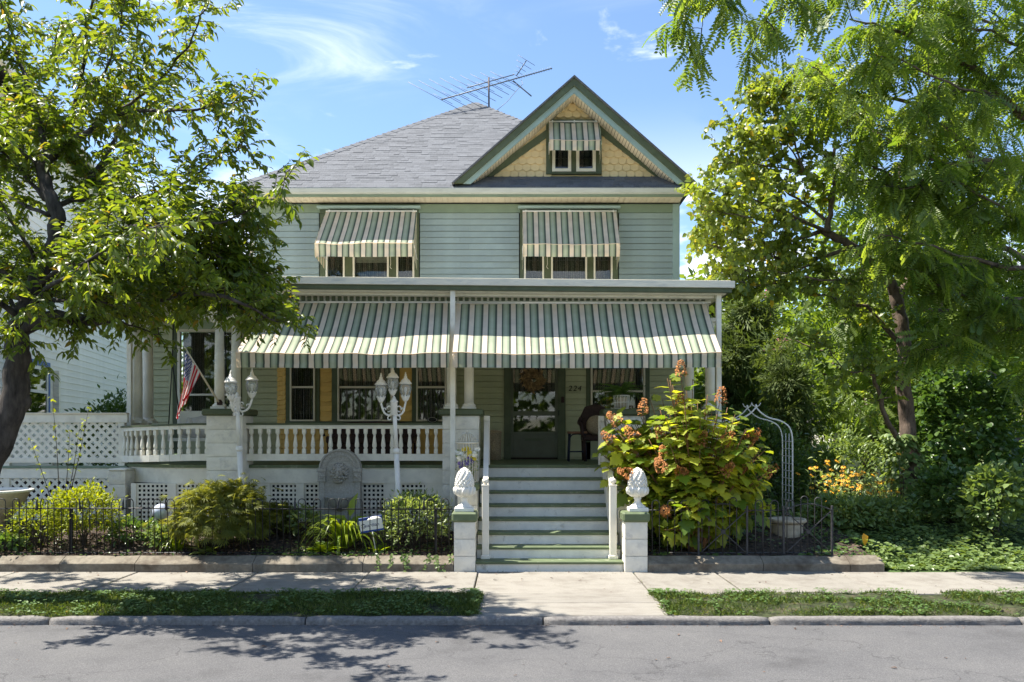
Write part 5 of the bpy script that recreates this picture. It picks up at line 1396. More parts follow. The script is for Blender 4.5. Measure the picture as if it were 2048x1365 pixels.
for pts, r0, r1, dn in limbs:
    p = T.limb(pts, r0, r1, wob=.05)
    if dn: T.twigs(p, 8.5*dn, .6, .10, .03, start=.2, up=.2, level=2, droop=.5, sub=(8, .32), tw=.007, jitter=.6, leafup=.5)
T.build(rb, 'bark2', 'twig', 'redbud', T_ovate(.75, .12, .25))

def pinnate_tree(root, seed, limbs, dens, frond, spacing, length=.8):
    T = Tree(seed)
    for pts, r0, r1, dn in limbs:
        p = T.limb(pts, r0, r1, wob=.08)
        if dn: T.twigs(p, dens*dn, length, frond, spacing, start=.15, up=.05, level=2, droop=.75, sub=(5, .4), tw=.008, jitter=.45, leafup=.6, along=.8)
    T.build(root, 'bark2', 'twig', 'locust', T_pinnate(8, .16, .25, .35))
lo = thing('locust_tree', 'tall locust tree with feathery pinnate leaves reaching in over the garden', 'tree')
Y = 13.2
pinnate_tree(lo, 5, [
 (PP((2330,1060,Y+1),(2320,800,Y+1),(2300,500,Y+1),(2290,200,Y+.8),(2280,-100,Y+.8)), .30, .15, 0),
 (PP((2290,330,Y+.8),(2150,260,Y+.5),(2048,230,Y+.2),(1960,150,Y),(1870,95,Y-.2),(1790,60,Y-.4),(1700,40,Y-.6)), .11, .01, 1),
 (PP((2290,100,Y+.8),(2150,0,Y),(2000,-60,Y-.6),(1850,-80,Y-1),(1700,-70,Y-1.3),(1560,-50,Y-1.6),(1450,-25,Y-1.8),(1370,-10,Y-1.9)), .10, .008, .9),
 (PP((1700,-70,Y-1.3),(1620,-20,Y-1.4),(1560,20,Y-1.5),(1510,60,Y-1.5)), .02, .005, .8),
 (PP((1450,-25,Y-1.8),(1420,20,Y-1.8),(1390,60,Y-1.8)), .012, .004, .7),
 (PP((2290,450,Y+.9),(2150,380,Y+.8),(2048,330,Y+.6),(1960,320,Y+.5),(1880,250,Y+.4),(1800,200,Y+.2),(1700,190,Y),(1620,130,Y-.2)), .09, .008, 1),
 (PP((2300,520,Y+1),(2150,480,Y+.8),(2048,450,Y+.6),(1940,440,Y+.4),(1850,400,Y+.2),(1760,340,Y),(1690,300,Y-.2)), .08, .008, 1),
 (PP((2300,600,Y+1),(2180,560,Y+.6),(2048,540,Y+.2),(1950,520,Y-.1),(1850,490,Y-.4),(1760,470,Y-.6)), .07, .008, 1),
 (PP((2300,680,Y+1),(2180,650,Y+.5),(2048,600,Y+.2),(1960,600,Y),(1880,570,Y-.2),(1810,530,Y-.4)), .07, .008, 1),
 (PP((2300,760,Y+1),(2180,700,Y+.6),(2048,660,Y+.3),(1970,670,Y+.2),(1900,690,Y),(1850,700,Y-.1)), .06, .008, .9),
 (PP((2050,230,Y+.2),(1980,190,Y-.4),(1900,170,Y-.8),(1800,120,Y-1.2),(1730,110,Y-1.4)), .03, .006, 1),
 (PP((1960,320,Y+.5),(1900,330,Y),(1820,300,Y-.5),(1740,260,Y-.8)), .03, .006, 1),
 (PP((2280,-60,Y+.8),(2150,-20,Y+1),(2020,40,Y+1.2),(1900,20,Y+1.4),(1780,10,Y+1.4)), .05, .008, 1),
 (PP((2290,220,Y+.8),(2180,140,Y+.2),(2060,90,Y-.2),(1960,60,Y-.5),(1870,20,Y-.7)), .05, .008, 1),
 (PP((2048,450,Y+.6),(1960,390,Y),(1880,360,Y-.4),(1800,380,Y-.7)), .03, .006, 1),
], 4.4, .36, .072, .95)
lo2 = thing('locust_tree', 'feathery locust tree standing farther back, its dark limbs rising to the left', 'tree')
Y = 18.5
pinnate_tree(lo2, 8, [
 (PP((2200,960,Y),(2140,880,Y),(2060,800,Y),(1960,740,Y),(1870,690,Y)), .18, .02, .8),
 (PP((2200,900,Y),(2080,700,Y),(1960,640,Y),(1850,620,Y),(1760,620,Y),(1680,640,Y)), .13, .01, 1),
 (PP((2180,800,Y),(2080,560,Y),(1980,480,Y),(1880,440,Y),(1780,430,Y)), .11, .01, 1),
 (PP((2140,880,Y),(2040,880,Y-.5),(1960,910,Y-.8),(1900,900,Y-1)), .08, .01, .8),
 (PP((2080,560,Y),(2020,350,Y),(1960,200,Y),(1900,120,Y)), .08, .01, 1),
 (PP((2020,350,Y),(1900,300,Y),(1780,260,Y),(1700,220,Y)), .05, .01, 1),
 (PP((1960,740,Y),(1860,780,Y-.4),(1760,800,Y-.7),(1690,830,Y-1)), .05, .008, .9),
 (PP((1850,620,Y),(1720,560,Y+.3),(1620,540,Y+.5)), .05, .008, .9),
 (PP((1900,300,Y),(1760,350,Y+.5),(1640,420,Y+.8)), .04, .008, .9),
], 3.4, .48, .10, 1.2)

# background trees: trunk, limbs and leaf clumps in a lumpy crown
def clump_tree(label, x, y, h, rx, n, leaf, m='wood_far', tmpl=None, seed=0, trunk=.22, base=.35, z0=.4, name='background_tree', group='trees beyond the garden', cone=False, low=.25, ry=None, limb=7, trunk_m='bark2'):
    t = thing(name, label, 'tree', (x, y, z0), group=group); r = random.Random(seed); ry = ry or rx
    w = MB(); top = Vector((r.uniform(-.3,.3), r.uniform(-.3,.3), h*.85))
    tr = smooth([(0,0,-.2), (r.uniform(-.15,.15),0,h*.25), (r.uniform(-.3,.3),0,h*.55), top], 12); w.tube(tr, [trunk*(1.05-.85*i/12) for i in range(13)], 8)
    cl = []
    nl = limb*3
    for i in range(nl):
        f = low+(1-low)*(i+r.random())/nl; p = tr[min(12, int(f*12))]
        prof = (1.0-f)*1.05+.06 if cone else math.sin(PI*min(1, max(.0, (f-low)/(1-low))*.86+.12))**.7
        a_ = i*2.4+r.uniform(-.5,.5); d = Vector((math.cos(a_)*rx*prof, math.sin(a_)*ry*prof, (h*.10 if not cone else -.05*h*.3)*r.uniform(.3,1.2)))*r.uniform(.55,1.05)
        e = p+d; w.tube(smooth([p, p+d*.5+Vector((0,0,-.03*h*r.random())), e], 6), [trunk*.32*(1-f*.5)*(1-.85*j/6) for j in range(7)], 5)
        for j in range(5):
            cl.append((p.lerp(e, r.uniform(.35, 1.12))+RV(r, .16*rx), rx*r.uniform(.16, .34)))
    w.build('trunk', M[trunk_m], t); L = Leaves(); tot = sum(c[1]**2 for c in cl)
    for c, cr in cl:
        k = max(4, int(n*cr*cr/tot))
        tone = r.uniform(0, .5)
        for i in range(k):
            d = RV(r).normalized(); q = c+Vector((d.x, d.y, d.z*.75))*cr*r.random()**.45
            L.add(q, (d+RV(r,.5)+Vector((0,0,-.35))).normalized(), (d*.4+Vector((0,0,.8))+RV(r,.4)).normalized(), leaf*r.uniform(.6,1.3), min(.96, tone+r.random()*.5))
    L.build('crown', M[m], tmpl or T_rhomb(.55), t); return t
SP = T_spray()
clump_tree('slender evergreen with loose upright sprays behind the porch corner', PX(1500, 19), 19, 5.3, 1.0, 2600, .42, 'evergreen', SP, 2, .10, name='evergreen_tree', cone=True, low=.05, group=None, limb=10)
clump_tree('smaller dark evergreen close behind the white garden arch', PX(1575, 17.5), 17.5, 3.6, 1.0, 2000, .34, 'evergreen', SP, 3, .08, name='evergreen_tree', cone=True, low=.02, group=None, limb=9)
bt = [(1440,27,6.6,2.2),(1560,30,7.5,2.8),(1690,26,6.2,2.4),(1800,31,8.4,3.2),(1930,27,7.2,2.8),(2060,32,9.0,3.2),(2150,24,7.0,2.6),(1620,38,8.0,3.4),(1880,40,9.0,3.6),(1480,40,7.6,3.2),(1735,21.5,8.3,2.3),(1425,22,6.0,1.5),(1880,22.5,8.8,2.6)]
lab = ['broad green tree directly behind the slender evergreen','tall bushy tree behind the white garden arch','low round tree seen behind the forked trunk, on its left','tall spreading tree behind the forked trunk','bushy green tree behind the ivy covered mound','tall tree at the right edge of the far garden','round tree farthest right, half out of view','distant pale tree above the orange flowers','distant tall tree between the locust limbs','distant tree peeping past the porch roof corner','tall leafy tree showing between the forked trunk and the locust sprays','narrow tree close behind the right wall of the house','tall full tree rising behind the ivy covered mound']
for i, (px, yy, h, rx) in enumerate(bt):
    clump_tree(lab[i], PX(px, yy), yy, h, rx, 3400, .24 if yy < 33 else .32, 'wood_far', T_rhomb(.6), 40+i, .2, low=.16)

L = Leaves(); r = random.Random(77)
for i in range(16000):
    x = r.uniform(-46, 60); y = 58+r.uniform(-4, 5); hmax = 7.5+2.2*mnoise.noise((x*.16, 3, 0))+1.2*mnoise.noise((x*.5, 8, 0)); z = .3+hmax*r.random()**.8
    y -= 3*mnoise.noise((x*.35, z*.4, 4))
    L.add((x, y, z), RV(r)+Vector((0,-.3,-.4)), RV(r,.5)+Vector((0,-.5,.7)), r.uniform(.4,.85), min(.95, .45+.5*mnoise.noise((x*.3, z*.4, 1))+.3*(r.random()-.5)))
struct(L.build('far_woods', M['wood_far'], T_rhomb(.7)), 'stuff')
lw = MB(); lw.add([(7.5, 24, .43), (40, 24, .43), (60, 52, .43), (9, 52, .43)], [(0,1,2,3)]); struct(lw.build('lawn', M['clover_flat'] if 'clover_flat' in M else M['lawn']))

# ------------------------------------------------------------------ bushes
def bush(name, label, cat, c, rad, n, leaf, m, tmpl, seed=0, stems=9, lump=.35, spike=0, up=.35, shell=.5, stem_m='twig', group=None, droop=.15, tone=.35, clump=5.0, stem_r=.008):
    """stems from the root and leaves over an uneven lobed crown; c is the ground point"""
    t = thing(name, label, cat, c, group=group); r = random.Random(seed); rx, ry, rz = rad; w = MB(); L = Leaves()
    for i in range(stems):
        a_ = 2*PI*i/stems+r.uniform(-.4,.4); q = r.uniform(.3,.85); e = Vector((math.cos(a_)*rx*q, math.sin(a_)*ry*q, rz*r.uniform(1.0,1.7)))
        w.tube(smooth([(r.uniform(-.05,.05),r.uniform(-.05,.05),-.05), Vector((e.x*.35, e.y*.35, e.z*.5)), e], 7), [stem_r*(1.1-.9*j/7) for j in range(8)], 5)
    w.build('stems', M[stem_m], t, kind='stuff')
    for i in range(n):
        d = RV(r).normalized(); 
        if d.z < -.55: d.z = -d.z
        lb = 1+lump*mnoise.noise((d.x*2+seed, d.y*2, d.z*2))+lump*.6*mnoise.noise((d.x*clump+seed, d.y*clump, d.z*clump))
        q = lb*(shell+(1-shell)*r.random()**.5)
        if spike and r.random() < spike: q *= r.uniform(1.05, 1.35)
        p = Vector((d.x*rx*q, d.y*ry*q, rz+d.z*rz*q))
        dd = (d*.8+RV(r,.5)+Vector((0,0,up-droop))).normalized(); nn = (d*.5+Vector((0,0,.8))+RV(r,.35)).normalized()
        L.add(p, dd, nn, leaf*r.uniform(.55,1.25), min(.95, max(0, tone+.45*mnoise.noise(p*clump*.7/max(rx,.3)+Vector((seed,0,0)))+.35*(r.random()-.3))))
    L.build('foliage', M[m], tmpl, t); return t
ov = T_ovate(.45); rh = T_rhomb(.5)
def gp(px, Y): return (PX(px, Y), Y, gz(PX(px, Y), Y))
bush('azalea_bush', 'bright yellow green shrub in front of the white lattice', 'shrub', gp(168, 11.8), (.50,.42,.40), 2600, .058, 'azalea', ov, 1, 12, .35, .06)
bush('azalea_bush', 'darker twiggy shrub between the stone bowl and the bright yellow green one', 'shrub', gp(80, 11.7), (.42,.4,.30), 1300, .055, 'azalea', ov, 2, 12, .4, .05, tone=.1)
bush('laceleaf_maple', 'olive laceleaf maple mounded over the base of a lamp post', 'shrub', gp(436, 11.62), (.66,.5,.44), 2600, .115, 'maple', T_star(), 3, 10, .28, .08, up=-.3, shell=.6)
bush('grey_green_shrub', 'rounded grey green shrub next to the step pier', 'shrub', gp(832, 11.72), (.46,.40,.37), 3000, .065, 'box', T_ovate(.34), 4, 14, .25, .06, up=.5)
bush('low_shrub', 'small glossy shrub left of the wall fountain', 'shrub', gp(610, 12.1), (.24,.2,.20), 420, .085, 'box', T_ovate(.4), 5, 8, .4, .1)
bush('low_shrub', 'feathery fern like shrub between laceleaf maple and lion fountain', 'shrub', gp(550, 12.3), (.32,.25,.20), 700, .10, 'maple', T_star(), 6, 8, .4, .1, tone=.1)
bush('low_shrub', 'glossy dark rhododendron near the blue globe', 'shrub', gp(265, 11.9), (.30,.25,.16), 420, .10, 'ivy', T_ovate(.36), 7, 8, .4, .1)
bush('low_shrub', 'pale leaved plant below the blue globe', 'plant', gp(330, 11.7), (.22,.2,.15), 380, .085, 'cover', T_ovate(.5), 8, 8, .4, .1)
bush('low_shrub', 'dark leaved plant at the left edge behind the hairpin fence', 'plant', gp(10, 11.5), (.25,.2,.1), 200, .10, 'ivy', T_ovate(.5), 9, 6, .4, .1)
# strap leaved lily clumps, hostas
def clump(name, label, c, n, length, m, tmpl, seed, flat=0.2, rr=.08, group=None):
    t = thing(name, label, 'plant', c, group=group); r = random.Random(seed); L = Leaves()
    for i in range(n):
        a_ = r.uniform(0, 2*PI); d = Vector((math.cos(a_), math.sin(a_), flat+r.uniform(0, .9))).normalized()
        L.add(Vector((math.cos(a_)*rr*r.random(), math.sin(a_)*rr*r.random(), .0)), d, (Vector((0,0,1))+d*-.3), length*r.uniform(.6,1.15), r.random())
    L.build('foliage', M[m], tmpl, t); return t
clump('strap_lily', 'bright strap leaved lily in front of the lion fountain', gp(686, 11.72), 100, .70, 'lily', T_strap(7, .065, .5), 1, -.28)
clump('strap_lily', 'small clump of strap leaves under the laceleaf maple', gp(352, 11.6), 40, .32, 'lily', T_strap(6, .08, .5), 2, -.2)
clump('hosta', 'broad leaved hosta by the fence below the laceleaf maple', gp(415, 11.45), 16, .20, 'box', T_ovate(.55, .1, .35), 3, .35)
clump('hosta', 'yellow green hosta under the strap leaved lily', gp(648, 11.5), 26, .24, 'lily', T_ovate(.4, .1, .4), 4, .4)
clump('hosta', 'broad bright plant in front of the yard sign', gp(760, 11.55), 14, .15, 'lily', T_ovate(.55, .1, .35), 5, .5)
t = thing('elephant_ear', 'single upright pale pointed leaf in front of the fountain bowl', 'plant', gp(700, 11.75))
L = Leaves(); L.add((.0,0,.42), (.25,-.1,1), (-.4,-1,0), .34, .9); L.add((.02,.02,.36), (.9,-.2,.25), (0,-.5,1), .3, .8); L.add((-.02,.02,.36), (-.9,-.2,.3), (0,-.4,1), .33, .7); L.build('leaf', M['lily'], T_ovate(.36), t)
w = MB(); w.tube([(0,0,-.02), (0,0,.43)], .01, 5); w.tube([(0,.0,0), (.02,.02,.37)], .009, 5); w.tube([(0,.0,0), (-.02,.02,.37)], .009, 5); w.build('stalk', M['lily_stem'], t)
# bare young shrub before the lattice fence
t = thing('young_shrub', 'thin nearly bare shrub in front of the lattice fence', 'shrub', gp(118, 12.4)); w = MB(); L = Leaves(); r = random.Random(12)
for (ex, ey) in ((105,800),(178,815),(140,860),(60,880),(160,850)):
    e = at(ex, ey, 12.3)-Vector(t.location); pts = smooth([(0,0,0), e*.5+Vector((.03,0,.0)), e], 10); w.tube(pts, [.009*(1.1-.9*j/10) for j in range(11)], 5)
    for q in pts[6:]:
        for i in range(3): L.add(q+RV(r,.02), RV(r)+Vector((0,0,.3)), RV(r,.4)+Vector((0,0,1)), r.uniform(.04,.08), r.random())
w.build('stems', M['twig'], t, kind='stuff'); L.build('foliage', M['azalea'], ov, t)

# oak leaf hydrangea: big single leaves and brown flower heads
hc = gp(1392, 11.62); hy = thing('oakleaf_hydrangea', 'large sunlit oakleaf hydrangea with faded brown flower heads beside the steps', 'shrub', hc)
r = random.Random(31); w = MB(); LT = T_lobed(); hleaf = np_mesh('leaf', LT[0], LT[1], M['hydrangea_one']); Lr = Leaves(); tips = []
H = Vector(hc)
def hp(px, py, Y=None): return at(px, py, 11.62 if Y is None else Y)-H
# outline lobes of the shrub (pixel place and depth offset of each shoot tip)
shoots = [(1362,748),(1440,800),(1232,830),(1262,850),(1300,800),(1330,830),(1395,850),(1250,900),(1290,880),(1340,890),(1400,900),(1450,880),(1490,860),(1520,870),(1240,955),(1300,930),(1350,960),(1420,950),(1480,930),(1535,945),(1310,985),(1370,1010),(1440,990),(1500,960),(1330,1030),(1400,1040),(1290,960),(1380,800),(1425,840),(1470,830),(1355,785),(1212,870),(1320,860),(1460,960),(1360,930),(1450,920),(1270,920),(1540,1010),(1330,1060),(1400,1000),(1225,905),(1490,900),(1240,870),(1415,790),(1350,840),(1300,1000),(1345,770),(1372,775),(1395,800),(1350,800),(1425,815),(1455,815),(1370,830),(1400,825),(1320,820),(1455,850),(1475,845),(1385,760),(1340,760),(1500,890),(1530,900),(1530,960),(1545,930),(1500,985),(1470,1000),(1212,862),(1226,845),(1240,848),(1262,868),(1285,830),(1250,888),(1232,925),(1270,850),(1305,850),(1318,835),(1222,895),(1205,885)]
for px, py in list(shoots):
    shoots.append((px+r.uniform(-28, 28), py+r.uniform(5, 40)))
cand = []
for i, (px, py) in enumerate(shoots):
    dy = r.uniform(-.5, .5) if px > 1325 else r.uniform(-.05, .5); e = hp(px, py, 11.62+dy); b = Vector((r.uniform(-.08,.08), r.uniform(-.08,.08), 0)); mid = b.lerp(e, .5)+Vector((0, 0, .12)); pts = smooth([b, mid, e], 10)
    w.tube(pts, [.014*(1.05-.75*j/10) for j in range(11)], 6); tips.append(e)
    tg = (pts[-1]-pts[-4]).normalized()
    for j in range(17):
        f = 1-.045*j-.01; u_ = max(0, f*10); q = pts[int(u_)].lerp(pts[min(10, int(u_)+1)], u_-int(u_)); a_ = j*2.4+r.uniform(-.4,.4)
        o1 = tg.orthogonal().normalized(); o2 = tg.cross(o1); d = (o1*math.cos(a_)+o2*math.sin(a_)+tg*(.35 if j < 4 else .1)+Vector((0,-.1,-.1))).normalized()
        cand.append((q+d*.03, d, (Vector((0,-.15,1))+RV(r,.3)).normalized(), .225*r.uniform(.55,1.3)*(1 if j > 2 else .75)))
r.shuffle(cand)
cand.sort(key=lambda c: c[0].y-c[3]*2)
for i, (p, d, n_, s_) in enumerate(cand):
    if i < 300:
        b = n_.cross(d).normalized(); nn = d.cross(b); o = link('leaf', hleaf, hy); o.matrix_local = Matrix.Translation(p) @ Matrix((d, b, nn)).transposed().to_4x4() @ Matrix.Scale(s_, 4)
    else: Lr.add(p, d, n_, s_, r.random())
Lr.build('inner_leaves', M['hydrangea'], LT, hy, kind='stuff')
w.build('stems', M['twig_warm'], hy, kind='stuff')
heads = [(1362,740,-.1,.3),(1442,795,.0,.3),(1228,838,-.8,.2),(1262,868,-.7,.2),(1318,864,-.3,.2),(1286,815,.1,.2),(1215,875,-.9,.2),(1500,880,.9,.1),(1540,942,.9,.1),(1455,940,.3,-.1),(1370,945,-.2,-.3),(1250,945,-.7,-.3),(1326,905,-.2,.2),(1330,1022,-.1,-.5),(1490,935,.8,.1),(1405,880,.2,.4),(1452,880,.5,.1),(1320,930,-.2,-.3),(1358,945,-.3,0),(1360,800,0,.2),(1510,868,.7,.2),(1425,915,.1,.2)]
fl_me = []
for v_ in range(3):
    L = Leaves(); rr = random.Random(v_)
    for i in range(150):
        f = rr.random(); a_ = rr.uniform(0, 2*PI); rad = .055*(1-f)**.7+.008; L.add((rad*math.cos(a_), rad*math.sin(a_), f*.20), (math.cos(a_), math.sin(a_), rr.uniform(-.3,.6)), (math.cos(a_)*.5+rr.gauss(0,.4), math.sin(a_)*.5, 1), rr.uniform(.014,.03), rr.random())
    V, F, rn = L.arrays(T_round(1.0)); fl_me.append(np_mesh('flower_head', V, F, M['hyd_fl'], rn))
for i, (px, py, dx, dz) in enumerate(heads):
    e = hp(px, py, 11.62+r.uniform(-.5,-.25)); d = Vector((dx, -.35, .55+dz)).normalized(); o = link('flower_head', fl_me[i % 3], hy, kind='stuff')
    o.matrix_local = Matrix.Translation(e-d*.09) @ d.to_track_quat('Z', 'Y').to_matrix().to_4x4() @ Matrix.Scale(r.uniform(.8,1.15), 4)

# right yard shrubs
bush('leafy_shrub', 'sunlit pale green shrub behind the end of the cross braced fence', 'shrub', gp(1690, 12.9), (.62,.45,.25), 1500, .095, 'cover', ov, 51, 9, .4, .1, tone=.45)
bush('leafy_shrub', 'low leafy shrub in front of the forked trunk', 'shrub', gp(1760, 13.1), (.6,.45,.20), 1200, .085, 'cover', ov, 52, 9, .4, .1, tone=.25)
bush('leafy_shrub', 'upright shrub with rows of oval leaves at the right edge', 'shrub', gp(1990, 12.4), (.42,.4,.52), 1100, .10, 'cover', T_round(.7), 53, 9, .5, .15, tone=.4)
bush('leafy_shrub', 'dark lower shrub just left of the upright oval leaved one', 'shrub', gp(1905, 13.3), (.6,.5,.42), 1700, .09, 'ivy', T_round(.8), 54, 9, .4, .1)
bush('ivy_mound', 'tall dark mound covered in ivy, right of the forked trunk', 'shrub', (PX(1925, 15.2), 15.2, .35), (.95,.8,1.22), 5200, .10, 'ivy', T_round(.9), 55, 9, .45, .06, droop=.5, tone=.15)
bush('leafy_shrub', 'dark shrub behind the white garden arch legs', 'shrub', (PX(1530, 14.8), 14.8, .35), (.75,.5,.80), 2600, .10, 'ivy', ov, 56, 9, .4, .08, tone=.3)
bush('leafy_shrub', 'dark shrub behind the big hydrangea, near the porch corner', 'shrub', (PX(1455, 15.0), 15.0, .35), (.5,.5,.9), 1700, .10, 'ivy', ov, 57, 9, .4, .08, tone=.2)
bush('leafy_shrub', 'green shrub filling the gap left of the orange flowers', 'shrub', (PX(1620, 15.5), 15.5, .35), (.6,.5,.55), 1500, .10, 'cover', ov, 58, 9, .4, .1, tone=.25)
bush('leafy_shrub', 'bushy undershrub at the far right behind the ivy mound', 'shrub', (PX(2030, 15.6), 15.6, .35), (.8,.7,.6), 2200, .10, 'cover', ov, 59, 9, .4, .1, tone=.2)
bush('leafy_shrub', 'pale twiggy bush above the orange flowers', 'shrub', (PX(1700, 15.8), 15.8, .35), (.65,.5,.70), 1300, .09, 'cover', ov, 60, 12, .5, .15, tone=.6)
# ivy on the forked trunk
t = thing('trunk_ivy', 'ivy climbing the lower forked trunk', 'ivy', (PX(1815, 14.3), 14.3, .3)); L = Leaves(); r = random.Random(6)
for i in range(900):
    z = r.random()**.8*1.45; a_ = r.uniform(0, 2*PI); rad = .22+.15*math.sin(z*3)*r.random()+.06*r.random(); x = rad*math.cos(a_)+.1*math.sin(z*2.2); y = .3+rad*math.sin(a_)
    L.add((x, y, z), (math.cos(a_), math.sin(a_), -.8), (math.cos(a_), math.sin(a_), .6), r.uniform(.06,.12), r.random())
L.build('ivy_leaves', M['cover'], T_round(.9), t)
w = MB(); w.tube(smooth([(.1,.1,0), (.25,.1,.5), (.0,.08,1.0), (.1,.1,1.4)], 10), .012, 5); w.build('vine_stem', M['twig'], t)
# crepe myrtle sprigs
t = thing('crepe_myrtle', 'pink flowering shrub tops behind the slender evergreen', 'shrub', (PX(1560, 20.5), 20.5, .4)); L = Leaves(); w = MB(); Lf = Leaves()
for px, py in ((1565,680),(1560,690),(1528,590),(1570,735),(1535,625),(1548,700)):
    e = at(px, py, 20.5)-Vector(t.location); w.tube(smooth([(0,0,0), e*.6, e], 8), [.02*(1.1-.9*j/8) for j in range(9)], 5)
    for i in range(26): L.add(e+RV(r,.08), RV(r), RV(r), .05, r.random())
    for i in range(120): Lf.add(e*r.uniform(.5,1)+RV(r,.22), RV(r)+Vector((0,0,-.3)), RV(r,.4)+Vector((0,0,1)), r.uniform(.08,.14), r.random())
w.build('stems', M['twig'], t, kind='stuff'); L.build('blossoms', M['pink'], T_round(1.0), t); Lf.build('foliage', M['wood_far'], ov, t)
# orange coneflowers
t = thing('black_eyed_susans', 'drift of orange yellow daisies beside the forked trunk', 'flowers', (PX(1700, 13.9), 13.9, .35)); L = Leaves(); Lf = Leaves(); Ld = Leaves(); w = MB()
for i in range(95):
    px = r.choice((r.gauss(1665, 28), r.gauss(1750, 30))); py = 968+r.gauss(0, 20)+(px-1690)*.12; e = at(px, py, 14.0+r.uniform(-.7,.6))-Vector(t.location); 
    w.tube([(e.x+r.uniform(-.05,.05), e.y, 0), e], .004, 4, cap=False)
    nn = Vector((r.gauss(0,.3), -.5, 1)).normalized(); o1 = nn.orthogonal().normalized(); o2 = nn.cross(o1)
    for k in range(9):
        a_ = 2*PI*k/9; d = o1*math.cos(a_)+o2*math.sin(a_); L.add(e+d*.008, d-nn*.2, nn, .042, r.random())
    Ld.add(e+nn*.008, o1, nn, .02, .1)
    for k in range(9): Lf.add(Vector((e.x, e.y, e.z*r.uniform(.2,1.12)))+RV(r,.07), RV(r)+Vector((0,0,.2)), RV(r,.3)+Vector((0,0,1)), .1, r.random())
w.build('stems', M['twig'], t, kind='stuff'); L.build('blossoms', M['yellow_fl'], T_rhomb(.45), t, kind='stuff'); Ld.build('flower_centres', M['brown'], T_round(1.), t, kind='stuff'); Lf.build('foliage', M['box'], ov, t)
# yellow leaf and the ground cover
t = thing('fallen_leaf', 'large orange yellow dead leaf in the ground cover', 'leaf', (PX(1727, 11.75), 11.75, gz(4.7, 11.75)+.09)); L = Leaves(); L.add((0,0,.10), (.1,-.3,-1), (.3,-1,.2), .17, .5); L.build('leaf_blade', M['yellow_fl'], T_ovate(.6), t)
def cover(name, x0, x1, y0, y1, n, size, m, tmpl, seed, hh, dens=None, edge=None):
    L = Leaves(); r = random.Random(seed); k = 0
    while k < n:
        x = r.uniform(x0, x1); y = y0+(y1-y0)*r.random()**1.3
        if dens and mnoise.noise((x*1.7, y*1.7, seed)) < dens*(r.random()*2-.6): k += .3; continue
        h = hh*(.5+.8*mnoise.noise((x*2.2, y*2.2, seed+2)))*sstep(y0-.05, y0+.5, y)
        a_ = r.uniform(0, 2*PI); L.add((x, y, gz(x, y)+.01+max(0, h)*r.random()**.5+.015), (math.cos(a_), math.sin(a_), r.uniform(-.35,.3)), (r.gauss(0,.35), -.25+r.gauss(0,.3), 1), size*r.uniform(.5,1.2), min(.95, max(0, .45+.4*mnoise.noise((x*3, y*3, 7))+.5*(r.random()-.5)))); k += 1
    return struct(L.build(name, M[m], tmpl), 'stuff')
cover('ground_cover', 4.75, 9.2, 11.12, 14.5, 9000, .07, 'cover', T_round(.8), 1, .22)
cover('ground_cover', 4.70, 9.5, 11.07, 11.6, 2600, .05, 'cover', T_round(.8), 21, .05)
cover('ground_cover', 1.75, 4.8, 11.25, 14.0, 2600, .06, 'ivy', T_round(.8), 2, .09, .2)
cover('ground_cover', 3.0, 9.5, 14.0, 19.0, 6000, .12, 'cover', T_round(.8), 3, .25)
cover('ground_ivy', -3.4, -.75, 11.24, 11.9, 1100, .045, 'ivy', T_round(.85), 4, .05, .35)
cover('ground_ivy', -9.2, -3.4, 11.25, 13.0, 700, .06, 'ivy', T_ovate(.5), 5, .05, .5)
# trailing ivy over the wall
t = thing('trailing_ivy', 'thin ivy strands trailing over the wall beside the step pier', 'ivy', (-1.0, 11.1, .17)); L = Leaves(); w = MB(); r = random.Random(44)
for i in range(9):
    x = r.uniform(-.75, .2); l = r.uniform(.06, .2); pts = smooth([(x, .14, .03), (x+.02, -.02, -.02), (x+r.uniform(-.08,.08), -.055, -.02-l)], 8); w.tube(pts, .003, 4, cap=False)
    for q in pts[1:]: 
        for j in range(2): L.add(q+RV(r,.012), (r.gauss(0,1), -.4, -.5), (r.gauss(0,.3), -1, .4), r.uniform(.025,.045), r.random())
w.build('strands', M['twig'], t, kind='stuff'); L.build('ivy_leaves', M['cover'], T_round(.85), t)
# mulch chips and leaf litter
L = Leaves(); r = random.Random(15)
for i in range(9000):
    x = r.uniform(-9.2, -.78); y = r.uniform(11.26, 13.0); L.add((x, y, bump(x, y)+.006), (r.gauss(0,1), r.gauss(0,1), r.gauss(0,.25)), (r.gauss(0,.4), r.gauss(0,.4), 1), r.uniform(.025,.065), r.random())
for i in range(1500):
    x = r.uniform(1.76, 4.8); y = r.uniform(11.26, 13.0); L.add((x, y, bump(x, y)+.006), (r.gauss(0,1), r.gauss(0,1), r.gauss(0,.25)), (r.gauss(0,.4), r.gauss(0,.4), 1), r.uniform(.02,.05), r.random())
struct(L.build('mulch', M['mulch'], T_rhomb(.45)), 'stuff')
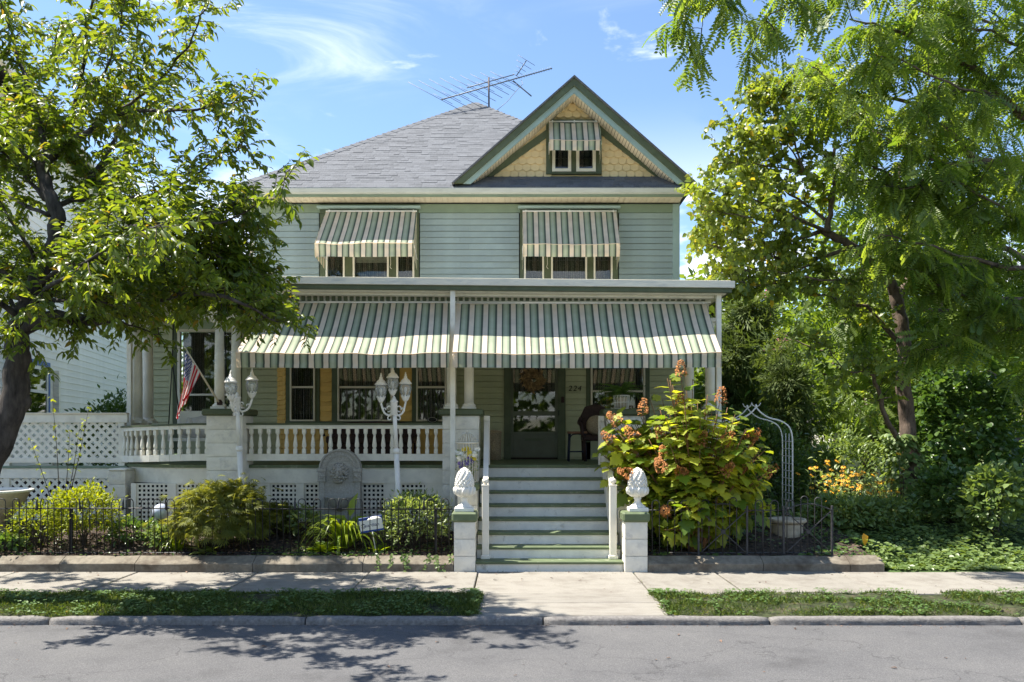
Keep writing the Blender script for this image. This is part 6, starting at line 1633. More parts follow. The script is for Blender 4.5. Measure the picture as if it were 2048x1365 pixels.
# grass of the verge
def verge(x0, x1, n, seed, thin):
    L = Leaves(); r = random.Random(seed); Lc = Leaves(); k = 0
    while k < n:
        x = r.uniform(x0, x1); y = r.uniform(8.43, 9.63); k += 1
        if r.random() < .05: x = (x0 if x0 > 0 else x1)+r.gauss(0, .035)
        if mnoise.noise((x*2.1, y*2.1, seed))+.35*mnoise.noise((x*7, y*7, seed)) < thin+.5*(r.random()-.5): continue
        e = .5+.5*sstep(0, .1, min(y-8.43, 9.6-y)); z = -.005+.028*sstep(8.44, 8.75, y)*sstep(9.63, 9.4, y)+.02*mnoise.noise((x*3, y*3, 0))
        L.add((x, y, z), (r.gauss(0,.8), r.gauss(0,.8)-.1, 1), (r.gauss(0,1), r.gauss(0,1), .2), r.uniform(.025,.06)*(.7+.5*mnoise.noise((x*1.3, y*1.3, 3))+.3)*e, r.random())
        if r.random() < .06 and mnoise.noise((x*2.6, y*2.6, seed+5)) > -.1:
            for j in range(3):
                a_ = j*2.1+r.random(); L2 = Lc; L2.add((x, y, z+r.uniform(.02,.06)), (math.cos(a_), math.sin(a_), .1), (r.gauss(0,.2), r.gauss(0,.2)-.1, 1), r.uniform(.018,.034), r.random())
    struct(L.build('verge_grass', M['grass'], T_rhomb(.11, .01, .35)), 'stuff'); struct(Lc.build('clover', M['clover'], T_round(.9)), 'stuff')
verge(-9.3, -.40, 62000, 3, -.38); verge(1.57, 8.6, 46000, 4, -.06)
# seams of grass between the slabs, litter on the pavement
L = Leaves(); r = random.Random(9)
for x in jx:
    for i in range(40):
        if r.random() < .6: continue
        L.add((x+r.gauss(0,.006), r.uniform(9.62, 11.05), -.01), (r.gauss(0,.6), r.gauss(0,.6), 1), (r.gauss(0,1), r.gauss(0,1), .1), r.uniform(.01,.03), r.random())
for i in range(180): x = r.uniform(-9, 9); L.add((x, 11.08+r.random()*.02, -.01), (r.gauss(0,.6), -.5, 1), (r.gauss(0,1), r.gauss(0,1), .1), r.uniform(.015,.04), r.random())
struct(L.build('crack_grass', M['grass'], T_rhomb(.2)), 'stuff')
L = Leaves()
for i in range(620):
    x = r.uniform(-8, 8); y = r.choice((r.uniform(9.6, 11.0), r.uniform(5, 8.3), r.uniform(8.2, 8.34), r.uniform(10.9, 11.05))); z = -.066 if y < 8.35 else .004
    L.add((x, y, z+.004), (r.gauss(0,1), r.gauss(0,1), .05), (r.gauss(0,.2), r.gauss(0,.2), 1), r.uniform(.012,.06)*(1 if r.random() < .35 else .5), r.random())
for i in range(420):
    x = r.uniform(-9, 9); y = 8.34-abs(r.gauss(0, .05)); L.add((x, y, -.064), (r.gauss(0,1), r.gauss(0,1), .1), (r.gauss(0,.3), r.gauss(0,.3), 1), r.uniform(.008,.03), r.random())
struct(L.build('leaf_litter', M['mulch'], T_ovate(.4)), 'stuff')

# trees and hedge across the street, mirrored in the window panes
L = Leaves(); r = random.Random(78)
for i in range(5200):
    x = r.uniform(-34, 34); z = .1+(6.2+2.0*mnoise.noise((x*.2, 3, 0)))*r.random()**.9; y = -16+r.uniform(-3, 1)-2*mnoise.noise((x*.35, z*.4, 4))
    L.add((x, y, z), RV(r)+Vector((0,.3,-.4)), RV(r,.5)+Vector((0,.5,.7)), r.uniform(.5,.95), min(.95, .45+.5*mnoise.noise((x*.3, z*.4, 1))+.3*(r.random()-.5)))
struct(L.build('far_woods', M['wood_far'], T_rhomb(.7)), 'stuff')
# ------------------------------------------------------------------ iron fences
def hairpin(w, h0, h1, r=.006):
    """one bent rod: two legs joined by a hoop"""
    q = MB(); pts = [(-w/2, 0, h0), (-w/2, 0, h1-w/2)]+[(-w/2*math.cos(PI*i/8), 0, h1-w/2+w/2*math.sin(PI*i/8)) for i in range(1, 8)]+[(w/2, 0, h1-w/2), (w/2, 0, h0)]
    q.tube(pts, r, 6); return q
Yg = 11.34
fe = thing('hairpin_fence', 'low black iron hairpin fence on the long retaining wall', 'fence', (0, Yg, 0), group='iron fences in front of the garden')
hz, rz_, lz = PZ(998, Yg), PZ(1018, Yg), .20
hm = hairpin(.094, lz-.02, hz).mesh('hairpin_rod', M['iron'])
sp = .1868; x = PX(-55, Yg); i = 0
fin = MB(); fin.tube([(0,0,-.055),(0,0,-.04),(0,0,-.02),(0,0,.0),(0,0,.05),(0,0,.115)], [.004,.014,.02,.013,.012,.002], 8); fme = fin.mesh('spear_finial', M['iron'])
rr = random.Random(3)
while x < PX(903, Yg):
    o = link('hairpin_rod', hm, fe, (x, 0, 0), rot=(rr.gauss(0,.012), rr.gauss(0,.012), rr.gauss(0,.06)))
    if i % 3 == 1: link('spear_finial', fme, fe, (x+sp/2, 0, rz_+.03), rot=(rr.gauss(0,.05), rr.gauss(0,.05), 0))
    x += sp; i += 1
m = MB(); m.tube([(PX(-60, Yg), .008, rz_), (PX(300, Yg), .008, rz_+.004), (PX(600, Yg), .008, rz_-.004), (PX(905, Yg), .008, rz_-.006)], .0085, 6); m.build('top_rail', M['iron'], fe)
m = MB(); m.tube([(PX(-60, Yg), .008, lz), (PX(905, Yg), .008, lz)], .009, 6); m.build('bottom_rail', M['iron'], fe)
for px in (140, 871):
    m = MB(); x = PX(px, Yg); m.cbox(x-.018, x+.018, .012, .048, .1, rz_+.01, .004); m.build('post', M['iron'], fe)
# right fence: rods, two cross braced panels with arched rails
f2 = thing('cross_braced_fence', 'weathered iron fence with two cross braced arched panels', 'fence', (0, Yg, 0), group='iron fences in front of the garden')
def rod(x, z0, z1, r=.0065, nm='rod', m_='iron_worn'):
    q = MB(); q.tube([(x, 0, z0), (x+rr.gauss(0,.004), 0, z1)], r, 6); q.build(nm, M[m_], f2)
zr = PZ(1021, Yg); zl = .20
h2 = hairpin(.094, zl-.02, PZ(1001, Yg), .0065).mesh('hairpin_rod', M['iron_worn'])
for px in (1312, 1342, 1371): link('hairpin_rod', h2, f2, (PX(px, Yg), 0, 0), rot=(0, rr.gauss(0,.01), rr.gauss(0,.05)))
for px in (1511, 1526, 1541): rod(PX(px, Yg), zl, zr)
link('hairpin_rod', h2, f2, (PX(1518, Yg), 0, 0)); link('hairpin_rod', h2, f2, (PX(1549, Yg), 0, 0))
def panel(p0, p1):
    a0, a1 = PX(p0, Yg), PX(p1, Yg); n = 7; za = PZ(1008, Yg); zs_ = PZ(1021, Yg)
    arch_ = lambda f: zs_+(za-zs_)*math.sin(PI*f)
    m = MB(); m.tube([(a0+(a1-a0)*i/14, -.006, arch_(i/14)) for i in range(15)], .008, 6); m.build('arched_rail', M['iron_worn'], f2)
    for k in range(0, n-1, 2):
        f0, f1 = (k+.5)/n, (k+1.5)/n; x0, x1 = a0+(a1-a0)*f0, a0+(a1-a0)*f1; top = arch_((f0+f1)/2)+.10; wq = x1-x0
        q = MB(); q.tube([(x0, 0, zl), (x0, 0, top-wq/2)]+[((x0+x1)/2-wq/2*math.cos(PI*i/8), 0, top-wq/2+wq/2*math.sin(PI*i/8)) for i in range(1, 8)]+[(x1, 0, top-wq/2), (x1, 0, zl)], .0065, 6); q.build('hairpin_rod', M['iron_worn'], f2)
    for px in (p0, p1):
        m = MB(); x = PX(px, Yg); m.cbox(x-.013, x+.013, -.013, .013, .15, zs_+.06, .003); m.build('post', M['iron_worn'], f2)
    zc_ = PZ(1072, Yg)
    for A, B in (((a0+.03, zl+.01), (a1-.02, zs_-.01)), ((a0+.02, zs_-.01), (a1-.02, zl+.01))):
        m = MB(); m.bar((A[0], -.014, A[1]), (B[0], -.014, B[1]), .022, .01); m.build('cross_brace', M['iron_worn'], f2)
    m = MB(); m.cbox((a0+a1)/2-.03, (a0+a1)/2+.03, -.028, -.02, (zl+zs_)/2-.03, (zl+zs_)/2+.03, .008); m.build('boss', M['iron_worn'], f2)
panel(1397, 1494); panel(1567, 1664)
m = MB(); m.tube([(PX(1297, Yg), .01, zl), (PX(1664, Yg), .01, zl)], .009, 6); m.build('bottom_rail', M['iron_worn'], f2)
for a_, b_ in ((1297, 1397), (1494, 1567)):
    m = MB(); m.tube([(PX(a_, Yg), .01, zr), (PX(b_, Yg), .01, zr)], .008, 6); m.build('top_rail', M['iron_worn'], f2)

# ------------------------------------------------------------------ garden ornaments
Ya = 13.4
ga = thing('garden_arch', 'white metal garden arch with a pointed ogee top', 'arch', (PX(1512, Ya), Ya, .3)); O = Vector(ga.location)
for dy in (0, .5):
    Yq = Ya+dy; sgn = []
    for s_ in (-1, 1):
        f = lambda px, py: at(1512+s_*(px-1512), py, Ya)-O+Vector((0, dy, 0))
        pts = [f(1585,1062)]+smooth([f(1585,900), f(1584,872), f(1577,853), f(1560,842), f(1538,836), f(1522,826), f(1512,815)], 20)
        for off in (0,):
            m = MB(); m.tube(pts, .013 if dy == 0 else .010, 8); m.build('leg', M['white_metal'], ga)
    m = MB(); p = at(1512, 815, Ya)-O+Vector((0, dy, 0)); m.ell(p+Vector((0,0,.02)), (.02,.02,.03), 8, 6)
    for s_ in (-1, 1): m.tube([p, p+Vector((s_*.05,0,.03)), p+Vector((s_*.07,0,.07))], .008, 5)
    m.build('finial', M['white_metal'], ga)
for s_ in (-1, 1):
    for i in range(1, 12):
        z = .06+i*.115; m = MB(); x = s_*(PX(1585, Ya)-O.x); m.tube([(x, 0, z), (x, .5, z)], .006, 5); 
        m.build('rung', M['white_metal'], ga)
    for yy in (.17, .33):
        m = MB(); m.tube([(x, yy, 0), (x, yy, 1.45)], .006, 5); m.build('side_rod', M['white_metal'], ga)
Yu = 12.35
ur = thing('stone_urn', 'squat sandstone urn behind the cross braced fence', 'planter', (PX(1574, Yu), Yu, gz(3.9, Yu)-.02)); h = PZ(1037, Yu)-ur.location.z
m = MB(); m.lathe([(.14,0),(.14,.03),(.11,.05),(.10,h-.42),(.15,h-.37),(.20,h-.30),(.222,h-.2),(.215,h-.12),(.225,h-.07)], n=28); m.build('body', M['urn'], ur)
m = MB(); m.lathe([(.22,h-.07),(.262,h-.05),(.268,h-.025),(.255,h),(.21,h-.005),(.20,h-.05)], n=36); m.build('rim', M['urn'], ur)
Yb = 12.1
fb = thing('stone_bowl', 'pale stone pedestal bowl cut off by the left edge', 'planter', (PX(-12, Yb), Yb, gz(-7.2, Yb)-.02)); h = PZ(980, Yb)-fb.location.z
m = MB(); m.lathe([(.26,0),(.26,.05),(.17,.09),(.13,.2),(.15,h-.45),(.22,h-.38),(.36,h-.22),(.43,h-.06),(.46,h-.03)], n=40, f=lambda t, i, z: 1+(.02*math.cos(20*t) if 4 < i < 8 else 0)); m.build('bowl', M['urn'], fb)
m = MB(); m.lathe([(.46,h-.035),(.49,h-.02),(.49,h),(.46,h+.005),(.42,h-.02),(.38,h-.08)], n=48, f=lambda t, i, z: 1+.015*math.cos(24*t)); m.build('rim', M['white_worn'], fb)
Yq = 12.2
gg = thing('gazing_globe', 'blue and white glazed globe between shrubs', 'ornament', (PX(322, Yq), Yq, gz(-4.9, Yq)))
m = MB(); z = PZ(1024, Yq)-gg.location.z; m.ell((0,0,z), (.115,.115,.115), 24, 16); m.build('globe', M['globe'], gg); m = MB(); m.lathe([(.08,0),(.05,.03),(.04,z-.13),(.06,z-.10)], n=14); m.build('stand', M['iron'], gg)
# yard sign
Ys = 11.46
sg = thing('yard_sign', 'small white and blue yard sign lettered Guardian', 'sign', (PX(752, Ys), Ys, gz(-1.9, Ys)))
sg.rotation_euler = (0, -.16, 0)
zc_ = PZ(1048, Ys)-sg.location.z
m = MB(); m.cbox(-.155, .155, -.006, .006, zc_-.10, zc_+.10, .003); m.build('board', M['sign_blue'], sg)
m = MB(); m.cbox(-.15, .15, -.0095, -.0065, zc_-.075, zc_+.062, .001); 
m.build('face', M['sign_white'], sg)
m = MB(); m.lathe([(.10,-.0015),(.10,.0015)], n=32); m.xf(Matrix.Translation((.05,-.0078,zc_+.045)) @ Matrix.Rotation(PI/2, 4, 'X') @ Matrix.Diagonal((1.0,.5,1,1))); m.build('arched_top', M['sign_white'], sg)
m = MB(); m.tube([(0,.01,-.1), (0,.01,zc_+.06)], .008, 6); m.build('stake', M['white_metal'], sg)
for txt, size, x, z, mm in (('G', .045, -.122, zc_-.028, 'sign_ink'), ('uardian', .05, -.083, zc_-.03, 'sign_ink')):
    for k, chh in enumerate(txt if len(txt) == 1 else [txt]): lettering('lettering', txt, size*1.25, M[mm], sg, (x, -.0112, z), .0008, 0, 1.02)['kind'] = 'stuff'
m = MB(); n = 24
for i in range(n):
    a0, a1 = 2*PI*i/n, 2*PI*(i+1)/n
    if 10 < i < 13: continue
    m.prism([(-.106+.026*math.cos(a0), zc_-.013+.026*math.sin(a0)), (-.106+.031*math.cos(a0), zc_-.013+.031*math.sin(a0)), (-.106+.031*math.cos(a1), zc_-.013+.031*math.sin(a1)), (-.106+.026*math.cos(a1), zc_-.013+.026*math.sin(a1))], -.0112, -.0098)
m.build('ring_emblem', M['sign_ink'], sg)
# wire cage of flowers on the middle step pier
Yk = 11.93
cg = thing('flower_cage', 'cream wire birdcage full of yellow and white flowers', 'birdcage', (PX(934.5, Yk), Yk, PZ(967, 11.75))); h = PZ(863, Yk)-cg.location.z; hr = PZ(886, Yk)-cg.location.z; R_ = .155
m = MB()
for i in range(20):
    t = 2*PI*i/20; d = Vector((math.cos(t), math.sin(t), 0)); m.tube([d*R_*.85+Vector((0,0,.01)), d*R_*.85+Vector((0,0,hr)), d*R_*.78+Vector((0,0,hr+.06)), d*R_*.5+Vector((0,0,hr+.115)), d*.02+Vector((0,0,h-.02))], .0058, 5, cap=False)
m.build('wires', M['cream_wire'], cg, kind='stuff')
m = MB()
for z, rr_, th in ((hr, R_*1.0, .011), (.012, R_*.9, .012), (hr*.5, R_*.86, .004)): m.tube([(rr_*math.cos(2*PI*i/28), rr_*math.sin(2*PI*i/28), z) for i in range(29)], th, 6, cap=False)
m.ell((0,0,h), (.015,.015,.02), 8, 6); m.build('hoops', M['cream_wire'], cg)
r = random.Random(8); L = Leaves()
for i in range(420):
    a_ = r.uniform(0, 2*PI); z = r.uniform(.03, hr*.85); rad = R_*(.35+.65*r.random())*(1.0 if z > .15 else .85); L.add((rad*math.cos(a_), rad*math.sin(a_), z), RV(r)+Vector((0,0,-.4)), RV(r), r.uniform(.02,.05), r.random())
L.build('foliage', M['box'], ov, cg)
for mm, n, sx, sz in (('white_fl', 9, -.09, .36), ('lemon_fl', 9, .0, .44), ('white_fl', 6, .09, .43), ('lemon_fl', 7, .07, .36), ('purple_fl', 7, .02, .30), ('purple_fl', 6, -.05, .24)):
    L = Leaves()
    for i in range(n):
        c = Vector((sx+r.gauss(0,.03), -.11+r.gauss(0,.02), sz+r.gauss(0,.028))); nn = Vector((r.gauss(0,.4), -1, .4+r.gauss(0,.3))).normalized(); o1 = nn.orthogonal().normalized(); o2 = nn.cross(o1)
        for k in range(7): a_ = 2*PI*k/7; d = o1*math.cos(a_)+o2*math.sin(a_); L.add(c, d+nn*.35, nn, .034, r.random())
    L.build('blossoms', M[mm], T_rhomb(.7), cg)

# ------------------------------------------------------------------ porch furniture and hangings
Yh = 15.40
wr = thing('door_wreath', 'gold dry leaf wreath hanging on the front door', 'wreath', at(1066, 760, Yh)); L = Leaves(); r = random.Random(4)
for i in range(380):
    t = r.uniform(0, 2*PI); R_ = r.uniform(.06,.17); c = Vector((R_*math.cos(t), 0, R_*math.sin(t))); d = Vector((math.cos(t), 0, math.sin(t)))*r.uniform(-.4,1.1)+Vector((-math.sin(t), 0, math.cos(t)))*.9+Vector((0, -r.uniform(0,.7), 0)); L.add(c+RV(r,.02), d, Vector((r.gauss(0,.4), -1, r.gauss(0,.4))), r.uniform(.06,.11), r.random())
L.build('dry_leaves', M['wreath'], T_ovate(.3), wr); m = MB(); m.tube([(.19*math.cos(2*PI*i/24), .02, .19*math.sin(2*PI*i/24)) for i in range(25)], .012, 6, cap=False); m.build('ring', M['twig'], wr)
# fern in a white wire stand on the right pier
fn = thing('potted_fern', 'arching green fern in a white wire basket on the pier beside the door', 'plant', (PX(1243, YPI+.2), YPI+.2, ZC)); L = Leaves(); r = random.Random(10)
for i in range(60):
    a_ = r.uniform(0, 2*PI); d = Vector((math.cos(a_), math.sin(a_), r.uniform(.2, 1.6))).normalized(); L.add((.03*math.cos(a_), .03*math.sin(a_), .22), d, Vector((0,0,1))-d*.2, r.uniform(.22,.36), r.random())
L.build('fronds', M['fern'], T_pinnate(12, .2, .13, .75), fn)
m = MB()
for i in range(14): t = 2*PI*i/14; m.tube([(.10*math.cos(t), .10*math.sin(t), 0), (.12*math.cos(t), .12*math.sin(t), .2)], .005, 5)
for z, rr_ in ((.005,.10),(.2,.12),(.1,.11)): m.tube([(rr_*math.cos(2*PI*i/20), rr_*math.sin(2*PI*i/20), z) for i in range(21)], .006, 5, cap=False)
m.build('wire_basket', M['white_metal'], fn); m = MB(); m.lathe([(.07,.006),(.09,.17),(.08,.18)], n=16); m.build('pot', M['urn'], fn)
# flag on its staff
Yfl = 12.6
fg = thing('flag_on_staff', 'American flag hanging from an angled staff on the porch column', 'flag', at(434, 806, Yfl)); O = Vector(fg.location); tip = at(370, 697, 12.15)-O
m = MB(); m.tube([(0,.1,0), tip], .014, 8); m.ell(tip, (.02,.02,.02), 8, 6); m.build('staff', M['soffit'], fg); m = MB(); m.lathe([(.04,-.02),(.045,.02),(.02,.06)], (0,.12,-.01), 10); m.build('bracket', M['brown'], fg)
nu, nv = 44, 40; vs = []; ub = []; vb = []
A, B = tip*.985, tip*.50+Vector((0,-.0,0))
for j in range(nv+1):
    f = j/nv                                    # 0 at the staff, 1 at the fly
    for i in range(nu+1):
        g = i/nu                                # along the staff from the tip to the lower end
        top = A.lerp(B, g*.92*(1-f*.62)); ln = .98-.38*g
        fold = .055*math.sin(g*9+f*1.2)*(.35+.65*f)+.02*math.sin(g*21+2*f)
        x = top.x-.05*f*f*(1.2-g)-.075*f+.02*math.sin(g*14+f*3)*f
        vs.append((x, top.y+fold, top.z-ln*f-.02*math.sin(g*6)*f)); ub.append(f); vb.append(g)
m = MB(); m.add(vs, [(j*(nu+1)+i, j*(nu+1)+i+1, (j+1)*(nu+1)+i+1, (j+1)*(nu+1)+i) for j in range(nv) for i in range(nu)], True); o = m.build('flag_cloth', M['flag'], fg)
for nm, ar in (('fly', ub), ('hoist', vb)):
    a = o.data.attributes.new(nm, 'FLOAT', 'POINT'); a.data.foreach_set('value', ar)
# swing with cushions at the left end
sw = thing('porch_swing', 'white hanging porch swing with pale cushions behind the curved railing', 'swing', (PX(398, 14.3), 14.3, 1.62))
m = MB(); m.cbox(-.42, .42, -.25, .25, 0, .05, .006); m.build('seat', M['white'], sw); m = MB(); m.cbox(-.42, .42, .25, .29, .05, .5, .006); m.build('backrest', M['white'], sw)
for s_ in (-1, 1):
    m = MB(); m.cbox(s_*.40-.025, s_*.40+.025, -.25, .27, .22, .26, .005); m.cbox(s_*.40-.02, s_*.40+.02, -.24, -.2, .05, .22, .004); m.build('armrest', M['white'], sw)
    m = MB(); m.tube([(s_*.42, -.2, .26), (s_*.42+s_*.02, 0, 1.3), (s_*.42, 0, 2.08)], .010, 6); m.tube([(s_*.42, .27, .4), (s_*.42+s_*.02, 0, 1.3)], .010, 6); m.build('chain', M['iron'], sw)
for x, a_, s_, lb in ((-.18, .35, 1.0, 'pale cushion, smaller, leaning left on the porch swing'), (.06, -.25, 1.25, 'larger pale cushion on the porch swing')):
    cu_ = thing('cushion', lb, 'cushion', (PX(398, 14.3)+x, 14.3+.08, 1.62+.05), group='cushions on the porch swing'); m = MB(); n = 10; vs = []
    for sd in (-1, 1):
        for j in range(n+1):
            for i in range(n+1):
                p, q = i/n*2-1, j/n*2-1; th = .07*s_*(1-p**4)*(1-q**4); vs.append((p*.17*s_*(1-.08*(1-q*q)), sd*th, .16*s_+q*.16*s_*(1-.08*(1-p*p))))
    k = (n+1)**2; fs = [(j*(n+1)+i, j*(n+1)+i+1, (j+1)*(n+1)+i+1, (j+1)*(n+1)+i) for j in range(n) for i in range(n)]; m.add(vs, fs+[tuple(a+k for a in f[::-1]) for f in fs], True); m.build('cover', M['cushion'], cu_); cu_.rotation_euler = (-.2, a_, .3*a_)
# dark wicker settee and low table behind the long balustrade
se = thing('wicker_settee', 'dark wicker settee behind the long white balustrade', 'settee', (PX(745, 14.6), 14.6, ZF))
m = MB(); m.cbox(-.72, .72, -.3, .3, .30, .42, .02); m.build('seat', M['brown'], se)
m = MB(); n = 20; m.tube([(-.78+1.56*i/n, .26, .56+.13*math.sin(PI*i/n)**.5*.6) for i in range(n+1)], .035, 8); m.prism([(-.75,.42),(.75,.42),(.75,.56),(.4,.66),(-.4,.66),(-.75,.56)], .24, .30); m.build('backrest', M['brown'], se)
for s_ in (-1, 1):
    m = MB(); m.tube(smooth([(s_*.76,.26,.56), (s_*.8,0,.56), (s_*.8,-.26,.54), (s_*.76,-.3,.42)], 10), .035, 8); m.build('armrest', M['brown'], se)
    for yy in (-.26, .26): m = MB(); m.tube([(s_*.68, yy, 0), (s_*.68, yy, .31)], .025, 8); m.build('leg', M['brown'], se)
m = MB(); m.cbox(-.68, .68, -.27, -.24, .06, .30, .01); m.build('apron', M['brown'], se)
# chair and stool right of the door
wc = thing('wicker_chair', 'dark high backed wicker chair right of the front door', 'chair', (PX(1192, 14.7), 14.7, ZF))
m = MB(); m.cbox(-.24, .24, -.24, .24, .34, .44, .02); m.build('seat', M['brown'], wc)
m = MB(); m.prism([(-.22,.44),(.22,.44),(.25,.75),(.17,.92),(0,.97),(-.17,.92),(-.25,.75)], .19, .25); m.build('backrest', M['brown'], wc)
for s_ in (-1, 1):
    m = MB(); m.tube(smooth([(s_*.25,.2,.72), (s_*.29,0,.64), (s_*.27,-.22,.6), (s_*.24,-.24,.40)], 10), .03, 8); m.build('armrest', M['brown'], wc)
    for yy in (-.21, .21): m = MB(); m.tube([(s_*.2, yy, 0), (s_*.21, yy, .36)], .022, 8); m.build('leg', M['brown'], wc)
m = MB(); m.ell((0,-.02,.60), (.17,.10,.17), 14, 10); m.build('seat_pillow', M['wicker'], wc)
so = thing('porch_stool', 'small stool with dark blue legs and worn wooden top by the front door', 'stool', (PX(1154, 14.6), 14.6, ZF))
m = MB(); m.cbox(-.16, .16, -.14, .14, .46, .50, .008); m.build('seat', M['wood_top'], so)
for sx in (-1, 1):
    for sy in (-1, 1): m = MB(); m.tube([(sx*.145, sy*.11, 0), (sx*.125, sy*.10, .46)], .016, 8); m.build('leg', M['blue_wood'], so)
    m = MB(); m.tube(smooth([(sx*.14, -.1, .36), (sx*.09, -.1, .44), (0, -.1, .455)], 6), .01, 6); m.build('bracket', M['blue_wood'], so)
m = MB(); m.tube([(-.13,-.105,.16), (.13,-.105,.16)], .010, 6); m.tube([(-.13,.105,.16), (.13,.105,.16)], .010, 6); m.build('stretcher', M['blue_wood'], so)
ba = thing('wicker_hamper', 'tall tan wicker hamper left of the front door', 'basket', (PX(988, 15.2), 15.2, ZF)); m = MB(); m.lathe([(.12,0),(.125,.2),(.13,.46),(.14,.47),(.14,.49),(.12,.49)], n=20); m.build('basket', M['wicker'], ba); m = MB(); m.lathe([(.13,.49),(.13,.505),(.05,.52),(.02,.53)], n=20); m.build('lid', M['wicker'], ba)
pl = thing('oval_plaque', 'small black oval plaque in the bay window', 'plaque', at(865, 840, 15.12)); m = MB(); m.lathe([(.085,-.008),(.095,0),(.085,.008)], n=24); m.xf(Matrix.Rotation(PI/2, 4, 'X') @ Matrix.Diagonal((1,.55,1,1))); m.build('plate', M['black'], pl)
m = MB(); m.tube([(.075*math.cos(2*PI*i/24), -.012, .04*math.sin(2*PI*i/24)) for i in range(25)], .003, 4, cap=False); m.build('border_line', M['white'], pl)

# ------------------------------------------------------------------ lattice screen at the left of the porch
Yt = 13.55
lf = thing('lattice_screen', 'white diagonal lattice screen between the cherry trunk and the porch', 'fence', (0, Yt, 0))
def diamond(x0, x1, z0, z1, pitch=.132, w=.045):
    q = MB(); H_ = z1-z0; W_ = x1-x0; n = int((W_+H_)/pitch)+1
    for i in range(n+1):
        for s_ in (0, 1):
            c = i*pitch; a, b = (c, 0.0), (c-H_, H_)          # in local u, v
            u0, v0, u1, v1 = c, 0, c-H_, H_
            if u0 > W_: v0 += u0-W_; u0 = W_
            if u1 < 0: v1 += u1; u1 = 0
            if v1-v0 < .02: continue
            if s_: u0, u1 = W_-u0, W_-u1
            q.bar((x0+u0, .006*s_, z0+v0), (x0+u1, .006*s_, z0+v1), w, .006, up=Vector((0,1,0))) if False else q.bar((x0+u0, .007*s_, z0+v0), (x0+u1, .007*s_, z0+v1), .006, w, up=Vector((0,1,0)).cross(Vector((u1-u0, 0, v1-v0))).normalized())
    return q
lx0, lx1 = PX(-60, Yt), PX(246, Yt)
diamond(lx0, lx1, PZ(921, Yt), PZ(843, Yt)).build('lattice_panel', M['white'], lf, kind='stuff')
diamond(lx0, lx1, PZ(1050, Yt), PZ(955, Yt)).build('lattice_panel', M['white'], lf, kind='stuff')
for nm, p0, p1, y0, y1, mm in (('top_rail', 829, 846, -.03, .03, 'white'), ('rail_cap', 826, 829, -.05, .05, 'soffit'), ('bottom_rail', 916, 926, -.03, .03, 'white'), ('base_board', 937, 957, -.03, .0, 'white'), ('ledge', 932, 936.5, -.05, .05, 'frieze')):
    m = MB(); m.cbox(lx0, lx1+.08, y0, y1, PZ(p1, Yt), PZ(p0, Yt), .004); m.build(nm, M[mm], lf)
for px in (244, 14):
    m = MB(); x = PX(px, Yt); m.cbox(x-.05, x+.05, -.02, .06, .2, PZ(830, Yt), .005); m.build('post', M['white'], lf)
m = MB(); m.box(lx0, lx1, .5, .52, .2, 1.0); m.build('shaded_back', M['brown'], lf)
r = random.Random(2)
bush('viburnum', 'dark green viburnum behind the lattice screen', 'shrub', (PX(232, 17.5), 17.5, .35), (.85,.7,1.05), 2600, .11, 'ivy', T_ovate(.5), 61, 9, .5, .08, tone=.25)

# ------------------------------------------------------------------ neighbouring house
nb = thing('neighbour_house', 'white clapboard neighbouring house with blue window trim behind the cherry tree', 'house')
def nbp(y): return Vector((-6.09-.218*y, y, 0))
ya, yb = 14.6, 31.7; A, B = nbp(ya), nbp(yb); dv = (B-A); LN = dv.length; dv.normalize(); nv_ = Vector((dv.y, -dv.x, 0)); ang = math.atan2(dv.y, dv.x)
MW = Matrix((dv, -nv_, Vector((0,0,1)))).transposed().to_4x4(); MW = Matrix.Translation(A) @ MW       # local: x along the wall, -y outwards, z up
def NB(m, name, mm, **kw): return m.xf(MW).build(name, M[mm], nb, **kw)
HT = 8.3
m = MB(); m.box(0, LN, .03, 7.5, .1, HT); NB(m, 'wall_core', 'nb_white')
bm_ = MB(); bm_.prism_x([(0.0,0.0),(-.002,.16),(.02,.16),(.02,-.004),(-.016,-.004)][::-1], 0, LN); bme = bm_.mesh('clapboard', M['nb_white'])
z = .3
while z < HT-.15:
    o = link('clapboard', bme, nb); o.matrix_local = MW @ Matrix.Translation((0, 0, z)); z += .155
def along(px):
    # distance along the wall where the sight line through px meets it
    k = (px-1024)/FPX; y = -6.09/(k+.218); return (nbp(y)-A).length*(1 if y > ya else -1), y
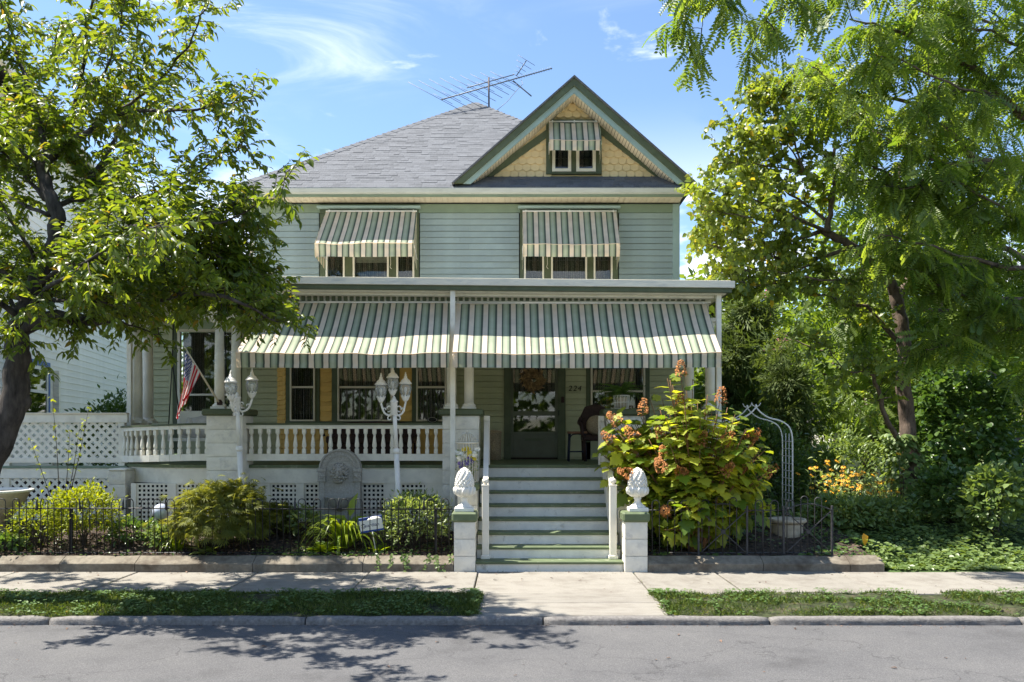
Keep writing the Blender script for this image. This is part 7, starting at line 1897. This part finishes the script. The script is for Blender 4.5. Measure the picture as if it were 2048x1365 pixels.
def nwin(p0, p1, q0, q1):
    s0, y0 = along(p0); s1, y1 = along(p1); ym = (y0+y1)/2; z0, z1 = PZ(q1, ym), PZ(q0, ym); f = .11
    for nm, (a, b, c, d), mm, dep in (('window_trim', (s0, s0+f, z0, z1), 'nb_blue', -.05), ('window_trim', (s1-f, s1, z0, z1), 'nb_blue', -.05), ('window_trim', (s0+f, s1-f, z1-f, z1), 'nb_blue', -.05), ('window_sash', (s0+f, s0+f+.08, z0, z1-f), 'white', -.04), ('window_sash', (s1-f-.08, s1-f, z0, z1-f), 'white', -.04), ('window_sash', (s0+f+.08, s1-f-.08, z1-f-.08, z1-f), 'white', -.04), ('window_sash', (s0+f+.08, s1-f-.08, (z0+z1)/2-.03, (z0+z1)/2+.03), 'white', -.04), ('window_sash', (s0+f+.08, s1-f-.08, z0, z0+.07), 'white', -.04)):
        q = MB(); q.box(a, b, dep, .02, c, d); NB(q, nm, mm)
    q = MB(); q.box(s0+f+.08, s1-f-.08, -.022, -.018, z0, z1-f); NB(q, 'window_pane', 'glass')
    for i in range(14):
        q = MB(); zz_ = z0+.1+i*(z1-z0-.35)/14; q.box(s0+f+.1, s1-f-.1, -.012, .0, zz_, zz_+.035); NB(q, 'blind_slat', 'cushion')
    q = MB(); q.box(s0+f+.08, s1-f-.08, -.004, .0, z0, z1-f); NB(q, 'window_back', 'dark_int')
nwin(20, 96, 718, 845)
s0, y0 = along(108); q = MB(); q.box(s0-.06, s0+.06, -.12, 0, .3, PZ(742, y0)); NB(q, 'service_pipe', 'gutter')
q = MB(); q.box(LN-.14, LN+.02, -.035, .05, .2, HT); NB(q, 'corner_board', 'nb_white')
q = MB(); q.prism_x([(-.5, HT-.05), (-.5, HT+.08), (3.7, HT+2.9), (7.9, HT+.08), (7.9, HT-.05), (3.7, HT+2.7)], -.4, LN+.4); NB(q, 'roof', 'nb_roof')
for x in (0.0, LN-.1):
    q = MB(); q.prism_x([(.03, HT), (7.5, HT), (3.7, HT+2.6)], x, x+.1); NB(q, 'gable_wall', 'nb_white')
q = MB(); q.box(-.3, LN+.35, -.52, -.42, HT-.08, HT+.06); NB(q, 'gutter', 'gutter')
ck = part('chimney', nb); r = random.Random(5); cs, cy = along(193)
C0 = A+dv*cs+nv_*-1.5; bw = .21
bq = MB(); bq.cbox(.004, bw-.004, 0, .1, .004, .071, .004); bq_me = bq.mesh('brick', M['brick'])
zb, zt2 = HT+.6, PZ(255, cy+1)
m = MB(); m.box(C0.x-.30, C0.x+.30, C0.y+.02, C0.y+.7, zb, zt2); m.build('chimney_core', M['brick'], ck)
z = zb; row = 0
while z < zt2:
    for k in range(3): link('brick', bq_me, ck, (C0.x-.32+k*bw+(bw/2 if row % 2 else 0)*0, C0.y-.03, z))
    z += .075; row += 1
# white garage far behind the shrubs on the right
gr_ = thing('white_garage', 'white garage with a dark roof edge half hidden behind the shrubs', 'garage', (PX(1755, 24), 24, .4))
m = MB(); m.box(-1.3, 1.3, 0, 3, 0, 1.25); m.build('wall', M['nb_white'], gr_); m = MB(); m.prism([(-1.5,1.62),(-1.5,1.75),(1.5,.85),(1.5,.7)], -.25, 3.2); m.build('roof', M['nb_roof'], gr_)
m = MB(); m.prism([(-1.3,1.25),(1.3,1.25),(-1.3,1.62)], 0, 3); m.build('gable_wall', M['nb_white'], gr_)
